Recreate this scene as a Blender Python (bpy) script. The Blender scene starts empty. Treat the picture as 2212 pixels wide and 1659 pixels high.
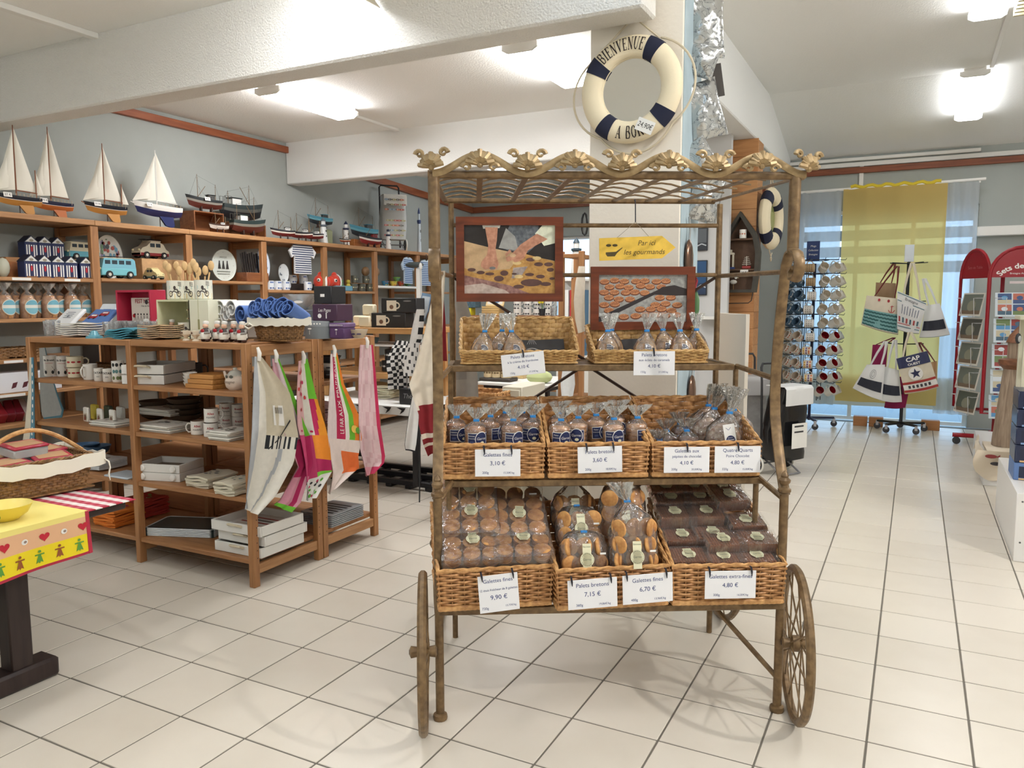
import bpy, bmesh, math, random
from mathutils import Vector, Matrix
from math import sin, cos, pi, radians, atan2, sqrt, hypot
random.seed(7)
S = bpy.context.scene
COL = S.collection
V = Vector
# ---------------- camera ----------------
TILE = .333
YAW, PIT, ROLL, CH = radians(-27.289), radians(-6.0618), radians(-.1214), 1.569
Fv = V((sin(YAW)*cos(PIT), cos(YAW)*cos(PIT), sin(PIT)))
Rv = Fv.cross(V((0, 0, 1))).normalized(); Uv = Rv.cross(Fv)
Rv, Uv = cos(ROLL)*Rv + sin(ROLL)*Uv, -sin(ROLL)*Rv + cos(ROLL)*Uv
cam = bpy.data.cameras.new('camera'); camo = bpy.data.objects.new('camera', cam); COL.objects.link(camo)
cm = Matrix.Identity(4)
for r_ in range(3):
    cm[r_][0], cm[r_][1], cm[r_][2] = Rv[r_], Uv[r_], -Fv[r_]
cm[2][3] = CH
camo.matrix_world = cm
cam.sensor_width = 36; cam.lens = 27.4197; cam.clip_start = .05
S.camera = camo
# ---------------- world and exposure ----------------
w = bpy.data.worlds.new('daylight'); S.world = w; w.use_nodes = True
bg = w.node_tree.nodes['Background']
bg.inputs[0].default_value = (.50, .74, 1.0, 1); bg.inputs[1].default_value = 2.3
S.view_settings.view_transform = 'Standard'; S.view_settings.look = 'None'
S.view_settings.exposure = 0.45; S.view_settings.gamma = 1; S.view_settings.use_curve_mapping = False
try:
    S.cycles.transparent_max_bounces = 24; S.cycles.max_bounces = 10
except Exception: pass
LAMP = 13.0      # strength of the fluorescent diffusers
# ---------------- pixel helpers (photograph frame 2212 x 1659) ----------------
FPX = 1684.79
def ray(px, py): return Fv + Rv*((px-1106)/FPX) - Uv*((py-829.5)/FPX)
def at(px, py, x=None, y=None, z=None):
    d = ray(px, py); c = V((0, 0, CH))
    if x is not None: return c + d*(x/d.x)
    if y is not None: return c + d*(y/d.y)
    return c + d*((z-CH)/d.z)
# ---------------- materials ----------------
def lin(c):
    return tuple(((v/255)/12.92 if v/255 <= .04045 else ((v/255+.055)/1.055)**2.4) for v in c)
MC = {}
def mat(col, rough=.55, metal=0, var=0, scale=18, bump=0, bscale=150, emit=0, spec=.5, stretch=None, col2=None, sheen=0, trans=0, subs=0):
    key = (col, rough, metal, var, scale, bump, bscale, emit, spec, stretch, col2, sheen, trans, subs)
    if key in MC: return MC[key]
    m = bpy.data.materials.new('mat_%d' % len(MC)); MC[key] = m
    m.use_nodes = True; nt = m.node_tree; b = nt.nodes['Principled BSDF']
    L = lin(col)
    b.inputs['Base Color'].default_value = (*L, 1); b.inputs['Roughness'].default_value = rough
    b.inputs['Metallic'].default_value = metal; b.inputs['Specular IOR Level'].default_value = spec
    if sheen: b.inputs['Sheen Weight'].default_value = sheen
    if emit:
        b.inputs['Emission Color'].default_value = (*L, 1); b.inputs['Emission Strength'].default_value = emit
    if trans: b.inputs['Transmission Weight'].default_value = trans
    if var or bump:
        tc = nt.nodes.new('ShaderNodeTexCoord'); mp = nt.nodes.new('ShaderNodeMapping')
        nt.links.new(tc.outputs['Object'], mp.inputs[0])
        if stretch: mp.inputs['Scale'].default_value = stretch
    if var:
        nz = nt.nodes.new('ShaderNodeTexNoise'); nz.inputs['Scale'].default_value = scale; nz.inputs['Detail'].default_value = 5
        nt.links.new(mp.outputs[0], nz.inputs['Vector'])
        rp = nt.nodes.new('ShaderNodeValToRGB'); e = rp.color_ramp.elements
        e[0].position = .32; e[1].position = .68
        c2 = lin(col2) if col2 else tuple(max(0, v*(1-var)) for v in L)
        e[0].color = (*c2, 1); e[1].color = (*L, 1) if col2 else (*[min(1, v*(1+var*.6)) for v in L], 1)
        nt.links.new(nz.outputs['Fac'], rp.inputs[0]); nt.links.new(rp.outputs[0], b.inputs['Base Color'])
    if bump:
        n2 = nt.nodes.new('ShaderNodeTexNoise'); n2.inputs['Scale'].default_value = bscale; n2.inputs['Detail'].default_value = 3
        nt.links.new(mp.outputs[0], n2.inputs['Vector'])
        bp = nt.nodes.new('ShaderNodeBump'); bp.inputs['Strength'].default_value = bump; bp.inputs['Distance'].default_value = .01
        nt.links.new(n2.outputs['Fac'], bp.inputs['Height']); nt.links.new(bp.outputs[0], b.inputs['Normal'])
    return m
def film(name, tint, gloss, rough=.08, opac=.06):
    """thin clear wrapping: see-through with a sheen"""
    if name in MC: return MC[name]
    m = bpy.data.materials.new(name); MC[name] = m; m.use_nodes = True; nt = m.node_tree
    nt.nodes.remove(nt.nodes['Principled BSDF']); out = nt.nodes['Material Output']
    tr = nt.nodes.new('ShaderNodeBsdfTransparent'); tr.inputs[0].default_value = (*lin(tint), 1)
    gl = nt.nodes.new('ShaderNodeBsdfGlossy'); gl.inputs['Roughness'].default_value = rough; gl.inputs[0].default_value = (1, 1, 1, 1)
    df = nt.nodes.new('ShaderNodeBsdfDiffuse'); df.inputs[0].default_value = (.9, .9, .9, 1)
    lw = nt.nodes.new('ShaderNodeFresnel'); lw.inputs[0].default_value = 1.45
    ml = nt.nodes.new('ShaderNodeMath'); ml.operation = 'MULTIPLY_ADD'; ml.inputs[1].default_value = gloss; ml.inputs[2].default_value = .03
    nt.links.new(lw.outputs[0], ml.inputs[0])
    m1 = nt.nodes.new('ShaderNodeMixShader'); m2 = nt.nodes.new('ShaderNodeMixShader'); m1.inputs[0].default_value = opac
    nt.links.new(tr.outputs[0], m1.inputs[1]); nt.links.new(df.outputs[0], m1.inputs[2])
    nt.links.new(ml.outputs[0], m2.inputs[0]); nt.links.new(m1.outputs[0], m2.inputs[1]); nt.links.new(gl.outputs[0], m2.inputs[2])
    nt.links.new(m2.outputs[0], out.inputs[0])
    tc = nt.nodes.new('ShaderNodeTexCoord'); nz = nt.nodes.new('ShaderNodeTexNoise'); nz.inputs['Scale'].default_value = 38; nz.inputs['Detail'].default_value = 2
    bp = nt.nodes.new('ShaderNodeBump'); bp.inputs['Strength'].default_value = .7; bp.inputs['Distance'].default_value = .012
    nt.links.new(tc.outputs['Object'], nz.inputs['Vector']); nt.links.new(nz.outputs['Fac'], bp.inputs['Height'])
    nt.links.new(bp.outputs[0], gl.inputs['Normal']); nt.links.new(bp.outputs[0], lw.inputs['Normal'])
    return m
def sheer(name, col, tl, opac):
    """thin woven cloth that lets light through"""
    if name in MC: return MC[name]
    m = bpy.data.materials.new(name); MC[name] = m; m.use_nodes = True; nt = m.node_tree
    nt.nodes.remove(nt.nodes['Principled BSDF']); out = nt.nodes['Material Output']
    df = nt.nodes.new('ShaderNodeBsdfDiffuse'); df.inputs[0].default_value = (*lin(col), 1)
    t = nt.nodes.new('ShaderNodeBsdfTranslucent'); t.inputs[0].default_value = (*lin(col), 1)
    tr = nt.nodes.new('ShaderNodeBsdfTransparent'); tr.inputs[0].default_value = (*lin(col), 1)
    a = nt.nodes.new('ShaderNodeMixShader'); a.inputs[0].default_value = tl
    b = nt.nodes.new('ShaderNodeMixShader'); b.inputs[0].default_value = opac
    nt.links.new(df.outputs[0], a.inputs[1]); nt.links.new(t.outputs[0], a.inputs[2])
    nt.links.new(tr.outputs[0], b.inputs[1]); nt.links.new(a.outputs[0], b.inputs[2]); nt.links.new(b.outputs[0], out.inputs[0])
    return m
def wood(col, dark, sc=3.0, axis=0, rough=.5):
    key = ('wood', col, dark, sc, axis, rough)
    if key in MC: return MC[key]
    m = bpy.data.materials.new('wood_%d' % len(MC)); MC[key] = m; m.use_nodes = True; nt = m.node_tree; b = nt.nodes['Principled BSDF']
    b.inputs['Roughness'].default_value = rough
    tc = nt.nodes.new('ShaderNodeTexCoord'); mp = nt.nodes.new('ShaderNodeMapping')
    s = [14, 14, 14]; s[axis] = 1.2; mp.inputs['Scale'].default_value = s
    nt.links.new(tc.outputs['Object'], mp.inputs[0])
    nz = nt.nodes.new('ShaderNodeTexNoise'); nz.inputs['Scale'].default_value = sc; nz.inputs['Detail'].default_value = 6; nz.inputs['Distortion'].default_value = .8
    nt.links.new(mp.outputs[0], nz.inputs['Vector'])
    rp = nt.nodes.new('ShaderNodeValToRGB'); e = rp.color_ramp.elements
    e[0].position = .3; e[1].position = .7; e[0].color = (*lin(dark), 1); e[1].color = (*lin(col), 1)
    nt.links.new(nz.outputs['Fac'], rp.inputs[0]); nt.links.new(rp.outputs[0], b.inputs['Base Color'])
    return m
# ---------------- mesh builder ----------------
class MB:
    def __init__(s, m=None):
        s.v = []; s.f = []; s.fm = []; s.mats = []; s.cm = 0
        if m: s.use(m)
    def use(s, m):
        if m not in s.mats: s.mats.append(m)
        s.cm = s.mats.index(m); return s
    def add(s, vs, fs):
        n = len(s.v); s.v += [tuple(p) for p in vs]
        for f in fs: s.f.append(tuple(i+n for i in f)); s.fm.append(s.cm)
        return s
    def bx(s, x0, x1, y0, y1, z0, z1, M=None):
        vs = [V((x, y, z)) for z in (z0, z1) for y in (y0, y1) for x in (x0, x1)]
        if M: vs = [M @ p for p in vs]
        return s.add(vs, [(0, 2, 3, 1), (4, 5, 7, 6), (0, 1, 5, 4), (2, 6, 7, 3), (0, 4, 6, 2), (1, 3, 7, 5)])
    def rb(s, x0, x1, y0, y1, z0, z1, b=.004, M=None):
        """box with chamfered edges"""
        X, Y, Z = (x0, x1), (y0, y1), (z0, z1); vs = []; idx = {}
        b = min(b, (x1-x0)*.45, (y1-y0)*.45, (z1-z0)*.45)
        for i in (0, 1):
            for j in (0, 1):
                for k in (0, 1):
                    sx, sy, sz = 1-2*i, 1-2*j, 1-2*k
                    for a in range(3):
                        p = [X[i]+sx*b, Y[j]+sy*b, Z[k]+sz*b]; p[a] = (X[i], Y[j], Z[k])[a]
                        idx[i, j, k, a] = len(vs); vs.append(V(p))
        fs = []
        for a in range(3):
            o = [q for q in range(3) if q != a]
            for e in (0, 1):
                q = []
                for (u, w2) in ((0, 0), (1, 0), (1, 1), (0, 1)):
                    t = [0, 0, 0]; t[a] = e; t[o[0]] = u; t[o[1]] = w2; q.append(idx[(*t, a)])
                fs.append(q)
        for a in range(3):
            o = [q for q in range(3) if q != a]
            for u in (0, 1):
                for w2 in (0, 1):
                    q = []
                    for e, ax in ((0, o[0]), (1, o[0]), (1, o[1]), (0, o[1])):
                        t = [0, 0, 0]; t[a] = e; t[o[0]] = u; t[o[1]] = w2; q.append(idx[(*t, ax)])
                    fs.append(q)
        for i in (0, 1):
            for j in (0, 1):
                for k in (0, 1): fs.append([idx[i, j, k, a] for a in range(3)])
        c = V(((x0+x1)/2, (y0+y1)/2, (z0+z1)/2)); out = []
        for f in fs:
            n = (vs[f[1]]-vs[f[0]]).cross(vs[f[2]]-vs[f[0]]); g = sum((vs[i] for i in f), V())/len(f)
            out.append(f if n.dot(g-c) > 0 else f[::-1])
        if M: vs = [M @ p for p in vs]
        return s.add(vs, out)
    def tube(s, pts, r, n=8, closed=False, cap=True, flat=None):
        """tube along a polyline; r number or list; flat=(a,b) scales the section"""
        pts = [V(p) for p in pts]; k = len(pts)
        rs = r if isinstance(r, (list, tuple)) else [r]*k
        fa, fb = flat if flat else (1, 1)
        up = None; rings = []
        for i in range(k):
            a = pts[(i-1) % k] if (closed or i > 0) else pts[i]
            b = pts[(i+1) % k] if (closed or i < k-1) else pts[i]
            t = (b-a).normalized() if (b-a).length > 1e-9 else V((0, 0, 1))
            if up is None:
                up = V((0, 0, 1)) if abs(t.z) < .9 else V((0, 1, 0))
            up = (up - t*up.dot(t)); up = up.normalized() if up.length > 1e-6 else t.orthogonal().normalized()
            sd = t.cross(up)
            rings.append([pts[i] + sd*(cos(2*pi*j/n+pi/n)*rs[i]*fa) + up*(sin(2*pi*j/n+pi/n)*rs[i]*fb) for j in range(n)])
        vs = [p for rg in rings for p in rg]; fs = []
        for i in range(k if closed else k-1):
            a = i*n; b = ((i+1) % k)*n
            for j in range(n):
                j2 = (j+1) % n; fs.append((a+j, a+j2, b+j2, b+j))
        if cap and not closed:
            fs.append(tuple(range(n))[::-1]); fs.append(tuple(range((k-1)*n, k*n)))
        return s.add(vs, fs)
    def lathe(s, prof, n=20, o=(0, 0, 0), M=None, caps=True):
        vs = []; fs = []; o = V(o)
        for (r, z) in prof:
            for j in range(n):
                p = V((r*cos(2*pi*j/n), r*sin(2*pi*j/n), z)); vs.append((M @ p if M else p)+o)
        for i in range(len(prof)-1):
            for j in range(n):
                j2 = (j+1) % n; fs.append((i*n+j, i*n+j2, (i+1)*n+j2, (i+1)*n+j))
        if caps:
            if prof[0][0] > 1e-5: fs.append(tuple(range(n))[::-1])
            if prof[-1][0] > 1e-5: fs.append(tuple(range((len(prof)-1)*n, len(prof)*n)))
        return s.add(vs, fs)
    def prism(s, poly, z0, z1, fn=None):
        """extrude a 2-D outline; fn maps (x,y,z)->point"""
        n = len(poly); fn = fn or (lambda x, y, z: (x, y, z))
        vs = [fn(x, y, z0) for x, y in poly]+[fn(x, y, z1) for x, y in poly]
        fs = [tuple(range(n))[::-1], tuple(range(n, 2*n))]+[(i, (i+1) % n, n+(i+1) % n, n+i) for i in range(n)]
        return s.add(vs, fs)
    def sheet(s, fn, nu, nv, thick=0, closeu=False):
        g = [[V(fn(i/nu, j/nv)) for j in range(nv+1)] for i in range(nu+1)]
        vs = [p for r in g for p in r]; W = nv+1
        fs = [(i*W+j, (i+1)*W+j, (i+1)*W+j+1, i*W+j+1) for i in range(nu) for j in range(nv)]
        if not thick: return s.add(vs, fs)
        N = []
        for i in range(nu+1):
            for j in range(nv+1):
                a = g[min(i+1, nu)][j]-g[max(i-1, 0)][j]; b = g[i][min(j+1, nv)]-g[i][max(j-1, 0)]
                q = a.cross(b); N.append(q.normalized() if q.length > 1e-12 else V((0, 0, 1)))
        m = len(vs); vs2 = vs+[vs[i]-N[i]*thick for i in range(m)]
        fs2 = fs+[tuple(m+q for q in f[::-1]) for f in fs]
        ed = [i*W for i in range(nu+1)]+[nu*W+j for j in range(1, nv+1)]+[i*W+nv for i in range(nu-1, -1, -1)]+[j for j in range(nv-1, 0, -1)]
        for q in range(len(ed)):
            a, b = ed[q], ed[(q+1) % len(ed)]; fs2.append((b, a, m+a, m+b))
        return s.add(vs2, fs2)
    def ball(s, c, r, n=10, sc=(1, 1, 1), M=None):
        c = V(c); pr = []
        for i in range(n//2+1):
            a = -pi/2+pi*i/(n//2); pr.append((max(cos(a)*r, 1e-6), sin(a)*r))
        vs = []; fs = []
        for (rr, z) in pr:
            for j in range(n):
                p = V((rr*cos(2*pi*j/n)*sc[0], rr*sin(2*pi*j/n)*sc[1], z*sc[2])); vs.append((M @ p if M else p)+c)
        for i in range(len(pr)-1):
            for j in range(n):
                j2 = (j+1) % n; fs.append((i*n+j, i*n+j2, (i+1)*n+j2, (i+1)*n+j))
        return s.add(vs, fs)
    def mesh(s, name, sharp=38):
        me = bpy.data.meshes.new(name); me.from_pydata(s.v, [], s.f); me.update()
        for m in s.mats: me.materials.append(m)
        if len(s.mats) > 1: me.polygons.foreach_set('material_index', s.fm)
        me.polygons.foreach_set('use_smooth', [True]*len(me.polygons))
        me.set_sharp_from_angle(angle=radians(sharp))
        return me
    def obj(s, name, parent=None, kind=None, sharp=38):
        return link(name, s.mesh(name, sharp), parent, kind)
def link(name, me, parent=None, kind=None):
    o = bpy.data.objects.new(name, me); COL.objects.link(o)
    if parent: o.parent = parent
    if kind: o['kind'] = kind
    return o
def tag(o, label, cat, group=None):
    o['label'] = label; o['category'] = cat
    if group: o['group'] = group
    return o
def Mx(loc=(0, 0, 0), rz=0, rx=0, ry=0):
    return Matrix.Translation(V(loc)) @ Matrix.Rotation(rz, 4, 'Z') @ Matrix.Rotation(ry, 4, 'Y') @ Matrix.Rotation(rx, 4, 'X')
def thing(name, label, cat, M=None, group=None):
    o = bpy.data.objects.new(name, None); COL.objects.link(o); o.empty_display_size = .05
    if M is not None: o.matrix_world = M if isinstance(M, Matrix) else Mx(M)
    return tag(o, label, cat, group)
def solo(mb, name, label, cat, M=None, group=None):
    o = mb.obj(name); 
    if M is not None: o.matrix_world = M if isinstance(M, Matrix) else Mx(M)
    return tag(o, label, cat, group)
def struct(mb, name, label=None, parent=None):
    o = mb.obj(name, parent, 'structure', 30)
    if label: o['label'] = label; o['category'] = name.split('_')[0]
    return o
def dup(root, M, label=None, group=None):
    """copy of a thing with its parts and their pieces"""
    def cp(o, par):
        c = o.copy(); COL.objects.link(c); c.parent = par
        if par: c.matrix_parent_inverse = o.matrix_parent_inverse
        for ch in o.children: cp(ch, c)
        return c
    r = cp(root, None); r.matrix_world = M if isinstance(M, Matrix) else Mx(M)
    if label: r['label'] = label
    if group: r['group'] = group
    return r
# ---------------- lettering and flat print ----------------
TXT = {}
def text_polys(s, bold=False):
    """outline mesh of a string, height of capitals about .7"""
    k = (s, bold)
    if k in TXT: return TXT[k]
    c = bpy.data.curves.new('t', 'FONT'); c.body = s; c.size = 1; c.resolution_u = 3; c.align_x = 'CENTER'
    if bold: c.offset = .022
    o = bpy.data.objects.new('t', c); COL.objects.link(o)
    dg = bpy.context.evaluated_depsgraph_get(); me = bpy.data.meshes.new_from_object(o.evaluated_get(dg))
    vs = [(p.co.x, p.co.y) for p in me.vertices]; fs = [tuple(p.vertices) for p in me.polygons]
    bpy.data.objects.remove(o); bpy.data.curves.remove(c); bpy.data.meshes.remove(me)
    TXT[k] = (vs, fs); return TXT[k]
def write(mb, s, x, y, h, fn, m, shear=0, wscale=1, bold=False, maxw=None, k=1):
    """print a string centred at (x,y) with letter height h through fn(x,y,k)"""
    vs, fs = text_polys(s, bold)
    if not vs: return
    sc = h/.7
    if maxw:
        w_ = max(p[0] for p in vs)-min(p[0] for p in vs)
        if w_*sc*wscale > maxw: wscale = maxw/(w_*sc)
    mb.use(m); mb.add([fn(x+(a+shear*b)*sc*wscale, y+b*sc, k) for a, b in vs], fs)
def poly(mb, pts, fn, m, k=1):
    mb.use(m); mb.add([fn(x, y, k) for x, y in pts], [tuple(range(len(pts)))])
def disc(mb, x, y, rx, ry, fn, m, k=1, n=20, lo=-1, hi=1):
    """printed oval, laid in upright strips so that it follows curved surfaces; lo/hi cut it to a segment"""
    h = max(4, n//2); vs = []
    for i in range(h+1):
        a = pi*i/h; s = sin(a); b0, b1 = max(-s, min(s, lo)), max(-s, min(s, hi))
        vs += [fn(x-rx*cos(a), y+ry*b0, k), fn(x-rx*cos(a), y+ry*b1, k)]
    mb.use(m); mb.add(vs, [(2*i, 2*i+2, 2*i+3, 2*i+1) for i in range(h)])
def rect(mb, x0, x1, y0, y1, fn, m, k=1): poly(mb, [(x0, y0), (x1, y0), (x1, y1), (x0, y1)], fn, m, k)
def line(mb, pts, wd, fn, m, k=1):
    """a drawn stroke"""
    for (a, b) in zip(pts[:-1], pts[1:]):
        dx, dy = b[0]-a[0], b[1]-a[1]; l = hypot(dx, dy) or 1; nx, ny = -dy/l*wd/2, dx/l*wd/2
        poly(mb, [(a[0]+nx, a[1]+ny), (a[0]-nx, a[1]-ny), (b[0]-nx, b[1]-ny), (b[0]+nx, b[1]+ny)], fn, m, k)
def facey(y, e=.0006):   # front print on a plane facing -y at depth y
    return lambda a, b, k: (a, y-e*k, b)
def facex(x, e=.0006):   # print on a plane facing +x
    return lambda a, b, k: (x+e*k, a, b)
def facez(z, e=.0006):
    return lambda a, b, k: (a, b, z+e*k)
def wrap(r, e=.0006, a0=-pi/2):   # print around a cylinder of radius r, centred on the -y side
    return lambda a, b, k: ((r+e*k)*cos(a0+a/r), (r+e*k)*sin(a0+a/r), b)
WHITE = mat((240, 238, 232), .5); BLACK = mat((22, 22, 24), .5); INK = mat((40, 60, 120), .6); RED = mat((178, 30, 40), .5)
# ================= room shell =================
XL, XR, YB, YF = -6.42, 6.0, -3.2, 11.05      # left wall, right wall, wall behind the camera, far wall
PLAST = mat((240, 240, 236), .8, bump=.25, bscale=60)
ROUGH = mat((234, 232, 226), .85, bump=.9, bscale=95)
GREYW = mat((172, 177, 172), .8, var=.04, scale=3)
CEIL = mat((246, 245, 240), .85, bump=.3, bscale=90)
RAIL = wood((168, 96, 58), (132, 70, 42), 2.5, 1)
RAILX = wood((150, 86, 54), (118, 62, 40), 2.5, 0)
# floor: grout bed and tiles
GROUT = mat((112, 106, 96), .9)
tm = bpy.data.materials.new('ceramic_tile'); tm.use_nodes = True
nt = tm.node_tree; b = nt.nodes['Principled BSDF']; b.inputs['Roughness'].default_value = .3; b.inputs['Specular IOR Level'].default_value = .45
oi = nt.nodes.new('ShaderNodeObjectInfo'); tc = nt.nodes.new('ShaderNodeTexCoord')
nz = nt.nodes.new('ShaderNodeTexNoise'); nz.inputs['Scale'].default_value = 5; nz.inputs['Detail'].default_value = 4
ad = nt.nodes.new('ShaderNodeMath'); ad.operation = 'MULTIPLY_ADD'; ad.inputs[1].default_value = .35; ad.inputs[2].default_value = .3
rp = nt.nodes.new('ShaderNodeValToRGB'); e = rp.color_ramp.elements
e[0].position = .15; e[1].position = .85; e[0].color = (*lin((206, 196, 180)), 1); e[1].color = (*lin((221, 213, 199)), 1)
nt.links.new(tc.outputs['Object'], nz.inputs['Vector']); nt.links.new(oi.outputs['Random'], ad.inputs[0])
mx = nt.nodes.new('ShaderNodeMath'); mx.operation = 'ADD'; m2 = nt.nodes.new('ShaderNodeMath'); m2.operation = 'MULTIPLY'; m2.inputs[1].default_value = .55
nt.links.new(nz.outputs['Fac'], m2.inputs[0]); nt.links.new(m2.outputs[0], mx.inputs[0]); nt.links.new(ad.outputs[0], mx.inputs[1])
nt.links.new(mx.outputs[0], rp.inputs[0]); nt.links.new(rp.outputs[0], b.inputs['Base Color'])
floor = struct(MB(GROUT).bx(XL, XR, YB, YF, -.1, -.0025), 'floor', 'floor of large beige ceramic tiles with grey joints')
TX0, TY0 = -.0859, 2.9258
hw = TILE/2-.0036
tile_me = MB(tm).rb(-hw, hw, -hw, hw, -.009, 0, .0018).mesh('tile')
cand = []
for i in range(-19, 18):
    for j in range(-18, 24):
        cx, cy = TX0+(i+.5)*TILE, TY0+(j+.5)*TILE
        if cx < XL+hw-.1 or cx > XR-hw+.1 or cy < YB+hw-.1 or cy > YF-hw+.1: continue
        d = V((cx, cy, -CH)); dep = d.dot(Fv)
        px, py = (1106+FPX*d.dot(Rv)/dep, 829.5-FPX*d.dot(Uv)/dep) if dep > .3 else (9e9, 9e9)
        cand.append((dep if (-150 < px < 2360 and py < 1800) else 1e6+hypot(cx, cy), cx, cy))
cand.sort()
for d, cx, cy in cand[:300]:
    o = link('tile', tile_me, floor); o.location = (cx, cy, 0)
mb = MB(tm)
for d, cx, cy in cand[300:]: mb.rb(cx-hw, cx+hw, cy-hw, cy+hw, -.009, 0, .0018)
o = mb.obj('tile_field', floor, 'stuff')
# walls
struct(MB(GREYW).bx(XL-.2, XL, YB, YF, 0, 3.35), 'wall_left', 'pale grey plaster wall behind the long pine shelving')
struct(MB(PLAST).bx(XL-.2, XR+.2, YB-.2, YB, 0, 3.9), 'wall_rear')
struct(MB(PLAST).bx(XR, XR+.2, YB, YF, 0, 3.9), 'wall_right')
mb = MB(GREYW)
AX0, AX1, AZ = -1.42, .62, 2.72; BX0, BX1, BZ0, BZ1 = -5.0, -4.15, 1.2, 2.55
mb.bx(XL, BX0, YF, YF+.2, 0, 3.6); mb.bx(BX0, BX1, YF, YF+.2, 0, BZ0); mb.bx(BX0, BX1, YF, YF+.2, BZ1, 3.6)
mb.bx(BX1, AX0, YF, YF+.2, 0, 3.6); mb.bx(AX0, AX1, YF, YF+.2, AZ, 3.6); mb.bx(AX1, XR, YF, YF+.2, 0, 3.6)
struct(mb, 'wall_far', 'pale grey far wall with a curtained glazed opening')
# ceilings
struct(MB(CEIL).bx(XL, -1.7, YB, YF, 3.35, 3.45), 'ceiling', 'white textured ceiling between the beams')
mb = MB(CEIL); mb.bx(-1.56, XR, YB, 9.28, 3.85, 3.95)
mb.prism([(9.28, 3.85), (YF, 3.40), (YF, 3.5), (9.28, 3.95)], -1.56, XR, lambda a, b, c: (c, a, b))
struct(mb, 'ceiling_right', 'white ceiling with a slope down to the curtained wall')
# beams, pillar
struct(MB(ROUGH).rb(XL, -1.16, 3.55, 3.75, 2.894, 3.36, .012), 'beam_1', 'thick white rough-plastered ceiling beam glaring next to a lamp')
struct(MB(PLAST).rb(XL, -1.86, 6.87, 7.07, 2.894, 3.36, .01), 'beam_2', 'smooth white ceiling beam above the fishing boat models')
struct(MB(PLAST).rb(-1.86, -1.56, 4.2, YF, 3.25, 3.86, .01), 'beam_3', 'white ceiling beam resting on the plank-clad post')
mb = MB(mat((236, 228, 214), .75, bump=.15, bscale=40)); mb.rb(-1.505, -1.035, 3.78, 4.13, 0, 3.86, .004)
pil = struct(mb, 'pillar', 'cream painted square pillar carrying the welcome lifebuoy')
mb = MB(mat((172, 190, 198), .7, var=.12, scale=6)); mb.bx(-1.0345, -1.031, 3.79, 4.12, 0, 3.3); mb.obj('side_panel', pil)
struct(MB(RAIL).rb(XL, XL+.05, 4.0, 6.87, 3.235, 3.305, .004), 'trim_1', 'brown timber rail on the left wall between the beams')
struct(MB(RAIL).prism([(7.07, 3.20), (YF, 2.97), (YF, 3.06), (7.07, 3.29)], XL, XL+.05, lambda a, b, c: (c, a, b)), 'trim_2', 'brown timber rail sloping down behind the trolley bag')
struct(MB(RAILX).rb(XL, -1.86, YF-.05, YF, 2.97, 3.06, .004), 'trim_3', 'brown timber rail on the far wall left of the post')
struct(MB(RAILX).rb(-1.56, XR, YF-.05, YF, 3.175, 3.25, .004), 'trim_4', 'brown timber rail above the curtains')
mb = MB(WHITE)
mb.rb(-1.56, .6, YF-.06, YF-.02, 3.33, 3.37, .005); mb.rb(-1.56, XR, YF-.03, YF, 3.26, 3.315, .004)
for xx in (-.72,): mb.rb(xx, xx+.05, YF-.03, YF, 2.95, 3.26, .003)
struct(mb, 'trim_5', 'white cable ducts under the sloping ceiling')
struct(MB(WHITE).rb(.60, 2.4, YF-.12, YF, 2.33, 2.44, .006), 'trim_6', 'white boxed ledge beside the red card rack')
# cable strips on the ceiling
struct(MB(WHITE).rb(-4.985, -4.925, .4, 3.55, 3.315, 3.35, .003), 'trim_7', 'white cable strip running up to the rough beam')
struct(MB(WHITE).rb(-4.90, -4.85, 5.96, 6.87, 3.325, 3.35, .003), 'trim_8', 'white cable strip behind the lamp over the shelves')
struct(MB(WHITE).rb(-2.52, -2.47, 5.94, 6.87, 3.325, 3.35, .003), 'trim_9', 'white cable strip behind the lamp beside the pillar')
struct(MB(WHITE).rb(.53, .57, -1, 9.2, 3.83, 3.85, .003), 'trim_10', 'thin white cable duct along the right ceiling')
# windows
PANE = bpy.data.materials.new('window_glass'); PANE.use_nodes = True
nt = PANE.node_tree; nt.nodes.remove(nt.nodes['Principled BSDF'])
tr = nt.nodes.new('ShaderNodeBsdfTransparent'); tr.inputs[0].default_value = (.93, .97, 1, 1); gl = nt.nodes.new('ShaderNodeBsdfGlossy'); gl.inputs['Roughness'].default_value = .02
mxs = nt.nodes.new('ShaderNodeMixShader'); mxs.inputs[0].default_value = .06
nt.links.new(tr.outputs[0], mxs.inputs[1]); nt.links.new(gl.outputs[0], mxs.inputs[2]); nt.links.new(mxs.outputs[0], nt.nodes['Material Output'].inputs[0])
def window(name, x0, x1, z0, z1, n, label):
    fr = MB(WHITE); t = .05
    fr.rb(x0, x0+t, YF+.06, YF+.12, z0, z1); fr.rb(x1-t, x1, YF+.06, YF+.12, z0, z1)
    fr.rb(x0+t, x1-t, YF+.06, YF+.12, z1-t, z1); fr.rb(x0+t, x1-t, YF+.06, YF+.12, z0, z0+t)
    o = struct(fr, name, label)
    for i in range(n):
        a = x0+t+(x1-x0-2*t)*i/n; c = x0+t+(x1-x0-2*t)*(i+1)/n
        MB(PANE).bx(a, c, YF+.088, YF+.092, z0+t, z1-t).obj('pane', o)
        if i: MB(WHITE).rb(a-.025, a+.025, YF+.06, YF+.12, z0+t, z1-t).obj('mullion', o)
    return o
window('window_1', AX0, AX1, 0.0, AZ, 3, 'tall glazed opening behind the sheer curtains')
window('window_2', BX0, BX1, BZ0, BZ1, 1, 'small far window with pale blue daylight')
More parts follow.
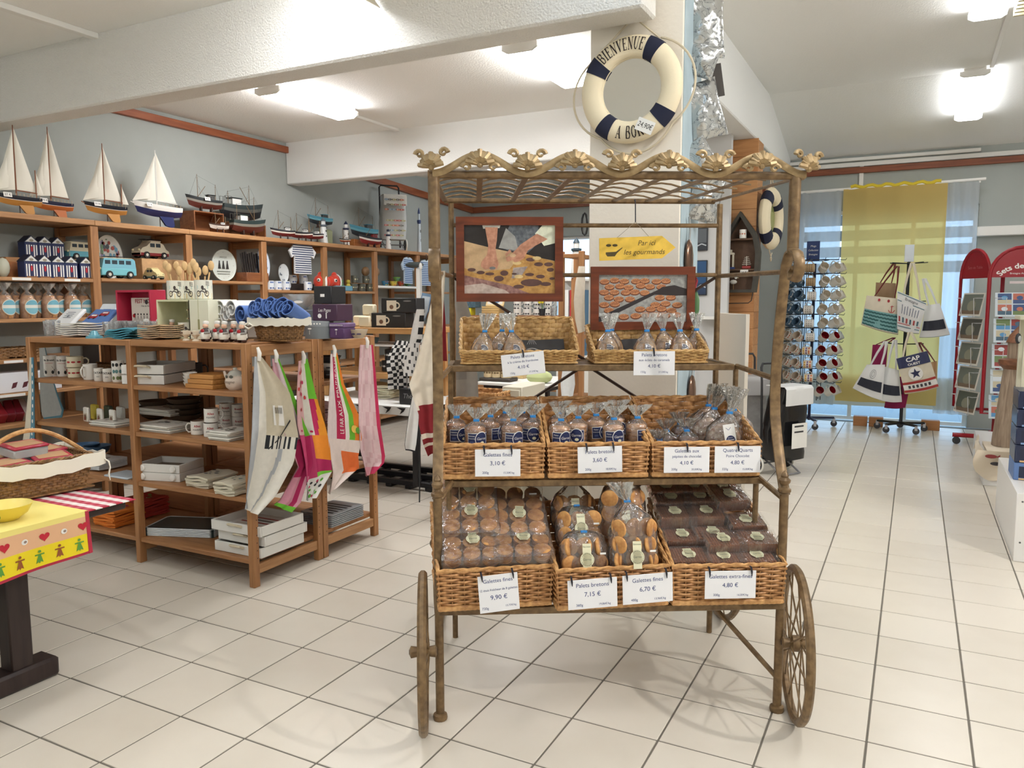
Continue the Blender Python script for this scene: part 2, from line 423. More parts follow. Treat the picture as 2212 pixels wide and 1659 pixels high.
# ground outside and slats on posts, added to shade the upper glazing
mb = MB(mat((150, 160, 165), .9)); mb.bx(-30, 30, YF+.2, YF+40, -.2, -.01)
struct(mb, 'ground_outside')
mb = MB(mat((120, 112, 104), .9))
for k in range(4): mb.bx(-3.2, 2.6, YF+1.2+.25*k, YF+1.24+.25*k, 1.95+.25*k, 2.1+.25*k, Mx((0, 0, 0)))
mb.bx(-3.2, -3.1, YF+1.2, YF+2, -.1, 2.9); mb.bx(2.5, 2.6, YF+1.2, YF+2, -.1, 2.9)
struct(mb, 'awning_outside')
# ---------------- ceiling lamps ----------------
DIFF = mat((247, 250, 255), .4, emit=LAMP); DIFF2 = mat((250, 250, 252), .45, emit=LAMP*1.6); DIFF4 = mat((250, 250, 252), .44, emit=LAMP*2.6); DIFF3 = mat((250, 250, 252), .42, emit=LAMP*1.25)
def lamp(M, ln, label, wd=.26, shield=0, dm=None, group='fluorescent ceiling lamps'):
    """fixture hanging under z=0 of M, running along local y from 0 to ln"""
    t = thing('ceiling_lamp', label, 'lamp', M, group)
    mb = MB(WHITE); mb.rb(-wd/2+.03, wd/2-.03, 0, ln, -.035, 0, .004); mb.obj('housing', t)
    pr = [(-wd/2, -.036), (wd/2, -.036), (wd/2, -.072), (wd/2-.04, -.094), (-wd/2+.04, -.094), (-wd/2, -.072)]
    MB(dm or DIFF).prism(pr[::-1], .02, ln-.02, lambda a, b, c: (a, c, b)).obj('diffuser', t)
    for y0 in (0, ln-.02):
        MB(WHITE).prism([(a*1.02, b*1.02) for a, b in pr][::-1], y0, y0+.02, lambda a, b, c: (a, c, b)).obj('end_cap', t)
    if shield:
        mb = MB(mat((205, 195, 175), .5))
        mb.sheet(lambda u, v: (wd/2+.03+.10*v*v, -.02+u*(ln+.04), -.005-.23*v), 2, 8, .004); mb.obj('reflector', t)
    return t
lamp(Mx((-4.80, 4.94, 3.35)), 1.02, 'switched-on strip lamp above the sailing boat models', dm=DIFF4)
lamp(Mx((-2.48, 4.92, 3.35)), 1.02, 'switched-on strip lamp left of the lifebuoy pillar', dm=DIFF4)
lamp(Mx((-2.86, 2.28, 3.35)), 1.22, 'switched-on strip lamp with side reflector glaring on the rough beam', shield=1)
lamp(Mx((-5.0, .2, 3.35)), 1.2, 'strip lamp over the gingham-cloth table')
lamp(Mx((-2.6, -1.6, 3.35)), 1.2, 'strip lamp over the aisle before the baskets', dm=DIFF3)
sl = atan2(.45, 1.77)
lamp(Mx((.41, 9.2, 3.862), 0, -sl), 1.0, 'switched-on strip lamp on the sloping ceiling')
lamp(Mx((.39, 6.2, 3.85)), 1.2, 'switched-on strip lamp with louvre on the flat right ceiling')
lamp(Mx((.38, 1.9, 3.85)), 1.25, 'strip lamp over the aisle beside the biscuit cart', dm=DIFF3)
lamp(Mx((3.3, 3.0, 3.85)), 1.25, 'bright double strip lamp further right of the biscuit cart', dm=DIFF2)
lamp(Mx((3.3, 7.0, 3.85)), 1.25, 'strip lamp over the far right of the shop')
lamp(Mx((3.0, -1.2, 3.85)), 1.25, 'strip lamp over the right rear of the shop')
lamp(Mx((-4.9, 8.6, 3.35)), 1.1, 'strip lamp behind the smooth beam')
lamp(Mx((.38, -1.4, 3.85)), 1.25, 'added unseen strip lamp brightening the front of the biscuit cart', dm=DIFF3)  # extra lamp behind the camera, added to brighten the cart front
lamp(Mx((-5.0, -2.2, 3.35)), 1.2, 'strip lamp over the rear end of the pine shelving')
mb = MB(mat((226, 214, 180), .4, metal=.3))
for k in range(14): mb.bx(.56, .74, 6.22+.085*k, 6.25+.085*k, 3.74, 3.80)
solo(mb, 'lamp_louvre', 'cream slatted louvre beside the right ceiling strip lamp', 'louvre')
sp = V((3.3, 2.5, 3.66)); dr = (V((-.5, 2.9, .4))-sp).normalized(); SM = Matrix.Translation(sp) @ dr.to_track_quat('Z', 'Y').to_matrix().to_4x4()
t = thing('added_spotlight', 'added unseen white spotlight casting the cart wheel shadows', 'spotlight', SM)  # added out of view so the cart wheels cast a crisp shadow
MB(WHITE).lathe([(.03, -.16), (.075, -.14), (.085, .0), (.085, .03), (.08, .03), (.078, .0)], 24, caps=False).obj('shade', t); MB(WHITE).lathe([(.0001, -.165), (.03, -.16)], 16).obj('back_cap', t)
MB(mat((255, 251, 245), .4, emit=LAMP*140)).lathe([(.0001, .002), (.062, .002), (.062, .008), (.0001, .008)], 24).obj('bulb_glass', t)
o = MB(WHITE).tube([(3.3, 2.5, 3.85), (3.3, 2.5, 3.70)], .014, 8).obj('stem', t); o.parent = t; o.matrix_parent_inverse = SM.inverted()
# ---------------- plank-clad post ----------------
post = struct(MB(wood((150, 92, 50), (120, 70, 38), 2)).bx(-1.79, -1.55, 8.57, 8.93, 0, 3.2), 'post', 'square post clad in orange pine boards')
PL = [wood(c, d, 2.2, 0) for c, d in (((204, 150, 98), (180, 124, 76)), ((194, 138, 86), (168, 112, 66)), ((210, 160, 108), (184, 130, 82)))]
pmeX = [MB(m).rb(-.14, .14, -.008, 0, 0, .178, .003).mesh('plank') for m in PL]
pmeY = [MB(m).rb(0, .008, -.18, .18, 0, .178, .003).mesh('plank') for m in PL]
for k in range(18):
    o = link('plank', random.choice(pmeX), post); o.location = (-1.67, 8.57, .01+k*.18)
    o = link('plank', random.choice(pmeY), post); o.location = (-1.55, 8.75, .01+k*.18)
# ================= biscuit cart =================
CM = Mx((-1.543, 2.351, 0), radians(29.664))
BRZ = mat((136, 110, 76), .42, metal=.3, var=.35, scale=40, col2=(100, 78, 52))
GOLD = mat((176, 152, 112), .4, metal=.35, var=.3, scale=30, col2=(140, 116, 80))
DBR = mat((64, 44, 34), .5, metal=.3)
cart = thing('display_cart', 'antique bronze iron flower cart with spoked wheels and latticed roof', 'cart', CM)
XA, XB = .02, 1.31
for x in (XA, XB):
    mb = MB(BRZ); mb.tube([(x, 0, .0), (x, 0, .86)], .0165, 12)
    mb.lathe([(.026, 0), (.028, .008), (.026, .02), (.016, .026)], 14, (x, 0, 0)); mb.obj('post', cart)
    MB(BRZ).lathe([(.018, 0), (.024, .006), (.024, .016), (.013, .022), (.011, .03), (.02, .04), (.022, .05), (.012, .06), (.014, .066), (.010, .076), (.003, .084)], 14, (x, 0, .855)).obj('finial', cart)
    arm = [(-.005, .85), (.02, .90), (.05, .96), (.09, 1.05), (.115, 1.126), (.125, 1.21), (.122, 1.30), (.113, 1.40), (.10, 1.49), (.085, 1.57), (.068, 1.655), (.058, 1.70), (.032, 1.738), (-.006, 1.752), (-.042, 1.738), (-.062, 1.705), (-.06, 1.668), (-.036, 1.642), (-.008, 1.648), (.002, 1.672), (-.014, 1.688), (-.026, 1.678)]
    MB(BRZ).tube([(x, d, z) for d, z in arm], [.0175]*19+[.015, .012, .010], 8, flat=(1.2, .55)).obj('scroll_arm', cart)
    MB(BRZ).tube([(x-.0, .002, 1.74), (x, .002, 2.01)], .021, 14).obj('roof_pole', cart)
YR = .72
for x, s in ((.055, 1), (1.26, -1)):
    MB(BRZ).tube([(x, YR, 0), (x, YR, 2.0)], .013, 8).obj('rear_upright', cart)
    MB(BRZ).tube([(x, .44, .44), (x, .44, 1.29)], .011, 8).obj('inner_upright', cart)
    e = XA if s > 0 else XB
    MB(BRZ).tube([(x, YR, 1.68), (e, .06, 1.675)], .010, 8).obj('side_bar', cart)
    MB(BRZ).tube([(x, .43, 1.295), (e, .12, 1.27)], .011, 8).obj('side_bar', cart)
    MB(BRZ).tube([(x+(.02 if s > 0 else 0), .16, .885), (e, -.005, .83)], .011, 8).obj('side_bar', cart)
    MB(BRZ).tube([(x, .16, .885), (x, .16, .44)], .011, 8).obj('inner_upright', cart)
for z in (1.905, 1.685): MB(BRZ).tube([(.055, YR, z), (1.26, YR, z)], .010, 8).obj('rear_rail', cart)
for a, b in (((.055, 1.68), (.66, 1.30)), ((1.26, 1.68), (.66, 1.30)), ((.66, 1.28), (.10, .92)), ((.66, 1.28), (1.22, .92)), ((.2, .885), (.66, .5)), ((1.12, .885), (.66, .5))):
    MB(DBR).tube([(a[0], YR+.01, a[1]), (b[0], YR+.01, b[1])], .007, 6).obj('brace', cart)
MB(BRZ).tube([(XB, .0, .13), (1.10, .18, .36), (1.03, .24, .44)], .010, 8).obj('strut', cart)
# shelf frames
def shelf_frame(x0, x1, y0, y1, z, n):
    mb = MB(BRZ)
    mb.rb(x0, x1, y0, y0+.022, z-.026, z, .003); mb.rb(x0, x1, y1-.022, y1, z-.026, z, .003)
    mb.rb(x0, x0+.022, y0+.022, y1-.022, z-.026, z, .003); mb.rb(x1-.022, x1, y0+.022, y1-.022, z-.026, z, .003); o = mb.obj('shelf', cart)
    for k in range(n):
        y = y0+.03+(y1-y0-.06)*k/(n-1); MB(BRZ).bx(x0+.022, x1-.022, y-.006, y+.006, z-.016, z-.004).obj('shelf_bar', o)
shelf_frame(.045, 1.245, .41, .74, 1.305, 7)
shelf_frame(.04, 1.275, .13, .74, .885, 10)
shelf_frame(.02, 1.31, -.03, .74, .442, 12)
# roof lattice
roof = MB(BRZ); roof.tube([(.0, 0, 2.012), (1.34, 0, 2.012)], .015, 10); roof.tube([(.025, YR, 2.012), (1.235, YR, 2.012)], .012, 8)
roof = roof.obj('roof_frame', cart)
for k in range(9):
    a = V((.017+.1655*k, 0, 2.014)); b_ = V((.028+.150*k, YR, 2.014)); d = (b_-a).normalized(); s = V((d.y, -d.x, 0))*(.011)
    MB(BRZ).add([a-s, a+s, b_+s, b_-s, a-s-V((0, 0, .006)), a+s-V((0, 0, .006)), b_+s-V((0, 0, .006)), b_-s-V((0, 0, .006))], [(0, 1, 2, 3), (7, 6, 5, 4), (0, 4, 5, 1), (1, 5, 6, 2), (2, 6, 7, 3), (3, 7, 4, 0)]).obj('roof_slat', roof)
for q in range(6):
    t = .1+.16*q; y = YR*t; pts = []
    for k in range(8):
        for u in range(4):
            f = k+u/4; x = (.017+.1655*f)*(1-t)+(.028+.150*f)*t; pts.append((x, y, 2.014+.016*sin(pi*u/4)))
    MB(BRZ).tube(pts, .004, 5).obj('roof_rod', roof)
pts = []
for i in range(97):
    x = .017+.1655*8*i/96; pts.append((x, -.016, 2.045-.032*cos(pi*(x-.017)/.1655)))
MB(GOLD).tube(pts, .0135, 8, flat=(.45, 1)).obj('scroll_band', cart)
def shell(up):
    mb = MB(GOLD); n = 9
    for i in range(n):
        a = radians(-78+156*i/(n-1)); L = .037 if i % 2 == 0 else .033
        p0 = V((0, 0, -.016)); p1 = p0+V((sin(a)*L*.55, -.014, cos(a)*L*.6)); p2 = p0+V((sin(a)*L, -.006, cos(a)*L*1.15))
        mb.tube([p0, p1, p2], [.004, .0085, .0075], 6)
    mb.ball((0, -.006, -.018), .009, 8)
    z = .024 if up else -.024
    for sx in (-1, 1):
        pts = [(sx*(.036+.013*cos(t)*(1-t/9)), -.004, z+.013*sin(t)*(1-t/9)) for t in [k*.6 for k in range(11)]]
        mb.tube(pts, [.0075-.0004*k for k in range(11)], 6)
    return mb.mesh('shell')
sh = [shell(True), shell(False)]
for k in range(9):
    o = link('shell_ornament', sh[k % 2], cart); o.location = (.017+.1655*k, -.026, 2.050 if k % 2 == 0 else 2.060); o.scale = (1.3, 1.2, 1.15)
    if k in (0, 8): o.rotation_euler = (0, 0, radians(-25 if k == 0 else 25))
# wheels
# a part with pieces needs a mesh of its own, so the wheel node carries the axle
def wheel2(c, R, rz, n):
    ax = MB(DBR).tube([(-.052, 0, 0), (.052, 0, 0)], .009, 8).mesh('wheel')
    wo = link('wheel', ax, cart); wo.location = c; wo.rotation_euler = (0, 0, rz)
    MB(BRZ).tube([(0, R*cos(2*pi*i/56), R*sin(2*pi*i/56)) for i in range(56)], .0165, 8, closed=True).obj('rim', wo)
    MB(BRZ).lathe([(.012, -.05), (.022, -.045), (.018, -.02), (.03, -.012), (.03, .012), (.018, .02), (.022, .045), (.012, .05)], 14, M=Matrix.Rotation(pi/2, 4, 'Y')).obj('hub', wo)
    sp = [MB(BRZ).tube([(s*.02, 0, .022), (0, 0, R)], .0034, 5).mesh('spoke') for s in (1, -1)]
    for i in range(n):
        o = link('spoke', sp[i % 2], wo); o.rotation_euler = (2*pi*i/n, 0, 0)
wheel2((-.036, -.055, .292), .275, radians(3), 18)
wheel2((1.352, -.05, .292), .275, radians(-12), 18)
wheel2((-.02, .92, .392), .375, 0, 20)
wheel2((1.36, .92, .392), .375, 0, 20)
for x in (.055, 1.26):
    MB(BRZ).tube([(x, YR, .442), (x, .92, .40), (x+(.03 if x > .6 else -.03), .92, .40)], .010, 8).obj('axle_bar', cart)
# ---------------- wicker baskets ----------------
def wick(c, d): return mat(c, .5, var=.4, scale=55, col2=d)
WK_D = wick((208, 156, 100), (158, 108, 62)); WK_L = wick((214, 176, 116), (170, 128, 74)); WK_R = wick((216, 168, 110), (174, 124, 72)); WK_S = wick((160, 118, 70), (104, 72, 40))
def basket(w_, d_, hf, hb, flare, m, rim, rows, pitch=.046, band=True, amp=.0065):
    """open tray basket, local x 0..w, y 0..d; returns list of (name, mesh, kind)"""
    def per(t):
        """perimeter outline at height fraction t, as list of (x, y, side height)"""
        f = flare*(t-1); x0, x1, y0, y1 = -f, w_+f, -f, d_+f; P = []
        nx = max(2, round(w_/pitch)); ny = max(2, round(d_/pitch))
        for i in range(nx): P.append((x0+(x1-x0)*i/nx, y0, hf))
        for i in range(ny): P.append((x1, y0+(y1-y0)*i/ny, hf+(hb-hf)*i/ny))
        for i in range(nx): P.append((x1+(x0-x1)*i/nx, y1, hb))
        for i in range(ny): P.append((x0, y1+(y0-y1)*i/ny, hb+(hf-hb)*i/ny))
        return P
    base = per(0); N = len(base); cx, cy = w_/2, d_/2
    def pt(t, i): x, y, h = per_c[t][i % N]; return x, y, h
    ts = [(r+.5)/rows for r in range(rows)]; per_c = {t: per(t) for t in ts+[0, 1]}
    nor = []
    for i in range(N):
        a, b = base[i-1], base[(i+1) % N]; n = V((b[1]-a[1], a[0]-b[0], 0)); nor.append(n.normalized())
    mb = MB(m)
    for r, t in enumerate(ts):
        vs = []; fs = []
        for i in range(N):
            for half in (0, 1):
                x, y, h = pt(t, i); x2, y2, h2 = pt(t, i+1)
                if half: x, y, h = (x+x2)/2, (y+y2)/2, (h+h2)/2; n = (nor[i]+nor[(i+1) % N]).normalized(); off = 0
                else: n = nor[i]; off = amp*(1 if (i+r) % 2 else -1)
                z = h*t; hh = .50*h/rows; c = V((x, y, z))+n*off
                vs += [c+n*.003, c+V((0, 0, hh)), c-n*.003, c-V((0, 0, hh))]
        K = 2*N
        for i in range(K):
            a, b = i*4, ((i+1) % K)*4
            for j in range(4): fs.append((a+j, b+j, b+(j+1) % 4, a+(j+1) % 4))
        mb.add(vs, fs)
    for i in range(N):
        x, y, h = base[i]; x1, y1, h1 = per_c[1][i]; mb.tube([(x, y, 0), (x1, y1, h1)], .0028, 4, cap=False)
    out = [('weave', mb.mesh('weave', 60), 'stuff')]
    top = per_c[1]; rm = MB(rim)
    for ph in (0, pi):
        pts = []
        for i in range(N):
            for q in (0, .5):
                x, y, h = [top[i][k]*(1-q)+top[(i+1) % N][k]*q for k in range(3)]; a = (i+q)*pi*.9+ph; n = nor[i]
                pts.append(V((x, y, h))+n*(.004*cos(a))+V((0, 0, .004*sin(a)+.002)))
        rm.tube(pts, .0055, 5, closed=True)
    out.append(('rim', rm.mesh('rim'), None))
    bt = MB(m); bt.bx(0, w_, 0, d_, .004, .010)
    if band:
        pts = [V((x, y, .008)) for x, y, h in base]; bt.use(rim); k = 0
        seq = []
        for i in range(N):
            a, b = pts[i], pts[(i+1) % N]
            for q in range(5): seq.append(a.lerp(b, q/5))
        bt.tube(seq, [(.0105 if k % 2 else .0118) for k in range(len(seq))], 6, closed=True)
    out.append(('base', bt.mesh('base'), None))
    return out
def put_basket(parts, label, M, group=None, name='wicker_basket'):
    t = thing(name, label, 'basket', M, group)
    for n, me, kd in parts: link(n, me, t, kd)
    return t
bt_l = basket(.49, .27, .052, .185, .012, WK_L, WK_L, 9, .03, False, .005)
bt_r = basket(.48, .27, .052, .15, .012, WK_L, WK_L, 8, .03, False, .005)
put_basket(bt_l, 'pale wicker tray basket with three raspberry biscuit bags on the top cart shelf', CM @ Mx((.097, .425, 1.306)))
put_basket(bt_r, 'pale wicker tray basket with caramel biscuit bags on the top cart shelf', CM @ Mx((.655, .425, 1.306)))
b2 = basket(.385, .43, .13, .255, .006, WK_D, WK_R, 14)
b3 = basket(.42, .43, .15, .29, .008, WK_D, WK_R, 16)
for x, w2, lab in ((.036, 0, 'brown wicker basket of thin biscuit stacks on the middle shelf beside the hanging apron'), (.438, 0, 'brown wicker basket of thick biscuit stacks in the centre of the middle shelf'), (.84, .04, 'brown wicker basket of chocolate biscuits and round cakes on the middle shelf')):
    put_basket(b2 if not w2 else basket(.42, .43, .13, .255, .006, WK_D, WK_R, 14), lab, CM @ Mx((x, .125, .893)))
for x, y, rz, lab in ((.022, -.075, 6.5, 'brown wicker basket of family trays of biscuits on the bottom shelf'), (.452, -.085, 5, 'brown wicker basket of bagged round biscuits in the centre of the bottom shelf'), (.882, -.055, 0, 'brown wicker basket of dark extra-thin biscuit blocks on the bottom shelf')):
    put_basket(b3, lab, CM @ Mx((x, y, .448), radians(rz)))
# ---------------- price cards ----------------
CARD = mat((236, 236, 238), .35); CL = mat((28, 28, 40), .4)
def price_card(x0, x1, z0, z1, d, rows, label, rot=0, rz=0, clips=(.2, .8)):
    w_, h = x1-x0, z1-z0
    t = thing('price_card', label, 'price card', CM @ Mx((x0+w_/2, d, z1), rz) @ Matrix.Rotation(rot, 4, 'Y'), 'price cards on the biscuit baskets')
    MB(CARD).rb(-w_/2, w_/2, -.0015, .0005, -h, 0, .0006).obj('card', t)
    mb = MB(); fn = facey(-.0016, .0003)
    for (s, x, y, hh) in rows: write(mb, s, x*w_, -y*h, hh*h, fn, INK, maxw=w_*.94)
    mb.obj('lettering', t)
    for c in clips:
        x = (c-.5)*w_
        MB(CL).tube([(x, .012, .012), (x-.001, -.003, .013), (x+.001, -.006, -.004), (x+.002, -.006, -.02)], [.004, .004, .0038, .0015], 6, flat=(1, .5)).obj('clip', t)
def rows3(a, p, g, k, b=None):
    r = [(a, 0, .26, .135), (p, 0, .58, .15), (g, -.27, .90, .085), (k, .24, .90, .07)]
    if b: r = [(a, 0, .21, .13), (b, 0, .41, .10), (p, 0, .68, .14), (g, -.27, .90, .085), (k, .22, .90, .07)]
    return r
price_card(.263, .441, 1.264, 1.356, .402, rows3('Palets bretons', '4,10 €', '150g', '27,33€/kg', 'à la crème de framboise'), 'tilted price card for palets bretons with raspberry cream', radians(-6), clips=(.52,))
price_card(.816, .989, 1.261, 1.361, .402, rows3('Palets bretons', '4,10 €', '150g', '27,33€/kg', 'aux éclats de caramels'), 'price card for palets bretons with caramel pieces', clips=(.48,))
D2, D3 = .1, -.1
price_card(.157, .329, .908, 1.012, D2, rows3('Galettes fines', '3,10 €', '200g', '15,50€/kg'), 'price card for the thin biscuit stacks on the middle shelf')
price_card(.546, .716, .918, 1.019, D2, rows3('Palets bretons', '3,60 €', '200g', '18,00€/kg'), 'price card for the thick biscuit stacks on the middle shelf', radians(-1.5))
price_card(.878, 1.054, .914, 1.014, D2, rows3('Galettes aux', '4,10 €', '200g', '20,50€/kg', 'pépites de chocolat'), 'white price card for galettes with chocolate chips', clips=(.5,))
price_card(1.074, 1.252, .912, 1.015, D2, rows3('Quatre Quarts', '4,80 €', '320g', '15,00€/kg', 'Poire Chocolat'), 'white price card for quatre quarts with pear and chocolate', clips=(.5,))
r = [('Galettes fines', 0, .20, .10), ('12 étuis fraîcheur de 8 galettes', 0, .42, .06), ('9,90 €', 0, .66, .12), ('720g', -.36, .91, .065), ('13,75€/kg', .28, .88, .05)]
price_card(.163, .308, .455, .593, -.093, r, 'tall tilted price card reading galettes fines 9,90 euro', radians(-4), radians(6.5), (.1, .88))
price_card(.484, .665, .471, .580, -.118, rows3('Palets bretons', '7,15 €', '360g', '19,86€/kg'), 'price card for the large bags of palets bretons on the bottom shelf', radians(-2), radians(5), (.08, .87))
price_card(.685, .872, .478, .587, -.096, rows3('Galettes fines', '6,70 €', '480g', '13,96€/kg'), 'price card for the tall bags of galettes fines on the bottom shelf', radians(-2), radians(5), (.08, .87))
price_card(.995, 1.184, .482, .587, -.078, rows3('Galettes extra-fines', '4,80 €', '300g', '16,00€/kg'), 'white price card reading galettes extra-fines 4,80 euro', 0, 0, (.08, .9))
# ---------------- framed photographs on the cart ----------------
FR = wood((128, 62, 32), (96, 42, 20), 2.5, 0, .35)
def frame(x0, x1, z0, z1, d, label, art, wd=.036, tilt=0):
    t = thing('framed_picture', label, 'picture', CM @ Mx((x0, d, z0), 0, tilt), 'framed photographs hung on the cart')
    w_, h = x1-x0, z1-z0
    for q in (((0, 0), (w_, 0), (w_-wd, wd), (wd, wd)), ((0, h), (wd, h-wd), (w_-wd, h-wd), (w_, h)), ((0, 0), (wd, wd), (wd, h-wd), (0, h)), ((w_, 0), (w_, h), (w_-wd, h-wd), (w_-wd, wd))):
        MB(FR).prism(list(q), -.022, 0, lambda a, b, c: (a, c, b)).obj('moulding', t)
    MB(mat((60, 50, 40))).bx(.005, w_-.005, -.009, -.002, .005, h-.005).obj('backing', t)
    mb = MB(); iw, ih = w_-2*wd, h-2*wd; f0 = facey(-.0092, .00025)
    art(mb, lambda a, b, k: f0(wd+a*iw, wd+b*ih, k)); mb.obj('print', t)
    return t
def art_hands(mb, f):
    c = lambda r, g, b: mat((r, g, b), .45, var=.12, scale=60)
    n_ = lambda r, g, b, d: mat((r, g, b), .45, var=.5, scale=70, col2=d)
    rect(mb, 0, 1, 0, 1, f, c(40, 34, 32), 1)
    poly(mb, [(0, .77), (.3, .67), (.55, .6), (1, .48), (1, 0), (0, 0)], f, c(205, 172, 130), 2)
    poly(mb, [(0, .38), (.12, .30), (.3, .34), (.5, .36), (.58, .5), (.68, .58), (1, .47), (1, 0), (.7, 0), (.5, .12), (0, .27)], f, n_(206, 160, 90, (176, 128, 66)), 3)
    poly(mb, [(0, .27), (.5, .12), (.72, 0), (0, 0)], f, n_(170, 130, 120, (120, 80, 78)), 4)
    poly(mb, [(0, .12), (.2, .15), (.45, .05), (.5, 0), (0, 0)], f, n_(208, 192, 180, (186, 164, 150)), 5)
    poly(mb, [(.54, .38), (.7, .40), (.62, .24), (.52, .22)], f, n_(190, 176, 170, (150, 136, 132)), 4)
    poly(mb, [(.38, .68), (.45, .86), (.5, 1), (.82, 1), (.80, .72), (.7, .60), (.5, .63)], f, n_(120, 126, 132, (78, 84, 92)), 3)
    poly(mb, [(.38, .67), (.46, .96), (.56, .84), (.60, .63)], f, c(160, 160, 156), 4)
    for (x, y, a, b_) in ((.08, .35, .045, .026), (.18, .31, .045, .026), (.28, .29, .05, .022), (.38, .22, .055, .042), (.44, .30, .045, .04), (.73, .5, .05, .028), (.82, .43, .05, .03), (.93, .43, .05, .03), (.72, .28, .05, .024), (.84, .25, .05, .028), (.95, .35, .04, .03), (.74, .16, .12, .055), (.6, .1, .06, .03), (.9, .14, .06, .03), (.97, .22, .03, .02), (.55, .29, .03, .014), (.64, .53, .03, .016)):
        disc(mb, x, y, a, b_, f, c(96, 66, 60), 6, 14)
    for (x, y) in ((.6, .25), (.58, .45), (.8, .52)): disc(mb, x, y, .05, .028, f, c(222, 196, 140), 6, 12)
    skin, sk2 = n_(212, 158, 130, (182, 124, 98)), c(196, 140, 114)
    poly(mb, [(.20, 1), (.40, 1), (.39, .96), (.21, .95)], f, c(226, 224, 214), 7)
    poly(mb, [(.23, .97), (.37, .97), (.36, .78), (.345, .66), (.36, .52), (.38, .44), (.36, .36), (.30, .345), (.27, .37), (.23, .35), (.18, .40), (.19, .47), (.25, .57), (.265, .7)], f, skin, 8)
    poly(mb, [(.26, .36), (.30, .36), (.35, .42), (.33, .44), (.28, .41)], f, sk2, 9); poly(mb, [(.20, .41), (.24, .44), (.25, .50), (.21, .46)], f, sk2, 9)
    disc(mb, .31, .375, .035, .022, f, c(120, 120, 120), 10, 12)
    poly(mb, [(1, 1), (1, .74), (.88, .70), (.78, .88), (.86, 1)], f, c(224, 228, 204), 8)
    poly(mb, [(.80, .88), (.92, .80), (.78, .70), (.70, .63), (.66, .52), (.60, .47), (.55, .46), (.54, .49), (.47, .47), (.455, .53), (.50, .56), (.58, .66), (.62, .72)], f, skin, 9)
    disc(mb, .535, .56, .035, .028, f, c(222, 190, 150), 10, 12); poly(mb, [(.46, .55), (.52, .62), (.5, .65), (.45, .58)], f, sk2, 10)
def art_tarts(mb, f):
    rect(mb, 0, 1, 0, 1, f, mat((160, 160, 156), .45, var=.3, scale=60), 1)
    rnd = random.Random(3); a = mat((178, 112, 70), .45, var=.4, scale=80, col2=(206, 146, 100)); a2 = mat((112, 60, 34), .5); a3 = mat((196, 130, 84), .45)
    for r in range(9):
        for q in range(10):
            x = (q+.5*(r % 2)+rnd.uniform(-.12, .12))*.118; y = r*.125+rnd.uniform(-.02, .02); s = .9+.012*(9-r)
            up = y > .02+.86*x
            if abs(y-(.02+.86*x)) < .10 or x < .05 or x > .95 or y < .06 or y > .94: continue
            disc(mb, x, y-.012, .062*s, .066*s, f, a2, 2, 14); disc(mb, x, y+.006, .058*s, .056*s, f, a, 3, 14)
            for w_ in (-.5, 0, .5): line(mb, [(x+.055*w_-.03, y-.02+.0), (x+.055*w_+.026, y+.035)], .007, f, a2, 4)
    poly(mb, [(0, -.02), (0, .10), (.72, .72), (.66, .60)], f, mat((48, 42, 44), .4), 5); poly(mb, [(.6, .58), (.72, .74), (.86, .78), (1, .70), (1, .56), (.84, .56)], f, mat((48, 40, 40), .4), 6)
frame(.076, .550, 1.567, 1.938, .70, 'framed photo of a baker cutting dough rounds on the back of the cart', art_hands)
frame(.675, 1.145, 1.44, 1.721, .70, 'framed photo of golden tarts on a tray on the back of the cart', art_tarts)
# yellow arrow sign
YEL = mat((234, 194, 76), .5, var=.1, scale=30); SG = mat((78, 66, 30), .6)
t = thing('arrow_sign', 'yellow wooden arrow sign hanging from the cart roof', 'sign', CM @ Mx((.86, .66, 1.80), 0) @ Matrix.Rotation(radians(-1), 4, 'Y'))
a = .153
mb = MB(YEL); mb.prism([(-a, -.052), (.125, -.046), (.186, 0), (.125, .052), (-a, .046)], -.008, 0, lambda x, y, z: (x, z, y)); mb.obj('board', t)
mb = MB(); f = facey(-.0081, .0004); write(mb, 'Par ici', .055, .012, .022, f, SG, .25); write(mb, 'les gourmands', .045, -.027, .022, f, SG, .25)
mb.use(SG); poly(mb, [(-.125, -.024), (-.118, -.034), (-.085, -.034), (-.075, -.02), (-.05, .002), (-.053, .004), (-.08, -.014), (-.125, -.016)], f, SG)
for s in (-1, 1): disc(mb, -.098+s*.014, .014, .012, .006, f, SG, 1, 10)
mb.obj('lettering', t)
MB(mat((150, 140, 120))).tube([(-.08, -.004, .042), (.008, -.006, .115), (.075, -.004, .042)], .0014, 4).obj('string', t)
MB(CL).tube([(.008, -.004, .112), (.008, -.004, .19), (.012, .02, .214), (.016, .06, .214)], .0025, 5).obj('hook', t)
# ================= biscuits on the cart =================
def cl(px, py, d):
    """cart coordinates of a photograph pixel at cart depth d"""
    ic = CM.inverted(); o = ic @ V((0, 0, CH)); r = (ic.to_3x3() @ ray(px, py)); return o + r*((d-o.y)/r.y)
CLEAR = film('cellophane', (250, 250, 248), 1.9, .12, .07); CLEAR2 = film('cellophane_dark', (242, 240, 236), 1.9, .10, .06)
TIE = mat((40, 130, 200), .5); NAVY = mat((30, 42, 86), .5); CREAM = mat((226, 222, 188), .5); KRAFT = mat((198, 158, 112), .7, var=.12, scale=30)
BIS = mat((218, 164, 100), .7, var=.35, scale=45, col2=(180, 120, 64)); BIS2 = mat((206, 146, 86), .7, var=.35, scale=60, col2=(164, 102, 54)); CHOC = mat((128, 80, 52), .65, var=.4, scale=70, col2=(84, 48, 32)); CHK = mat((148, 96, 66), .7, var=.5, scale=60, col2=(206, 184, 160))
MINT = mat((40, 44, 52), .5)
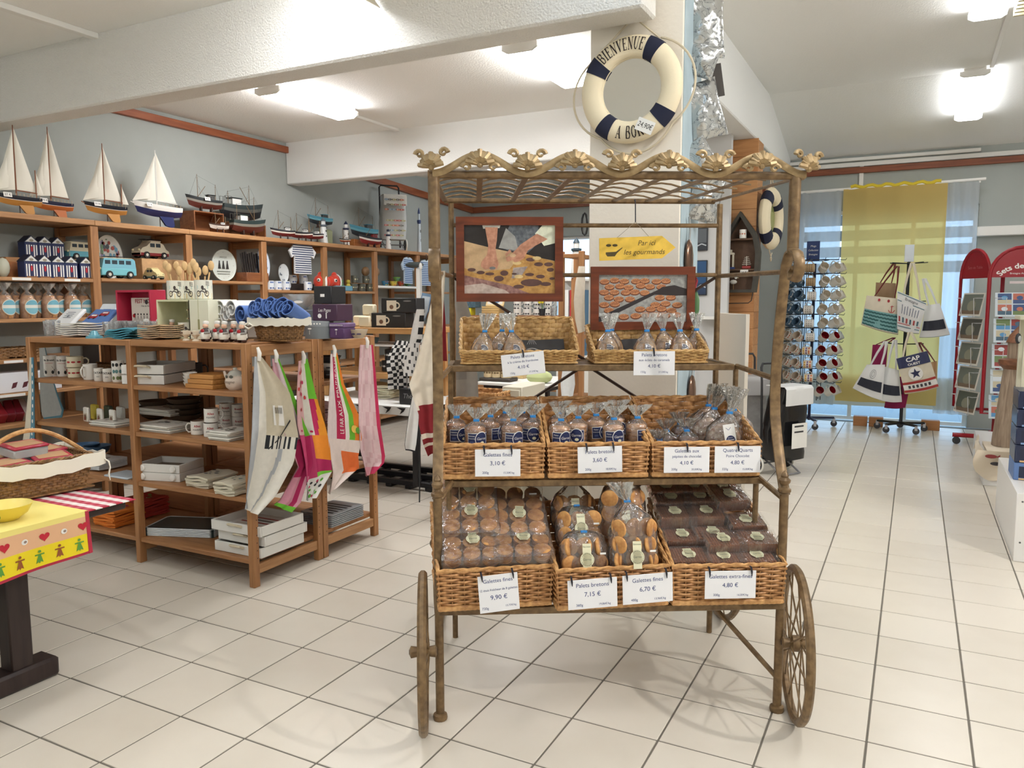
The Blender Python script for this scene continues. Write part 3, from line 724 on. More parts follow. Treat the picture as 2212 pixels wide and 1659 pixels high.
def pleat(mb, prof, n=40, seed=0):
    """gathered film: rows of (radius x, radius y, z, pleat, shift x)"""
    rnd = random.Random(seed); ph = [rnd.uniform(-.5, .5) for _ in range(n)]
    vs = []; fs = []
    for (rx, ry, z, pl, sx) in prof:
        for j in range(n):
            a = 2*pi*j/n; k = 1+pl*(1 if j % 2 else -1)*(.7+ph[j])
            vs.append((sx+rx*k*cos(a), ry*k*sin(a), z+pl*.02*ph[j]))
    for i in range(len(prof)-1):
        for j in range(n):
            j2 = (j+1) % n; fs.append((i*n+j, i*n+j2, (i+1)*n+j2, (i+1)*n+j))
    mb.add(vs, fs)
def cookie_me(r, h, m):
    return MB(m).lathe([(0.0001, 0), (r*.9, 0), (r, h*.35), (r*.97, h*.75), (r*.8, h), (.0001, h*.97)], 18).mesh('biscuit')
def seal(mb, f, r, k=3):
    disc(mb, 0, 0, r, r, f, WHITE, k, 24); disc(mb, 0, 0, r*.9, r*.9, f, NAVY, k+1, 24)
    write(mb, 'Garrec', 0, -.1*r, .38*r, f, WHITE, .15, k=k+2, maxw=1.4*r); disc(mb, .1*r, -.5*r, .25*r, .18*r, f, CREAM, k+2, 10)
    write(mb, 'Biscuiterie', 0, .42*r, .16*r, f, WHITE, k=k+2, maxw=1.1*r)
def stack_bag(n, h, r, lab, line1, seed):
    """tied bag around a pile of round biscuits, origin at the bottom centre"""
    ms = []; rnd = random.Random(seed); H = n*h
    ck = cookie_me(r, h*1.12, lab)
    def make(label, M, group, rot, tilt):
        t = thing('biscuit_bag', label, 'biscuits', M, group)
        for i in range(n):
            o = link('biscuit', ck, t); o.location = (rnd.uniform(-.0015, .0015), rnd.uniform(-.0015, .0015), i*h); o.rotation_euler = (0, 0, rnd.uniform(0, 6))
        link('film', filmme, t); link('tie', tieme, t)
        o = link('label', labme, t); o.rotation_euler = (0, 0, rot)
        return t
    R = r+.0025
    mb = MB(CLEAR); pleat(mb, [(R, R, 0, .01, 0), (R*1.02, R*1.02, .01, .01, 0), (R*1.02, R*1.02, H*.6, .015, 0), (R, R, H, .02, 0), (R*.72, R*.72, H+.012, .08, 0), (R*.3, R*.3, H+.024, .12, .003), (.006, .005, H+.030, .1, .004), (.018, .01, H+.044, .3, .006), (.034, .014, H+.066, .38, .010), (.038, .014, H+.078, .38, .012)], 44, seed)
    filmme = mb.mesh('film', 80)
    tieme = MB(TIE).rb(-.008, .016, -.011, .004, H+.024, H+.034, .002).mesh('tie')
    lb = MB(); f = wrap(R*1.03, .0004); W_ = R*1.05; hb = .048; z0 = .030
    for q in range(8):
        a0, a1 = -W_+2*W_*q/8, -W_+2*W_*(q+1)/8
        rect(lb, a0, a1, z0, z0+hb, f, WHITE, 1)
        rect(lb, max(a0, -W_+.002), min(a1, W_-.002), z0+.002, z0+hb-.002, f, NAVY, 2)
    f2 = lambda a, b, k: f(a+.012, b+z0+hb*.5, k); disc(lb, 0, 0, .027, .030, f2, WHITE, 2, 20); disc(lb, 0, 0, .024, .027, f2, NAVY, 3, 20)
    write(lb, 'Garrec', .012, z0+hb*.45, .010, f, WHITE, .15, k=4); disc(lb, .014, z0+hb*.2, .008, .006, f, CREAM, 4, 10)
    write(lb, line1, -W_*.62, z0+hb*.72, .0055, f, WHITE, k=4, maxw=.026); write(lb, 'bretonnes', -W_*.62, z0+hb*.52, .005, f, WHITE, k=4, maxw=.024); rect(lb, -W_*.8, -W_*.45, z0+hb*.18, z0+hb*.34, f, mat((70, 84, 130)), 4)
    labme = lb.mesh('label')
    return make, H
mkG, HG = stack_bag(12, .0078, .040, BIS2, 'Galettes', 1)
mkP, HP = stack_bag(6, .0155, .040, BIS, 'Palets', 2)
rnd = random.Random(11)
RIS = mat((150, 110, 66), .8)
for x0, x1, z1, lab in ((.05, .41, .982, 'galettes'), (.45, .81, .982, 'palets'), (.855, 1.245, .945, 'chocolate')):
    solo(MB(RIS).rb(0, x1-x0, 0, .40, 0, z1-.906, .003), 'cardboard_riser', 'flat brown cardboard riser under the %s bags in the middle shelf basket' % lab, 'riser', CM @ Mx((x0, .14, .906)))
for (px, py, d, rot) in ((984, 905, .31, .5), (1027, 921, .225, .3), (1057, 903, .33, 1.2), (1090, 896, .43, 2), (1105, 921, .225, .35), (1150, 907, .31, -.2), (1125, 902, .44, 1.5)):
    p = cl(px, py, d); z = max(.956, min(p.z-HG, 1.0)); mkG('tied clear bag of thin golden biscuits standing at the front of the galettes basket' if d < .25 else 'tied clear bag of thin golden biscuits behind the front pair in the galettes basket', CM @ Mx((p.x, d, .983), 0, rnd.uniform(-.03, .03), rnd.uniform(-.04, .04)), 'bags of thin biscuit stacks', rot, 0)
for (px, py, d, rot) in ((1206, 905, .40, .1), (1207, 921, .225, .25), (1246, 915, .28, -.45), (1288, 905, .34, .55), (1326, 913, .235, .1), (1376, 915, .26, .9), (1330, 900, .42, .2)):
    p = cl(px, py, d); mkP('tied clear bag of thick round biscuits standing at the front of the palets basket' if d < .3 else 'tied clear bag of thick round biscuits behind the front bags in the palets basket', CM @ Mx((p.x, d, .983), 0, rnd.uniform(-.03, .03), rnd.uniform(-.04, .04)), 'bags of thick biscuit stacks', rot, 0)
# kraft paddle bags on the top shelf
def paddle(label, M, group, seed):
    t = thing('biscuit_bag', label, 'biscuits', M, group); r = .044
    ck = PADCK
    for i in range(4):
        o = link('biscuit', ck, t); o.location = (0, .032+i*.0118, .046); o.rotation_euler = (pi/2, 0, i)
    link('card', PADCARD, t); link('label', PADLAB, t)
    mb = MB(CLEAR); s = random.Random(seed).uniform(-.02, .02)
    pleat(mb, [(.05, .036, 0, .02, 0), (.054, .038, .02, .02, 0), (.05, .036, .06, .03, 0), (.034, .026, .095, .06, s*.3), (.016, .014, .118, .1, s*.6), (.006, .005, .130, .1, s*.8), (.012, .007, .146, .3, s), (.022, .009, .18, .4, s*1.5), (.028, .010, .205, .4, s*1.9)], 40, seed)
    o = mb.obj('film', t, sharp=80); o.location = (0, .036, 0)
    o = MB(TIE).rb(-.011, .011, -.008, .008, -.005, .005, .002).obj('tie', t); o.location = (s*.8, .036, .131)
PADCK = cookie_me(.043, .0125, BIS)
PADCARD = MB(KRAFT).prism([(-.044, 0), (.044, 0), (.044, .05)]+[(.044*cos(a), .05+.044*sin(a)) for a in [pi*k/10 for k in range(1, 10)]]+[(-.044, .05)], -.001, .001, lambda x, y, z: (x, .016+z, y)).mesh('card')
mb = MB(); f0 = facey(.0148, .0004); seal(mb, lambda a, b, k: f0(a+.004, b+.052, k), .021, 1); write(mb, 'Palets Bretons', 0, .074, .006, f0, mat((60, 40, 24)), k=1, maxw=.05)
PADLAB = mb.mesh('label')
for i, (px, d) in enumerate(((1042, .455), (1112, .45), (1078, .53))):
    p = cl(px, 760, d); paddle('clear bag with kraft card and navy seal in the raspberry biscuit basket', CM @ Mx((p.x, d, 1.318), 0, radians(-9)), 'paddle bags of raspberry biscuits', i)
for i, (px, d) in enumerate(((1315, .455), (1398, .45), (1478, .45), (1442, .55), (1326, .55), (1510, .56))):
    p = cl(px, 760, d); paddle('clear bag with kraft card and navy seal in the caramel biscuit basket', CM @ Mx((p.x, d, 1.318 if i not in (1, 4) else 1.318), 0, radians(-9)), 'paddle bags of caramel biscuits', i+5)
SL = mat((52, 50, 50), .6, var=.15)
for x0, w_, lab in ((.33, .22, 'charcoal printed napkin lining the raspberry biscuit basket'), (.70, .20, 'charcoal printed napkin lining the caramel biscuit basket')):
    t = thing('napkin', lab, 'napkin', CM @ Mx((x0, .56, 1.322), 0, radians(40)))
    MB(SL).sheet(lambda u, v: (u*w_, v*.12, .003*sin(5*u+3*v)), 8, 6, .002).obj('cloth', t)
    mb = MB(); f = facez(.004, .0006); g = mat((190, 190, 184))
    for r_ in (.026, .020): line(mb, [(w_*.35+r_*cos(a*.524), .045+r_*.6*sin(a*.524)) for a in range(13)], .0016, f, g)
    for a in range(5): line(mb, [(w_*.35+.01*(a-2), .085), (w_*.35+.004*(a-2), .115)], .0012, f, g)
    mb.obj('motif', t)
# chocolate biscuits and round cakes, middle shelf
ckC = cookie_me(.042, .012, CHOC)
def choc_pack(M, n, label):
    t = thing('biscuit_bag', label, 'biscuits', M, 'bags of chocolate biscuits')
    for i in range(n):
        o = link('biscuit', ckC, t); o.location = (0, 0, i*.0125)
    mb = MB(CLEAR2); H = n*.0125
    pleat(mb, [(.046, .046, 0, .03, 0), (.047, .047, H*.6, .04, 0), (.04, .04, H+.006, .08, 0), (.016, .016, H+.025, .1, -.004), (.006, .006, H+.032, .1, -.006), (.02, .012, H+.05, .4, -.008), (.034, .016, H+.078, .4, -.012)], 40, n); mb.obj('film', t, sharp=80)
    MB(TIE).rb(-.016, .006, -.010, .006, H+.026, H+.036, .002).obj('tie', t)
for (px, d, z, n, lab) in ((1485, .26, .948, 6, 'dark bag of chocolate chip biscuits leaning beside the round cakes'), (1442, .33, .948, 5, 'dark bag of chocolate chip biscuits tied in blue behind the front pack'), (1428, .22, .948, 3, 'low bag of chocolate chip biscuits at the basket front'), (1470, .44, .948, 6, 'bag of chocolate chip biscuits at the basket back')):
    p = cl(px, 900, d); choc_pack(CM @ Mx((p.x, d, z), 0, .1), n, lab)
def cake_bag(M, label, seed, strip=True):
    t = thing('cake_bag', label, 'cake', M, 'bags of round pear and chocolate cake'); r = .066
    MB(CHK).lathe([(.0001, -.022), (r*.8, -.024), (r, -.012), (r, .012), (r*.8, .024), (.0001, .022)], 28, (0, 0, r), Matrix.Rotation(pi/2, 4, 'X')).obj('cake', t)
    mb = MB(CLEAR2); s = random.Random(seed).uniform(-.015, .03)
    pleat(mb, [(.05, .03, 0, .03, 0), (.072, .038, .03, .03, 0), (.078, .04, .07, .03, 0), (.066, .036, .115, .05, 0), (.034, .024, .15, .1, s*.4), (.008, .007, .172, .1, s), (.016, .009, .195, .35, s*1.5), (.030, .012, .24, .4, s*2.2), (.034, .012, .265, .4, s*2.6)], 48, seed); mb.obj('film', t, sharp=80)
    o = MB(TIE).rb(-.012, .012, -.009, .009, -.006, .006, .002).obj('tie', t); o.location = (s, 0, .172)
    if strip:
        mb = MB(WHITE); mb.bx(-.0, .046, -.046, -.0445, .0, .125, Matrix.Rotation(radians(-8), 4, 'Y')); o = mb.obj('card', t)
        mb = MB(); f = facey(-.0464, .0004); M8 = Matrix.Rotation(radians(-8), 4, 'Y'); seal(mb, lambda a, b, k: M8 @ V(f(a+.023, b+.062, k)), .020, 1)
        line(mb, [(.01, .112), (.02, .102), (.03, .112)], .0015, lambda a, b, k: M8 @ V(f(a, b, k)), INK, 1); mb.obj('label', t)
for i, (px, d, lab) in enumerate(((1566, .24, 'clear bag of marbled round cake with white strip label'), (1592, .34, 'clear bag of marbled round cake behind the labelled one'), (1532, .38, 'clear bag of marbled round cake next to the chocolate biscuits'), (1520, .48, 'clear bag of marbled round cake at the back of the basket'))):
    p = cl(px, 900, d); cake_bag(CM @ Mx((p.x, d, .948 if i else .95), 0, radians(-8)), lab, i+20, i == 0)
# ---------------- bottom shelf ----------------
def cream_label(t, M, tall, k=0):
    """cream rosette label"""
    o = MB(CREAM); f = facez(0, .0004); h = .05 if tall else .03
    rect(o, -.016, .016, -h, h, f, CREAM, 1); disc(o, 0, -h*.15, .026, .026, f, CREAM, 1, 20)
    g = mat((120, 126, 100))
    for i in range(18):
        a = 2*pi*i/18; b_ = a+.25; line(o, [(.022*cos(a), -h*.15+.022*sin(a)), (.022*cos(b_), -h*.15+.022*sin(b_))], .0012, f, g, 2)
    write(o, 'Garrec', 0, -h*.15-.003, .008, f, g, .15, k=2); write(o, 'Palets bretons' if k else 'Galettes bretonnes', 0, h*.72, .006, f, g, k=2, maxw=.028)
    q = o.obj('label', t); q.matrix_local = M
tray_ck = MB(BIS).lathe([(.0001, 0), (.030, 0), (.033, .003), (.032, .006), (.025, .0075), (.0001, .007)], 16).mesh('biscuit')
low_ck = MB(BIS2)
for i in range(3):
    for j in range(4):
        for k in range(5): low_ck.lathe([(.0001, 0), (.031, 0), (.032, .0035), (.0285, .0065), (.0001, .0065)], 14, (-.07+.07*i, .034+.062*j, .001+.0078*k))
low_ck = low_ck.mesh('lower_biscuits')
mb = MB(CLEAR); g0 = [(-.112, -.002), (.112, -.002), (.115, .012), (.115, .05), (.10, .056), (-.10, .056), (-.115, .05), (-.115, .012)]
mb.sheet(lambda u, v: ((-.112+.224*u), -.008+.266*v, .051+.004*sin(u*19)*sin(v*16)+(-.006 if u in (0, 1) or v in (0, 1) else 0)), 14, 12)
mb.sheet(lambda u, v: ((-.112+.224*u), -.010-.004*sin(u*25)*sin(v*5), .001+.047*v), 14, 5)
for s in (-1, 1): mb.sheet(lambda u, v: (s*(.113+.003*sin(u*21)), -.008+.266*u, .001+.047*v), 10, 4)
mb.sheet(lambda u, v: (-.1+.2*u+.02*v, .258+.05*v, .046-.02*v+.008*sin(u*30)*v), 16, 3)
tray_film = mb.mesh('film', 80)
def tray(M, label):
    t = thing('biscuit_tray', label, 'biscuits', M, 'family trays of round biscuits')
    for i in range(3):
        for j in range(4):
            o = link('biscuit', tray_ck, t); o.location = (-.07+.07*i, .034+.062*j, .040); o.rotation_euler = (rnd.uniform(-.1, .1), 0, rnd.uniform(0, 6))
    link('lower_biscuits', low_ck, t, 'stuff'); link('film', tray_film, t)
    cream_label(t, Mx((.006, .105, .056), rnd.uniform(-.1, .1)), False)
    MB(WHITE).rb(.055, .085, .20, .208, .053, .0545, .0005).obj('sticker', t)
for (px, py, d, tl, lab) in ((1020, 1222, -.035, 22, 'clear tray of round biscuits at the front of the bottom basket beside the apron'), (1016, 1160, .085, 30, 'clear tray of round biscuits leaning behind the front tray'), (1012, 1108, .19, 48, 'clear tray of round biscuits tied in blue at the back of the basket'), (1132, 1214, -.02, 20, 'clear tray of round biscuits next to the basket divider'), (1122, 1165, .09, 30, 'clear tray of round biscuits with folded film leaning by the divider')):
    p = cl(px, py, d); tray(CM @ Mx((p.x, d, p.z-.01), radians(3), radians(tl)), lab)
for x, y, z, w_, d_, h, lab in ((.035, -.05, .461, .19, .38, .12, 'left'), (.24, -.03, .461, .19, .38, .12, 'right'), (.475, .0, .461, .37, .36, .06, 'mid'), (.895, -.03, .461, .39, .38, .05, 'end')):
    nm = {'left': 'flat cardboard riser under the family trays of biscuits', 'right': 'cardboard riser under the trays next to the basket divider', 'mid': 'cardboard riser under the large biscuit bags', 'end': 'cardboard riser under the dark biscuit blocks'}[lab]
    solo(MB(RIS).rb(0, w_, 0, d_, 0, h, .003), 'cardboard_riser', nm, 'riser', CM @ Mx((x, y, z), radians(4 if lab != 'end' else 0)))
ckT = cookie_me(.034, .013, BIS)
def round_bag(M, label, tall, seed, n=3, m=2):
    """bag of upright round biscuits showing their faces"""
    t = thing('biscuit_bag', label, 'biscuits', M, 'large bags of round biscuits'); q = 0
    for i in range(n):
        for j in range(m):
            for k in range(3):
                o = link('biscuit', ckT, t); o.location = (-.055+.11*i/(n-1), -.03+.016*k, .036+.06*j); o.rotation_euler = (pi/2+.12, 0, rnd.uniform(0, 6))
    H = .036+.06*(m-1)+.04
    mb = MB(CLEAR); s = random.Random(seed).uniform(-.02, .02)
    pr = [(.085, .045, 0, .02, 0), (.095, .052, .03, .02, 0), (.092, .05, H*.7, .03, 0), (.07, .042, H, .05, 0)]
    if tall: pr += [(.036, .028, H+.03, .1, s*.5), (.009, .008, H+.055, .1, s), (.02, .011, H+.075, .35, s*1.6), (.04, .014, H+.125, .4, s*2.5)]
    else: pr += [(.05, .03, H+.012, .1, s), (.02, .018, H+.016, .2, s)]
    pleat(mb, pr, 50, seed); mb.obj('film', t, sharp=80)
    o = MB(TIE).rb(-.012, .012, -.008, .008, -.005, .005, .002).obj('tie', t); o.location = (s, -.0 if tall else -.02, H+(.055 if tall else .014))
    cream_label(t, Mx((0.0, -.066, .062), 0, pi/2-.08), True, 0 if tall else 1)
    MB(WHITE).rb(.05, .072, -.058, -.056, .07, .077, .0004).obj('sticker', t)
for i, (px, py, d, tl, tall, lab) in enumerate(((1262, 1235, 0.0, -10, 0, 'clear bag of palets with cream rosette label at the basket front'), (1252, 1178, .12, -25, 0, 'clear bag of palets lying behind the front bag'), (1240, 1140, .24, -20, 1, 'clear bag of palets with gathered top at the back of the basket'), (1368, 1228, .0, -8, 1, 'tall clear bag of galettes with long cream label and blue tie'), (1345, 1160, .16, -8, 1, 'tall clear bag of galettes with fanned film behind the labelled bag'))):
    p = cl(px, py, d); round_bag(CM @ Mx((p.x, d, max(.525, p.z-.0)), radians(3), radians(tl)), lab, tall, i+40, 3, 3 if tall and i > 2 else 2)
# dark blocks of thin biscuits
BR1 = mat((204, 140, 98), .55, var=.3, scale=50, col2=(168, 108, 72)); BR2 = mat((130, 80, 54), .55)
bl = MB(BR1); nS = 24; bw, bd, bh = .128, .098, .05
for i in range(nS):
    x = -bw/2+bw*i/nS; bl.rb(x, x+bw/nS*.74, 0, bd, 0, bh-.002*(i % 2), .0012)
bl.use(BR2); bl.bx(-bw/2, bw/2, .002, bd-.002, .002, bh-.004); bl = bl.mesh('biscuit_row')
mb = MB(CLEAR2); e = .003
mb.sheet(lambda u, v: (-bw/2-e-.012+(bw+2*e+.024)*u, -e+(bd+2*e)*v, bh+e+.0015*sin(u*23)*sin(v*17)), 12, 8)
mb.sheet(lambda u, v: (-bw/2-e-.012+(bw+2*e+.024)*u, -e-.002*sin(u*20+v*3), -.0+(bh+e)*v), 12, 4)
for s in (-1, 1): mb.sheet(lambda u, v: (s*(bw/2+e+.008*sin(pi*v)), -e+(bd+2*e)*u, (bh+e)*v), 6, 4)
bfilm = mb.mesh('film', 80)
def block(M, row, lab=True):
    t = thing('biscuit_block', 'clear wrapped block of thin brown biscuits in the %s of the bottom basket' % row, 'biscuits', M, 'wrapped blocks of extra-thin biscuits')
    link('biscuit_row', bl, t, 'stuff'); link('film', bfilm, t)
    if lab: cream_label(t, Mx((.0, .05, bh+.0055), rnd.uniform(-.15, .15)), False)
for (px, py, d, rz, tl) in ((1492, 1238, -.02, 0, 14), (1567, 1240, -.02, 0, 14), (1640, 1238, -.02, 2, 14), (1568, 1202, .035, 2, 14), (1640, 1200, .035, -3, 14), (1478, 1192, .09, 0, 12), (1545, 1186, .09, 0, 12), (1616, 1160, .14, 0, 14), (1462, 1142, .17, 2, 14), (1529, 1140, .17, -2, 14), (1452, 1108, .27, 0, 18), (1515, 1106, .27, 0, 18), (1582, 1104, .24, 12, 20), (1440, 1084, .33, 0, 20), (1500, 1082, .33, -6, 22), (1562, 1082, .32, 14, 30)):
    p = cl(px, py, d); block(CM @ Mx((p.x, d, p.z), radians(rz), radians(tl)), 'front row' if d < 0 else 'second row' if d < .05 else 'third row' if d < .1 else 'fourth row alone' if d < .15 else 'fifth row' if d < .2 else 'sixth row' if d < .3 else 'rear row')
# ================= makers for small goods =================
PINE = wood((190, 144, 98), (162, 114, 72), 2.6, 1); PINEX = wood((180, 130, 84), (150, 102, 62), 2.6, 0); PINEZ = wood((178, 128, 82), (148, 100, 60), 2.6, 2)
CHINA = mat((236, 232, 224), .25); DARK = mat((48, 46, 46), .45)
def C(r, g, b, rough=.5): return mat((r, g, b), rough)
ROPE = mat((206, 194, 168), .8)
def shelf_mesh(n, *a): return n
def hull(mb, L, B, H, bow, bands, n=14):
    """boat hull, bow at -x; bands = [(v, material)...] from sheer (0) to keel (1)"""
    def pt(s, v, sd):
        w_ = B/2*(max(sin(pi*min(1, .04+s*.80)), 0))**.75; zs = H*(1+bow*(1-s)**2*1.0+.12*s*s); zk = H*.0+H*.35*(1-min(1, s*2.2))**2+H*.18*max(0, s-.8)/.2
        rake = L*.10*(1-v)*(1-s)**2
        return V((-L/2+L*s-rake, sd*w_*(1-v**2.2)*(1 if s > .001 else 0), zs+(zk-zs)*v))
    v0 = 0
    for v1, m in bands:
        mb.use(m)
        for sd in (-1, 1):
            g = lambda u, w_: pt(u, v0+(v1-v0)*w_, sd)
            mb.sheet(g if sd < 0 else (lambda u, w_: pt(1-u, v0+(v1-v0)*w_, sd)), n, 3)
        mb.add([pt(1, v0, -1), pt(1, v0, 1), pt(1, v1, 1), pt(1, v1, -1)], [(0, 1, 2, 3)])
        v0 = v1
    mb.use(bands[0][1]); return pt
def sail(mb, a, b, c, belly=.02, m=None):
    a, b, c = V(a), V(b), V(c); n = (b-a).cross(c-a).normalized()
    mb.sheet(lambda u, v: a.lerp(b, u).lerp(c.lerp(c.lerp(b, .02), u), v)+n*(belly*sin(pi*v)*sin(pi*u)), 6, 8, .002)
def price_tag(t, M, s='17€', w_=.06, h=.035):
    """small white tag belonging to thing t"""
    o = MB(WHITE).rb(-w_/2, w_/2, -.001, .001, 0, h, .0004).obj('price_tag', t); o.matrix_local = M
    mb = MB(); write(mb, s, 0, h*.25, h*.5, facey(-.0011, .0004), BLACK, maxw=w_*.85); mb.obj('lettering', o)
def sailboat(M, L, H, up, low, label, mizzen=True, two=True, white=False, tag_s='37 €'):
    t = thing('model_sailboat', label, 'model boat', M, 'model sailing boats on the top shelf'); z0 = .075*L/.32
    mb = MB(); hp = hull(mb, L, L*.26, L*.20, .45, [(.42, up), (.47, WHITE), (1, low)]); o = mb.obj('hull', t); o.location = (0, 0, z0)
    MB(low).prism([(-.02*L, .02*L), (.30*L, .05*L), (.33*L, -.16*L), (.26*L, -.20*L), (.12*L, -.16*L)], -.009, .009, lambda a, b, c: (a, c, b+z0)).obj('keel', t)
    MB(C(150, 104, 62)).prism([(-L*.44, 0), (-L*.2, L*.10), (L*.2, L*.11), (L*.46, L*.06), (L*.46, -L*.06), (L*.2, -L*.11), (-L*.2, -L*.10)], 0, .004, lambda a, b, c: (a, b, z0+L*.20+c)).obj('deck', t)
    wd = WHITE if white else C(138, 80, 44); zd = z0+L*.21
    MB(wd).tube([(-.06*L, 0, zd-.02), (-.045*L, 0, H)], [.006, .003], 6).obj('mast', t)
    MB(wd).tube([(-.05*L, 0, zd+.05), (.42*L, 0, zd+.04)], .004, 6).obj('boom', t)
    SA = mat((236, 232, 218), .8)
    mb = MB(SA); sail(mb, (-.035*L, 0, zd+.055), (.42*L, .01, zd+.05), (-.035*L, 0, H-.02), .02); mb.obj('mainsail', t)
    mb = MB(SA); sail(mb, (-.52*L, 0, zd+.035), (-.10*L, -.02, zd+.05), (-.06*L, 0, H*.93), .02); mb.obj('jib', t)
    if two: mb = MB(SA); sail(mb, (-.60*L, 0, zd+.03), (-.26*L, -.03, zd+.06), (-.14*L, 0, H*.75), .015); mb.obj('foresail', t)
    MB(wd).tube([(-.48*L, 0, zd), (-.64*L, 0, zd+.02)], .004, 5).obj('bowsprit', t)
    if mizzen:
        MB(wd).tube([(.40*L, 0, zd), (.40*L, 0, H*.52)], .004, 5).obj('mizzen_mast', t)
        mb = MB(SA); sail(mb, (.405*L, 0, zd+.03), (.58*L, 0, zd+.03), (.405*L, 0, H*.5), .01); mb.obj('mizzen_sail', t)
    for k in range(7):
        MB(C(200, 180, 150)).tube([(-.1*L+k*.09*L, -.085*L, zd-.01), (-.1*L+k*.09*L, -.085*L, zd+.025)], .002, 4).obj('stanchion', t)
    mb = MB(C(60, 40, 30)); mb.rb(-.1*L, .12*L, -.03, .03, 0, .01, .002); mb.tube([(0, 0, .01), (0, 0, z0+.02)], .004, 6); mb.obj('stand', t)
    price_tag(t, Mx((-.30*L, -.10*L-.012, z0+L*.18), .1, -.2), tag_s)
    return t
def fishboat(M, L, cols, label, H=None, cage=False, houses=WHITE, tagged=False, z0=.035):
    """model trawler, bow at -x"""
    up, mid, low = cols; H = H or L*1.05
    t = thing('model_trawler', label, 'model boat', M, 'model fishing boats on the top shelf')
    mb = MB(); hull(mb, L, L*.30, L*.24, .55, [(.30, up), (.52, mid), (1, low)]); o = mb.obj('hull', t); o.location = (0, 0, z0)
    zd = z0+L*.22
    MB(C(120, 96, 70)).prism([(-L*.40, 0), (-L*.2, L*.11), (L*.3, L*.12), (L*.46, L*.07), (L*.46, -L*.07), (L*.3, -L*.12), (-L*.2, -L*.11)], 0, .004, lambda a, b, c: (a, b, zd+c-.01)).obj('deck', t)
    hs = MB(houses).rb(L*.06, L*.28, -L*.08, L*.08, zd, zd+L*.17, .004).obj('wheelhouse', t)
    MB(up).rb(L*.04, L*.30, -L*.095, L*.095, zd+L*.17, zd+L*.19, .003).obj('house_roof', t)
    for q in range(3): MB(DARK).bx(L*(.085+.06*q), L*(.125+.06*q), -L*.082, -L*.079, zd+L*.09, zd+L*.14).obj('window', hs)
    wd = C(120, 96, 66)
    for (x, h) in ((-.22*L, H), (.33*L, H*.78)):
        MB(wd).tube([(x, 0, zd), (x, 0, h)], [.004, .002], 5).obj('mast', t)
        MB(wd).tube([(x-.03*L, 0, h*.9), (x+.03*L, 0, h*.9)], .0015, 4).obj('crosstree', t)
    mb = MB(C(60, 58, 54))
    for a, b in (((-.22, H), (-.5, zd+.05*L)), ((-.22, H*.96), (.33, H*.76)), ((.33, H*.78), (.48, zd)), ((-.22, H*.9), (-.1, zd)), ((-.22, H*.7), (.02, zd+.05))):
        mb.tube([(a[0]*L, 0, a[1]), (b[0]*L, .0, b[1])], .0009, 3, cap=False)
    mb.obj('rigging', t)
    MB(wd).tube([(-.22*L, 0, zd+L*.1), (.02*L, 0, zd+L*.42)], .003, 5).obj('derrick', t)
    if cage:
        mb = MB(C(86, 84, 78)); x0, x1, zt = L*.30, L*.47, zd+L*.2
        for x in (x0, (x0+x1)/2, x1):
            for y in (-L*.07, L*.07): mb.tube([(x, y, zd), (x, y, zt)], .0025, 4)
        for y in (-L*.07, L*.07): mb.tube([(x0, y, zt), (x1, y, zt)], .0025, 4)
        mb.bx(x0, x1, -L*.07, L*.07, zd, zd+L*.06); mb.obj('net_cage', t)
    mb = MB(C(58, 36, 26)); mb.rb(-L*.16, -L*.12, -L*.06, L*.06, 0, z0+L*.06, .002); mb.rb(L*.16, L*.20, -L*.06, L*.06, 0, z0+L*.05, .002); mb.rb(-L*.2, L*.24, -L*.07, L*.07, 0, .008, .002); mb.obj('stand', t)
    if tagged: price_tag(t, Mx((-.02*L, -.16*L-.01, zd+.0), .1, -.25), '45€')
    return t
def lighthouse(M, h, r, body, band, label, grp='model lighthouses on the top shelf'):
    t = thing('model_lighthouse', label, 'model lighthouse', M, grp)
    MB(body).lathe([(r, 0), (r*.98, h*.06), (r*.62, h*.66)], 18).obj('tower', t)
    MB(band).lathe([(r*.62, h*.64), (r*.9, h*.68), (r*.9, h*.72), (r*.6, h*.73)], 18).obj('gallery', t)
    MB(body).lathe([(r*.5, h*.72), (r*.5, h*.86), (r*.6, h*.865)], 14).obj('lantern', t)
    MB(band).lathe([(r*.6, h*.86), (r*.45, h*.92), (r*.08, h*.99), (.001, h)], 14).obj('cap', t)
    for z in (.25, .45): MB(DARK).bx(-r*.12, r*.12, -r*.88, -r*.6, h*z, h*(z+.06)).obj('window', t)
    return t
MUGC = {}
def mug_meshes(r, h, m, inner=None, square=False):
    k = (r, h, m.name, inner.name if inner else 0)
    if k in MUGC: return MUGC[k]
    mb = MB(m); mb.lathe([(r*.9, 0), (r, h*.05), (r, h), (r*.94, h)], 20, caps=False); mb.lathe([(.0001, .001), (r*.9, 0)], 20, caps=False)
    b = mb.mesh('cup')
    i = MB(inner or m).lathe([(r*.94, h), (r*.92, h*.1), (.0001, h*.08)], 20, caps=False).mesh('inside')
    hd = MB(m).tube([(r*.95, 0, h*.82), (r*1.35, 0, h*.84), (r*1.62, 0, h*.66), (r*1.6, 0, h*.4), (r*1.3, 0, h*.2), (r*.95, 0, h*.2)], r*.13, 8, flat=(1.2, .8)).mesh('handle')
    MUGC[k] = (b, i, hd); return MUGC[k]
def mug(M, label, group, r=.04, h=.095, m=None, inner=None, prt=None, handle=0, cat='mug', name='mug'):
    t = thing(name, label, cat, M, group); b, i, hd = mug_meshes(r, h, m or CHINA, inner)
    link('cup', b, t); link('inside', i, t)
    if handle is not None: o = link('handle', hd, t); o.rotation_euler = (0, 0, handle)
    if prt: mb = MB(); prt(mb, wrap(r*1.0, .0005), r, h); mb.obj('print', t)
    return t
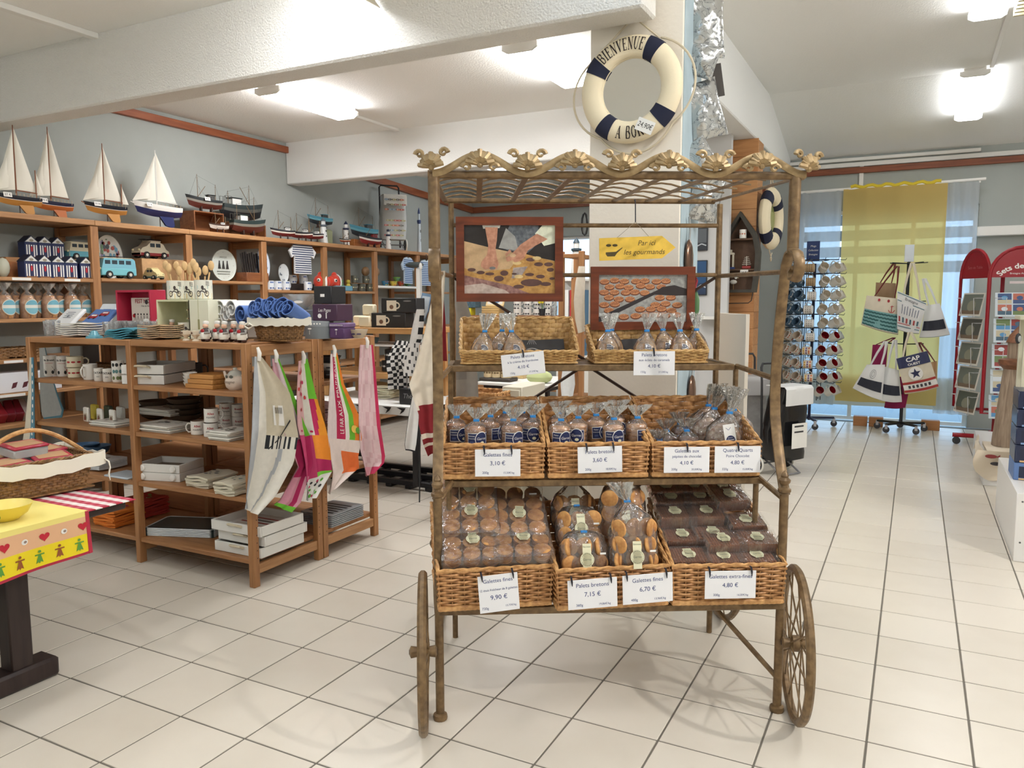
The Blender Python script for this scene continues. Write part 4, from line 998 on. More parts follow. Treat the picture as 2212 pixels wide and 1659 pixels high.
def p_text(s, col, s2=None, c2=None):
    def f(mb, fn, r, h):
        write(mb, s, 0, h*.58, h*.16, fn, col, maxw=r*2.2, bold=True)
        if s2: write(mb, s2, 0, h*.32, h*.14, fn, c2 or BLACK, maxw=r*2.2)
    return f
def p_patch(*cols):
    """a few coloured marks, one below the other"""
    def f(mb, fn, r, h):
        n = len(cols); rr = random.Random(len(cols)*7+int(r*1e4))
        for i, c in enumerate(cols):
            for q in range(3):
                x = (q-1)*r*.62+rr.uniform(-.1, .1)*r; y = h*(.2+.62*i/max(1, n-1)) if n > 1 else h*.5
                disc(mb, x, y, r*.26, h*.09, fn, c, 1, 10)
    return f
def rbox(M, size, m, name, label, cat, group=None, b=.004, prt=None):
    """closed carton: body with optional print on its -y face"""
    w_, d_, h = size
    mb = MB(m).rb(-w_/2, w_/2, -d_/2, d_/2, 0, h, b)
    if not prt: return solo(mb, name, label, cat, M, group)
    t = thing(name, label, cat, M, group); mb.obj('body', t); p = MB(); prt(p, facey(-d_/2, .0006), w_, h); p.obj('print', t); return t
def toy_car(M, L, body, lower, roofc, label, van=False, rack=False):
    t = thing('toy_car' if not van else 'toy_van', label, 'toy car', M, 'tin toy vehicles on the pine shelves')
    h = L*.42; wy = L*.2
    if van: pr = [(-.5, .12), (.5, .12), (.5, .30), (.47, .62), (.42, .68), (-.42, .68), (-.49, .34)]
    else: pr = [(-.5, .12), (.5, .12), (.5, .3), (.40, .36), (.30, .58), (.1, .68), (-.12, .66), (-.26, .48), (-.42, .40), (-.5, .28)]
    MB(body).prism([(a*L, b*L*.75) for a, b in pr], -wy, wy, lambda a, b, c: (a, c, b)).obj('body', t)
    MB(lower).rb(-L*.5, L*.5, -wy*1.04, wy*1.04, L*.07, L*.17 if not van else L*.26, .006).obj('lower_panel', t)
    GL = C(60, 70, 78, .15)
    n = 4 if van else 2
    for q in range(n):
        a = (-.40+.2*q) if van else (-.16+.2*q)
        MB(GL).bx(L*a, L*(a+(.15 if van else .16)), -wy*1.01, wy*1.01, L*(.36 if van else .33), L*(.46 if van else .44)).obj('window', t)
    MB(roofc).rb(-L*(.44 if van else .14), L*(.42 if van else .24), -wy*.9, wy*.9, L*.49, L*.53, .004).obj('roof', t)
    for x in (-.3, .3):
        for s in (-1, 1):
            wh = MB(C(30, 30, 32)).lathe([(.0001, -.012), (L*.095, -.012), (L*.095, .012), (.0001, .012)], 14, M=Matrix.Rotation(pi/2, 4, 'X')).obj('wheel', t); wh.location = (x*L, s*wy*1.0, L*.095)
            hb = MB(C(210, 205, 190)).lathe([(.0001, -.0135), (L*.045, -.0135), (L*.045, .0135), (.0001, .0135)], 10, M=Matrix.Rotation(pi/2, 4, 'X')).obj('hub_cap', wh)
    if rack:
        mb = MB(C(40, 40, 44))
        for y in (-wy*.7, 0, wy*.7): mb.tube([(-L*.3, y, L*.56), (L*.3, y, L*.56)], .002, 4)
        for x in (-.3, -.1, .1, .3): mb.tube([(L*x, -wy*.7, L*.56), (L*x, wy*.7, L*.56)], .002, 4); mb.tube([(L*x, 0, L*.5), (L*x, 0, L*.56)], .002, 4)
        mb.obj('roof_rack', t)
    for s in (-1, 1): MB(C(235, 225, 180)).ball((-L*.5, s*wy*.7, L*.24), L*.035, 8).obj('headlamp', t)
    return t
def plate(M, rx, ry, m, label, cat='plate', group=None, prt=None, name='plate'):
    """dish standing upright facing -y, origin at its lowest point"""
    t = thing(name, label, cat, M, group); n = 32
    prof = [(1.0, -.012), (1.0, -.006), (.76, .004), (.0001, .006)]
    vs = []; fs = []
    for r, y in prof+[(.78, .012), (.99, -.002)]:
        for j in range(n): vs.append((rx*r*cos(2*pi*j/n), y, ry+ry*r*sin(2*pi*j/n)))
    for i in range(3):
        for j in range(n): fs.append((i*n+j, i*n+(j+1) % n, (i+1)*n+(j+1) % n, (i+1)*n+j))
    for j in range(n): fs.append((0*n+j, 5*n+j, 5*n+(j+1) % n, 0*n+(j+1) % n)); fs.append((5*n+j, 4*n+j, 4*n+(j+1) % n, 5*n+(j+1) % n))
    fs.append(tuple(range(4*n, 5*n))); MB(m).add(vs, fs).obj('dish', t)
    if prt: p = MB(); f0 = facey(.002, .0008); prt(p, lambda a, b, k: f0(a, b+ry, k), rx, ry); p.obj('print', t)
    return t
def bowl(M, r, h, m, label, group=None, prt=None, cat='bowl', inner=None, name='bowl'):
    t = thing(name, label, cat, M, group)
    MB(m).lathe([(r*.45, 0), (r*.5, h*.06), (r*.8, h*.4), (r, h), (r*.96, h)], 22, caps=False).obj('outside', t)
    MB(inner or m).lathe([(r*.96, h), (r*.75, h*.42), (r*.4, h*.1), (.0001, h*.09)], 22, caps=False).obj('inside', t)
    if prt: p = MB(); prt(p, wrap(r*.93, .001), r, h); p.obj('print', t)
    return t
FACE = radians(90)     # local -y towards +x (things on the left wall look into the room)
# ================= long pine shelving on the left wall =================
SX0, SX1 = -6.40, -5.93; PY = [4.14+.928*k for k in range(-1, 7)]; ZT = 2.225
sh = thing('wall_shelving', 'long pine shelving with model boats along the left wall', 'shelving', (SX1, PY[0], 0))
def W(x, y, z): return (x-SX1, y-PY[0], z)
def wpart(mb_, name): o = mb_.obj(name, sh); o.location = (-SX1, -PY[0], 0); return o
for y in PY:
    for x0 in (SX1-.045, SX0): 
        u = wpart(MB(PINEZ).rb(x0, x0+.045, y-.035, y+.035, 0, ZT-.045, .004), 'upright')
    wpart(MB(PINEX).rb(SX0+.045, SX1-.045, y-.018, y+.018, ZT-.115, ZT-.046, .004), 'cross_rail')
lev = {0: (1.755, 1.447, 1.145, .896, .663, .35, .12), 1: (1.765, 1.30, .9, .5, .12), 2: (1.77, 1.30, .9, .5, .12), 3: (1.69, 1.25, .85, .45, .12), 4: (1.69, 1.25, .85, .45, .12), 5: (1.765, 1.24, .85, .45, .12), 6: (1.7, 1.24, .85, .45, .12)}
for k in range(7):
    wpart(MB(PINE).rb(SX0, SX1+.012, PY[k]+(-.04 if k == 0 else .0), PY[k+1]+(.04 if k == 6 else 0), ZT-.042, ZT, .004), 'top_board')
    for z in lev[max(0, k)] if k else lev[0]:
        wpart(MB(PINE if not (k == 5 and z > 1.7) else WHITE).rb(SX0+.01, SX1+.006, PY[k]+.036, PY[k+1]-.036, z-.028, z, .004), 'shelf_board')
MIDX = -6.16
def wy_(px, py=500, x=MIDX): return at(px, py, x=x).y
def on_top(px, x=MIDX, z=ZT, rz=0): return Mx((x, wy_(px, 480, x), z), FACE+rz)
for a_, b_ in ((3.46, 3.60), (3.86, 3.99)): wpart(MB(WHITE).bx(SX1+.006, SX1+.008, a_, b_, 1.731, 1.751), 'shelf_label')
wpart(MB(WHITE).bx(SX1+.006, SX1+.008, 3.36, 3.5, 1.122, 1.141), 'shelf_label'); wpart(MB(WHITE).bx(SX1+.006, SX1+.008, 3.3, 3.5, .872, .892), 'shelf_label')
# sailing boats
NV, WD1, WD2, BLU = C(24, 28, 40, .3), C(196, 140, 70, .35), C(190, 108, 52, .35), C(34, 44, 96, .35)
sailboat(on_top(45, -6.1, rz=-.15), .31, .68, NV, WD1, 'model yacht with black and honey wood hull nearest the shelf end', tag_s='37 €')
sailboat(on_top(118, -6.16, rz=-.1), .30, .72, C(30, 34, 62, .3), WD2, 'model gaff cutter with dark blue and reddish wood hull', mizzen=False, tag_s='179 €')
sailboat(on_top(233, -6.1, rz=-.12), .33, .66, NV, WD1, 'model ketch with tall wooden mast and black and honey hull', tag_s='39,90')
sailboat(on_top(346, -6.1, rz=-.05), .44, .69, C(238, 236, 230, .3), BLU, 'model sloop with white topsides and navy blue keel', mizzen=False, white=True, tag_s='57 €')
# wooden crates and fishing boats
def crate(M, w_, d_, h, label, m=None):
    m = m or wood((150, 94, 52), (116, 68, 36), 2.5, 0)
    t = thing('wooden_crate', label, 'crate', M)
    for a in ((-w_/2, -w_/2+.012, -d_/2, d_/2, 0, h), (w_/2-.012, w_/2, -d_/2, d_/2, 0, h), (-w_/2+.012, w_/2-.012, -d_/2, d_/2, 0, .012), (-w_/2+.012, w_/2-.012, -d_/2, d_/2, h-.012, h), (-w_/2+.012, w_/2-.012, d_/2-.012, d_/2, .012, h-.012)): MB(m).rb(*a, .002).obj('board', t)
crate(on_top(437, -6.2), .36, .2, .205, 'open wooden crate lying on its side under a trawler model')
crate(on_top(525, -6.26), .50, .14, .15, 'low wooden crate behind the green trawler models')
GRN, BLK, RST = C(44, 58, 56), C(36, 38, 42), C(96, 44, 34)
fishboat(on_top(445, -6.2, ZT+.208, -.2), .34, (C(40, 44, 46), C(150, 146, 136), RST), 'black and grey model trawler standing on the wooden crate', H=.36, tagged=True, houses=C(80, 78, 72))
fishboat(on_top(522, -6.26, ZT+.153, pi), .52, (C(48, 58, 58), C(96, 96, 90), BLK), 'largest dark green model trawler on the low crate', H=.40, cage=True)
fishboat(on_top(535, -6.05, ZT+.003, pi), .42, (GRN, C(140, 136, 124), RST), 'dark green model trawler with net cage beside the crate', H=.40, cage=True)
fishboat(on_top(474, -6.0, ZT+.003, -.5), .17, (C(70, 46, 34), C(230, 226, 216), WHITE), 'small brown and white model boat below the crate', H=.2)
RW = (C(40, 42, 48), C(230, 226, 214), C(110, 36, 36))
fishboat(on_top(612, -6.05, ZT+.003, -.55), .24, RW, 'black, white and maroon model trawler turned to the room', H=.31)
fishboat(on_top(651, -6.05, ZT+.003, -1.1), .24, RW, 'maroon-bottomed model trawler pointing its bow to the aisle', H=.31)
fishboat(on_top(677, -6.02, ZT+.003, -1.2), .22, RW, 'maroon-bottomed model trawler next to the pale lighthouse', H=.31)
TEAL = (C(72, 140, 160), C(110, 170, 184), C(44, 52, 58))
solo(MB(C(150, 156, 120)).rb(-.1, .1, -.02, .06, 0, .2, .02), 'storage_tin', 'olive tin standing behind the pale lighthouse', 'tin', on_top(705, -6.28))
fishboat(on_top(693, -6.24, ZT+.203, -.3), .30, TEAL, 'turquoise model trawler raised on the olive tin', H=.34, houses=C(70, 76, 76))
lighthouse(on_top(698, -6.02), .29, .05, C(226, 228, 226), C(96, 108, 118), 'white model lighthouse with blue-grey gallery by the maroon trawlers')
lighthouse(on_top(747, -6.1), .30, .042, C(232, 228, 222), C(44, 50, 80), 'model lighthouse with red rails behind the toy trawler')
fishboat(on_top(745, -6.0, ZT+.003, -1.3), .13, (BLK, C(230, 220, 200), C(150, 70, 40)), 'tiny black and white trawler in front of the red-railed lighthouse', H=.2)
solo(MB(wood((190, 120, 62), (160, 96, 46), 2.5, 0)).rb(-.26, .26, -.06, .06, 0, .10, .004), 'wooden_box', 'low orange wooden box under the turquoise rigged trawler', 'box', on_top(785, -6.16))
fishboat(on_top(787, -6.16, ZT+.104, -.2), .40, TEAL, 'turquoise model trawler with long rigging on the wooden box', H=.40, houses=C(70, 76, 76))
fishboat(on_top(800, -5.99, ZT+.003, -.2), .32, (BLK, C(226, 220, 210), C(140, 44, 40)), 'black and red model tug in front of the wooden box', H=.17, houses=C(150, 50, 50))
lighthouse(on_top(838, -6.0), .26, .036, C(234, 230, 224), C(44, 50, 76), 'white model lighthouse with navy cap before the trolley bag')
lighthouse(on_top(905, -6.1, ZT), .62, .03, C(200, 210, 216), C(60, 76, 120), 'slender pale blue model beacon at the end of the shelf')
# shopping trolley bag on top of the shelf
def trolley(M, h, body, flap, label, prt=None, hw_=.17):
    t = thing('shopping_trolley', label, 'trolley', M)
    def sec(v): return (hw_*(1.0-.12*v+.10*sin(pi*v)), .12*(1-.15*v))
    mb = MB(body); n = 24; vs = []; fs = []
    R = 10
    for i in range(R+1):
        v = i/R; a, b = sec(v)
        for j in range(n):
            q = 2*pi*j/n; c_, s_ = cos(q), sin(q); ex_ = .45
            x = a*abs(c_)**ex_*(1 if c_ > 0 else -1); y = b*abs(s_)**ex_*(1 if s_ > 0 else -1)
            vs.append((x+.004*sin(9*v+5*q), y-.05*v*v+.006*sin(7*v*3+q*4), .14+h*v))
    for i in range(R):
        for j in range(n): fs.append((i*n+j, i*n+(j+1) % n, (i+1)*n+(j+1) % n, (i+1)*n+j))
    fs.append(tuple(range(n))[::-1]); fs.append(tuple(range(R*n, (R+1)*n))); mb.add(vs, fs); mb.obj('bag', t)
    FB = mb_ = MB(flap); hw = hw_*.93
    FB.sheet(lambda u, v: (-hw+2*hw*u, (.06-.225*min(1, v*2.2)) if v < .45 else -.166-.004*sin(u*9), (.14+h+.012) if v < .42 else .14+h+.012-(v-.42)/.58*h*.25), 10, 12, .004); fl = FB.obj('flap', t)
    mb = MB(C(40, 40, 42)); mb.tube([(-.13, .13, .05), (-.13, .15, .14+h*1.05), (-.13, .16, h*1.25+.14), (-.11, .165, h*1.30+.14), (.11, .165, h*1.30+.14), (.13, .16, h*1.25+.14), (.13, .15, .14+h*1.05), (.13, .13, .05)], .011, 8); mb.obj('handle', t)
    mb = MB(C(150, 150, 154, .3)); mb.tube([(-.12, .10, .13), (-.12, -.10, .012), (.12, -.10, .012), (.12, .10, .13)], .009, 8); mb.obj('stand', t)
    for s in (-1, 1):
        wh = MB(C(226, 224, 214)).tube([(s*.20, .12+.075*cos(2*pi*i/24), .085+.075*sin(2*pi*i/24)) for i in range(24)], .010, 6, closed=True).obj('wheel', t)
        MB(C(34, 34, 36)).lathe([(.0001, -.008), (.066, -.008), (.066, .008), (.0001, .008)], 20, (s*.20, .12, .085), Matrix.Rotation(pi/2, 4, 'Y')).obj('wheel_disc', wh)
    mb = MB(C(120, 120, 122)); mb.tube([(-.2, .12, .085), (.2, .12, .085)], .008, 6); mb.obj('axle', t)
    if prt: p = MB(); prt(p, h, hw_); p.obj('print', t)
    return t
def fish_print(p, h, hw_):
    rr = random.Random(5); cs = [C(196, 84, 70), C(178, 170, 110), C(130, 160, 180), C(96, 90, 80), C(214, 120, 80)]
    for (y, z0, z1) in ((-.172, .15+h*.6, .14+h), (-.128, .16, .14+h*.57)):
        nz_ = int((z1-z0)/.062)
        for i in range(nz_):
            for j in range(5):
                x = -hw_*.78+hw_*1.56*(j+.5*(i % 2))/5; z = z0+.03+i*.062; c = rr.choice(cs); yy = y-.055*((z-.14)/h)**2*(0 if y < -.15 else 1)-.012
                f = facey(yy, .0006); disc(p, x, z, .021, .014, f, c, 1, 12); poly(p, [(x+.018, z), (x+.034, z+.011), (x+.034, z-.011)], f, c, 1)
                for q in (-.008, .002): rect(p, x+q, x+q+.004, z-.012, z+.012, f, WHITE, 2)
trolley(Mx((-6.10, wy_(848, 480, -6.10), ZT), radians(50)), .55, C(196, 196, 192, .35), C(232, 230, 222, .3), 'white shopping trolley bag with coloured fish print on the top shelf', fish_print, .16)
# ---------------- second row of the wall shelving ----------------
Z2 = 1.756
def on2(px, z=Z2, x=-6.1, rz=0): return Mx((x, wy_(px, 600, x), z), FACE+rz)
def hut_print(mb, f, w_, h):
    for q in range(5): rect(mb, -w_*.4+q*w_*.18, -w_*.4+q*w_*.18+w_*.09, h*.06, h*.62, f, WHITE, 1)
    rect(mb, -w_*.1, w_*.1, h*.06, h*.5, f, NAVY, 2); disc(mb, 0, h*.42, w_*.09, h*.14, f, RED, 3, 12)
    for q in range(5): disc(mb, -w_*.3+q*w_*.15, h*.03, w_*.09, h*.03, f, C(150, 100, 60), 3, 8)
def hut(M, up=False):
    t = thing('beach_hut_tin', 'navy and white beach hut tin raised on the wooden plinth' if up else 'navy and white beach hut tin standing on the pine shelf', 'tin', M, 'beach hut tins on the pine shelf'); w_, d_, h = .105, .09, .17
    MB(NAVY).rb(-w_/2, w_/2, -d_/2, d_/2, 0, h*.72, .002).obj('body', t)
    MB(C(36, 44, 66)).prism([(-w_*.56, h*.70), (w_*.56, h*.70), (0, h*1.02)], -d_*.52, d_*.52, lambda a, b, c: (a, c, b)).obj('roof', t)
    MB(C(220, 220, 214)).prism([(-w_*.46, h*.72), (w_*.46, h*.72), (0, h*.97)], -d_*.525, -d_*.51, lambda a, b, c: (a, c, b)).obj('gable', t)
    mb = MB(); hut_print(mb, facey(-d_/2, .0008), w_, h*.95); disc(mb, 0, h*.79, .017, .010, facey(-d_*.526, .0008), C(150, 140, 120), 1, 12); mb.obj('print', t)
hut0 = None
for px in (62, 91, 120, 148, 180): hut(on2(px, x=-6.0))
solo(MB(C(170, 120, 74)).rb(-.32, .32, -.06, .06, 0, .155, .003), 'wooden_plinth', 'plain wooden plinth behind the beach hut tins', 'plinth', on2(95, x=-6.2))
for px in (65, 94, 122): hut(on2(px, Z2+.158, -6.2), True)
solo(MB(KRAFT).rb(-.17, .17, -.1, .08, 0, .16, .004), 'cardboard_box', 'kraft cardboard box carrying the cream and teal toy car', 'box', on2(182, x=-6.2))
solo(MB(KRAFT).rb(-.24, .22, -.08, .08, 0, .19, .004), 'cardboard_box', 'wide kraft cardboard box under the cream and red toy car', 'box', on2(345, 1.766, x=-6.2))
toy_car(on2(178, Z2+.162, -6.18), .27, C(216, 206, 176), C(96, 166, 180), C(216, 206, 176), 'cream and teal tin toy car on the kraft box', van=True)
toy_car(on2(328, 1.766+.193, -6.18), .30, C(222, 214, 190), C(140, 40, 44), C(222, 214, 190), 'cream and red tin toy car with roof rack on the wide kraft box', rack=True)
toy_car(on2(248, 1.766, -5.99), .32, C(120, 180, 196), C(120, 190, 200), C(196, 176, 140), 'light blue tin camper van with roof rack', van=True, rack=True)
toy_car(Mx((-6.0, wy_(332, 600, -6.0), 1.766), FACE+pi/2), .19, C(222, 206, 150), C(106, 146, 150), C(222, 206, 150), 'small cream tin car seen from its bonnet')
toy_car(on2(205, Z2+.0, -6.2), .2, C(222, 206, 150), C(196, 186, 140), C(222, 206, 150), 'small pale yellow tin car half hidden by the shelf upright')
def dots(cols, n, seed, rmin=.08, rmax=.13):
    def f(p, fn, rx, ry):
        rr = random.Random(seed)
        for i in range(n):
            a = rr.uniform(0, 2*pi); q = sqrt(rr.uniform(0, .8)); disc(p, rx*q*cos(a), ry*q*sin(a), rx*rr.uniform(rmin, rmax), ry*rr.uniform(rmin, rmax), fn, rr.choice(cols), 1+i % 3, 10)
    return f
plate(on2(236, 1.766, -6.25), .135, .19, C(222, 222, 216, .3), 'oval dish with a print of many coloured fish', prt=dots([C(176, 90, 80), C(110, 160, 186), C(120, 150, 120), C(160, 150, 180), C(80, 90, 96)], 40, 4), cat='dish')
# packets of biscuits with oval blue labels, third row
PK = film('packet_film', (244, 240, 232), .9, .12, .10)
def packet(M, rear=False):
    t = thing('biscuit_packet', 'clear packet of biscuits with oval blue label, %s row' % ('rear' if rear else 'front'), 'biscuits', M, 'biscuit packets with oval labels on the pine shelf')
    MB(BIS).lathe([(.0001, 0), (.05, 0), (.058, .02), (.058, .12), (.04, .17), (.0001, .175)], 16).obj('biscuits', t)
    mb = MB(PK); pleat(mb, [(.06, .05, 0, .02, 0), (.064, .06, .03, .02, 0), (.064, .06, .13, .03, 0), (.04, .035, .18, .08, 0), (.012, .012, .205, .1, 0), (.03, .02, .235, .3, 0), (.045, .02, .265, .35, 0)], 32, 3); mb.obj('film', t, sharp=80)
    p = MB(); f = wrap(.069, .0008); w_ = .056
    disc(p, 0, .085, w_, .062, f, C(196, 160, 120), 1, 24); disc(p, 0, .085, w_*.94, .057, f, C(226, 224, 214), 2, 24)
    disc(p, 0, .085, w_*.88, .053, f, C(110, 172, 190), 3, 20, .3, 1); disc(p, 0, .085, w_*.88, .053, f, C(126, 184, 198), 3, 20, -1, -.15); p.obj('label', t)
for i, px in enumerate((6, 30, 55, 80, 102, 124, 150, 176)): packet(on2(px, 1.448, -6.0-.07*(i % 2)))
for i, px in enumerate((18, 44, 92, 165)): packet(on2(px, 1.448, -6.24), True)
# small bag at the left of row two
solo(MB(C(190, 190, 170)).ball((0, 0, .07), .07, 12, (.7, .5, 1.05)), 'gift_bag', 'small clear gift bag of pale sweets beside the beach hut tins', 'bag', on2(8, Z2, -6.05))
solo(MB(wood((176, 112, 66), (140, 84, 46), 2.5, 0)).rb(-.09, .09, -.07, .07, 0, .12, .004), 'wooden_block', 'wooden block between the gift bag and the beach hut tins', 'block', on2(32, Z2, -6.2))
# lower rows at the left frame edge
for i, px in enumerate((8, 40)): put_basket(basket(.26, .26, .07, .07, .006, WK_S, WK_S, 6, .03, False, .004), 'small brown wicker tray stacked on the pine shelf' if i else 'small brown wicker tray beside its twin on the pine shelf', Mx((-6.3, wy_(px, 760, -6.1)-.12, 1.146)))
def carton_print(mb, f, w_, h):
    disc(mb, w_*.3, h*.55, h*.22, h*.22, f, C(52, 86, 160), 1, 20); write(mb, 'Garrec', w_*.3, h*.5, h*.09, f, WHITE, k=2, maxw=h*.38)
    for x in (-.28, -.12): poly(mb, [(w_*x, h*.2), (w_*(x+.07), h*.26), (w_*(x+.10), h*.52), (w_*(x+.03), h*.48)], f, C(96, 40, 48), 1)
rbox(on2(32, .898, -6.05), (.50, .2, .15), C(232, 232, 236), 'biscuit_carton', 'white biscuit carton with blue round logo on the pine shelf', 'carton', prt=carton_print)
rr = random.Random(8)
for i in range(7):
    solo(MB(rr.choice([C(150, 40, 50, .25), C(190, 176, 170, .2), C(120, 30, 44, .25)])).rb(-.035, .035, -.05, .05, 0, .16, .01), 'sweet_packet', 'glossy red and silver sweet packet on the pine shelf', 'packet', Mx((-6.05-.03*(i % 2), wy_(4+9*i, 880, -6.05), .69), FACE+rr.uniform(-.4, .4), -.9), 'sweet packets on the low pine shelf')
solo(MB(mat((170, 176, 130), .8)).ball((0, 0, .07), .12, 12, (1, .8, .6)), 'folded_cloth', 'crumpled pale green cloth on the low pine shelf', 'cloth', on2(28, .353, -6.05))
# ---------------- goods in the further bays ----------------
def clock_print(p, fn, rx, ry):
    g = C(120, 126, 118); b = C(54, 52, 50)
    for i in range(12): disc(p, rx*.84*cos(i*pi/6), ry*.84*sin(i*pi/6), rx*.04, ry*.04, fn, g, 1, 8)
    write(p, 'ARMOR', 0, ry*.45, ry*.12, fn, g); rect(p, -rx*.55, rx*.55, -ry*.42, -ry*.36, fn, g, 1); rect(p, -rx*.5, rx*.5, -ry*.56, -ry*.52, fn, g, 1)
    for x in (-.32, 0, .32): poly(p, [(rx*(x-.12), -ry*.22), (rx*(x+.12), -ry*.22), (rx*(x+.04), ry*.2), (rx*(x-.04), ry*.2)], fn, b, 1); disc(p, rx*x, ry*.24, rx*.05, ry*.06, fn, b, 1, 8)
plate(on2(484, 1.772, -6.1), .155, .155, C(206, 212, 204, .3), 'large round plate with dark dancing figures leaning on the shelf', prt=clock_print)
t = thing('utensil_tray', 'wooden tray holding a row of black-handled cutlery', 'tray', on2(545, 1.772, -6.05))
MB(wood((150, 94, 54), (120, 70, 40), 2.5, 0)).rb(-.16, .14, -.09, .06, 0, .09, .004).obj('box', t)
for q in range(8): MB(C(44, 40, 40, .3)).tube([(-.12+.03*q, .0, .09), (-.16+.03*q, -.02, .28+.01*(q % 3))], [.009, .012], 6).obj('cutlery_handle', t)
def shirt(M, col, stripe, label, h=.34):
    t = thing('striped_shirt', label, 'shirt', M, 'small striped shirts on hangers')
    out = [(-.13, .0), (.13, .0), (.125, .2), (.17, .17), (.21, .24), (.11, .33), (.04, .345), (0, .32), (-.04, .345), (-.11, .33), (-.21, .24), (-.17, .17), (-.125, .2)]
    MB(col).prism(out, -.008, .012, lambda a, b, c: (a, c, b)).obj('fabric', t)
    p = MB(); f = facey(-.0082, .0006)
    for q in range(13): z = .012+q*.024; rect(p, -.125 if z < .2 else -.17+.18*(z-.2), .125 if z < .2 else .17-.18*(z-.2), z, z+.011, f, stripe, 1)
    p.obj('stripes', t); MB(C(60, 60, 64)).tube([(0, 0, .32), (0, .0, .38), (.015, 0, .40), (.0, 0, .42), (-.012, 0, .405)], .003, 5).obj('hanger', t)
shirt(on2(655, 1.87, -5.97, .0), C(226, 226, 226, .8), C(56, 66, 100, .8), 'small navy striped shirt hanging from the pine shelf')
shirt(on2(882, 1.80, -5.95, .2), C(190, 206, 222, .8), C(70, 100, 150, .8), 'small light blue striped shirt under the top board')
shirt(Mx((-5.905, wy_(922, 600, -5.9), 1.78), FACE), C(196, 210, 222, .8), C(80, 106, 150, .8), 'light blue striped shirt at the end of the shelving')
BLP = p_patch(C(70, 96, 150), C(96, 120, 170))
for px, z, x in ((583, 1.691, -5.99), (600, 1.691, -5.99), (617, 1.691, -5.99), (632, 1.77, -6.2), (655, 1.77, -6.18), (664, 1.691, -5.98)):
    mug(on2(px, z, x), 'white mug with blue house print on the far pine shelf', 'blue printed mugs on the pine shelf', .042, .095, C(226, 230, 234, .25), None, BLP)
solo(MB(C(60, 54, 52)).rb(-.25, .2, -.05, .05, 0, .078, .003), 'display_step', 'dark display step under the blue printed mugs', 'step', on2(645, 1.691, -6.22))
plate(on2(612, 1.775, -6.1), .075, .10, C(222, 226, 226, .3), 'small oval dish with grey print behind the blue mugs', prt=dots([C(130, 140, 150)], 9, 2), cat='dish')
plate(on2(567, 1.772, -6.05), .10, .17, C(210, 220, 232, .3), 'blue and white patterned tall dish by the shelf upright', prt=dots([C(70, 96, 150)], 26, 6), cat='dish')
def plush(M, label):
    t = thing('plush_fish', label, 'plush toy', M, 'red plush fish on the pine shelf'); r_ = mat((206, 62, 40), .95, sheen=.3)
    MB(r_).ball((0, 0, .09), .09, 14, (1.1, .8, 1)).obj('body', t); MB(r_).ball((.1, 0, .10), .05, 10, (.9, .4, 1.1)).obj('tail', t); MB(r_).ball((0, .0, .17), .04, 10, (1.2, .5, 1)).obj('fin', t)
    MB(WHITE).lathe([(.095, -.012), (.1, 0), (.095, .012)], 16, (.03, 0, .09), Matrix.Rotation(pi/2, 4, 'Y') @ Matrix.Diagonal((.98, .82, 1, 1)), caps=False).obj('white_band', t)
    for s in (-.03, .03): e_ = MB(WHITE).ball((-.05, -.06+0*s, .11), .022, 8).obj('eye', t); MB(BLACK).ball((-.058, -.078, .11), .010, 8).obj('pupil', e_); break
plush(on2(695, 1.70, -6.0, -.6), 'red plush fish peeping from behind the shelf upright'); plush(on2(722, 1.70, -6.02), 'red plush fish with white band facing the aisle')
for px, m_, lab in ((752, C(190, 170, 60), 'small yellow plush figure beside the red fish'), (737, C(90, 130, 70), 'small green figurine beside the yellow figure')):
    t = thing('small_figurine', lab, 'figurine', on2(px, 1.692, -6.0)); MB(m_).ball((0, 0, .05), .035, 10, (1, .8, 1.3)).obj('body', t); MB(m_).ball((0, 0, .11), .026, 10).obj('head', t)
for px, z, x in ((762, 1.692, -6.0), (780, 1.692, -6.0), (797, 1.692, -6.0), (766, 1.79, -6.02), (790, 1.79, -6.02)):
    mug(on2(px, z, x), 'dark stoneware mug with pale handle on the far pine shelf', 'dark mugs on the pine shelf', .042, .09, C(84, 84, 72, .3), C(200, 190, 160), p_patch(C(196, 186, 150)))
solo(MB(C(170, 120, 70)).rb(-.2, .2, -.05, .05, 0, .004, .001), 'shelf_mat', 'thin wooden board between the dark mugs', 'board', on2(780, 1.784, -6.02))
for px, m_ in ((790, C(128, 96, 62)), (812, C(150, 120, 90))):
    solo(MB(m_).ball((0, 0, .06), .06, 10, (1, .8, 1)), 'dried_bouquet', 'brown dried flower bunch on the far pine shelf' if px < 800 else 'paler dried flower bunch by the shelf upright', 'bouquet', on2(px, 1.88, -6.1))
CB = [C(60, 120, 150), C(206, 180, 70), C(190, 80, 50), C(110, 150, 80)]
for i, px in enumerate((832, 850, 866, 880)): bowl(on2(px, 1.768, -6.02), .05, .06, CB[i], 'small hand-painted bowl of bright colours on the white shelf', 'painted bowls on the white shelf', p_patch(CB[(i+1) % 4], CB[(i+2) % 4]))
bowl(on2(857, 1.83, -6.02), .05, .055, CB[3], 'green painted bowl on top of the other painted bowls', None, p_patch(CB[0]))
rbox(on2(740, 1.692, -5.97), (.3, .05, .06), C(110, 160, 180), 'toy_box', 'narrow light blue toy carton on the shelf edge', 'carton')
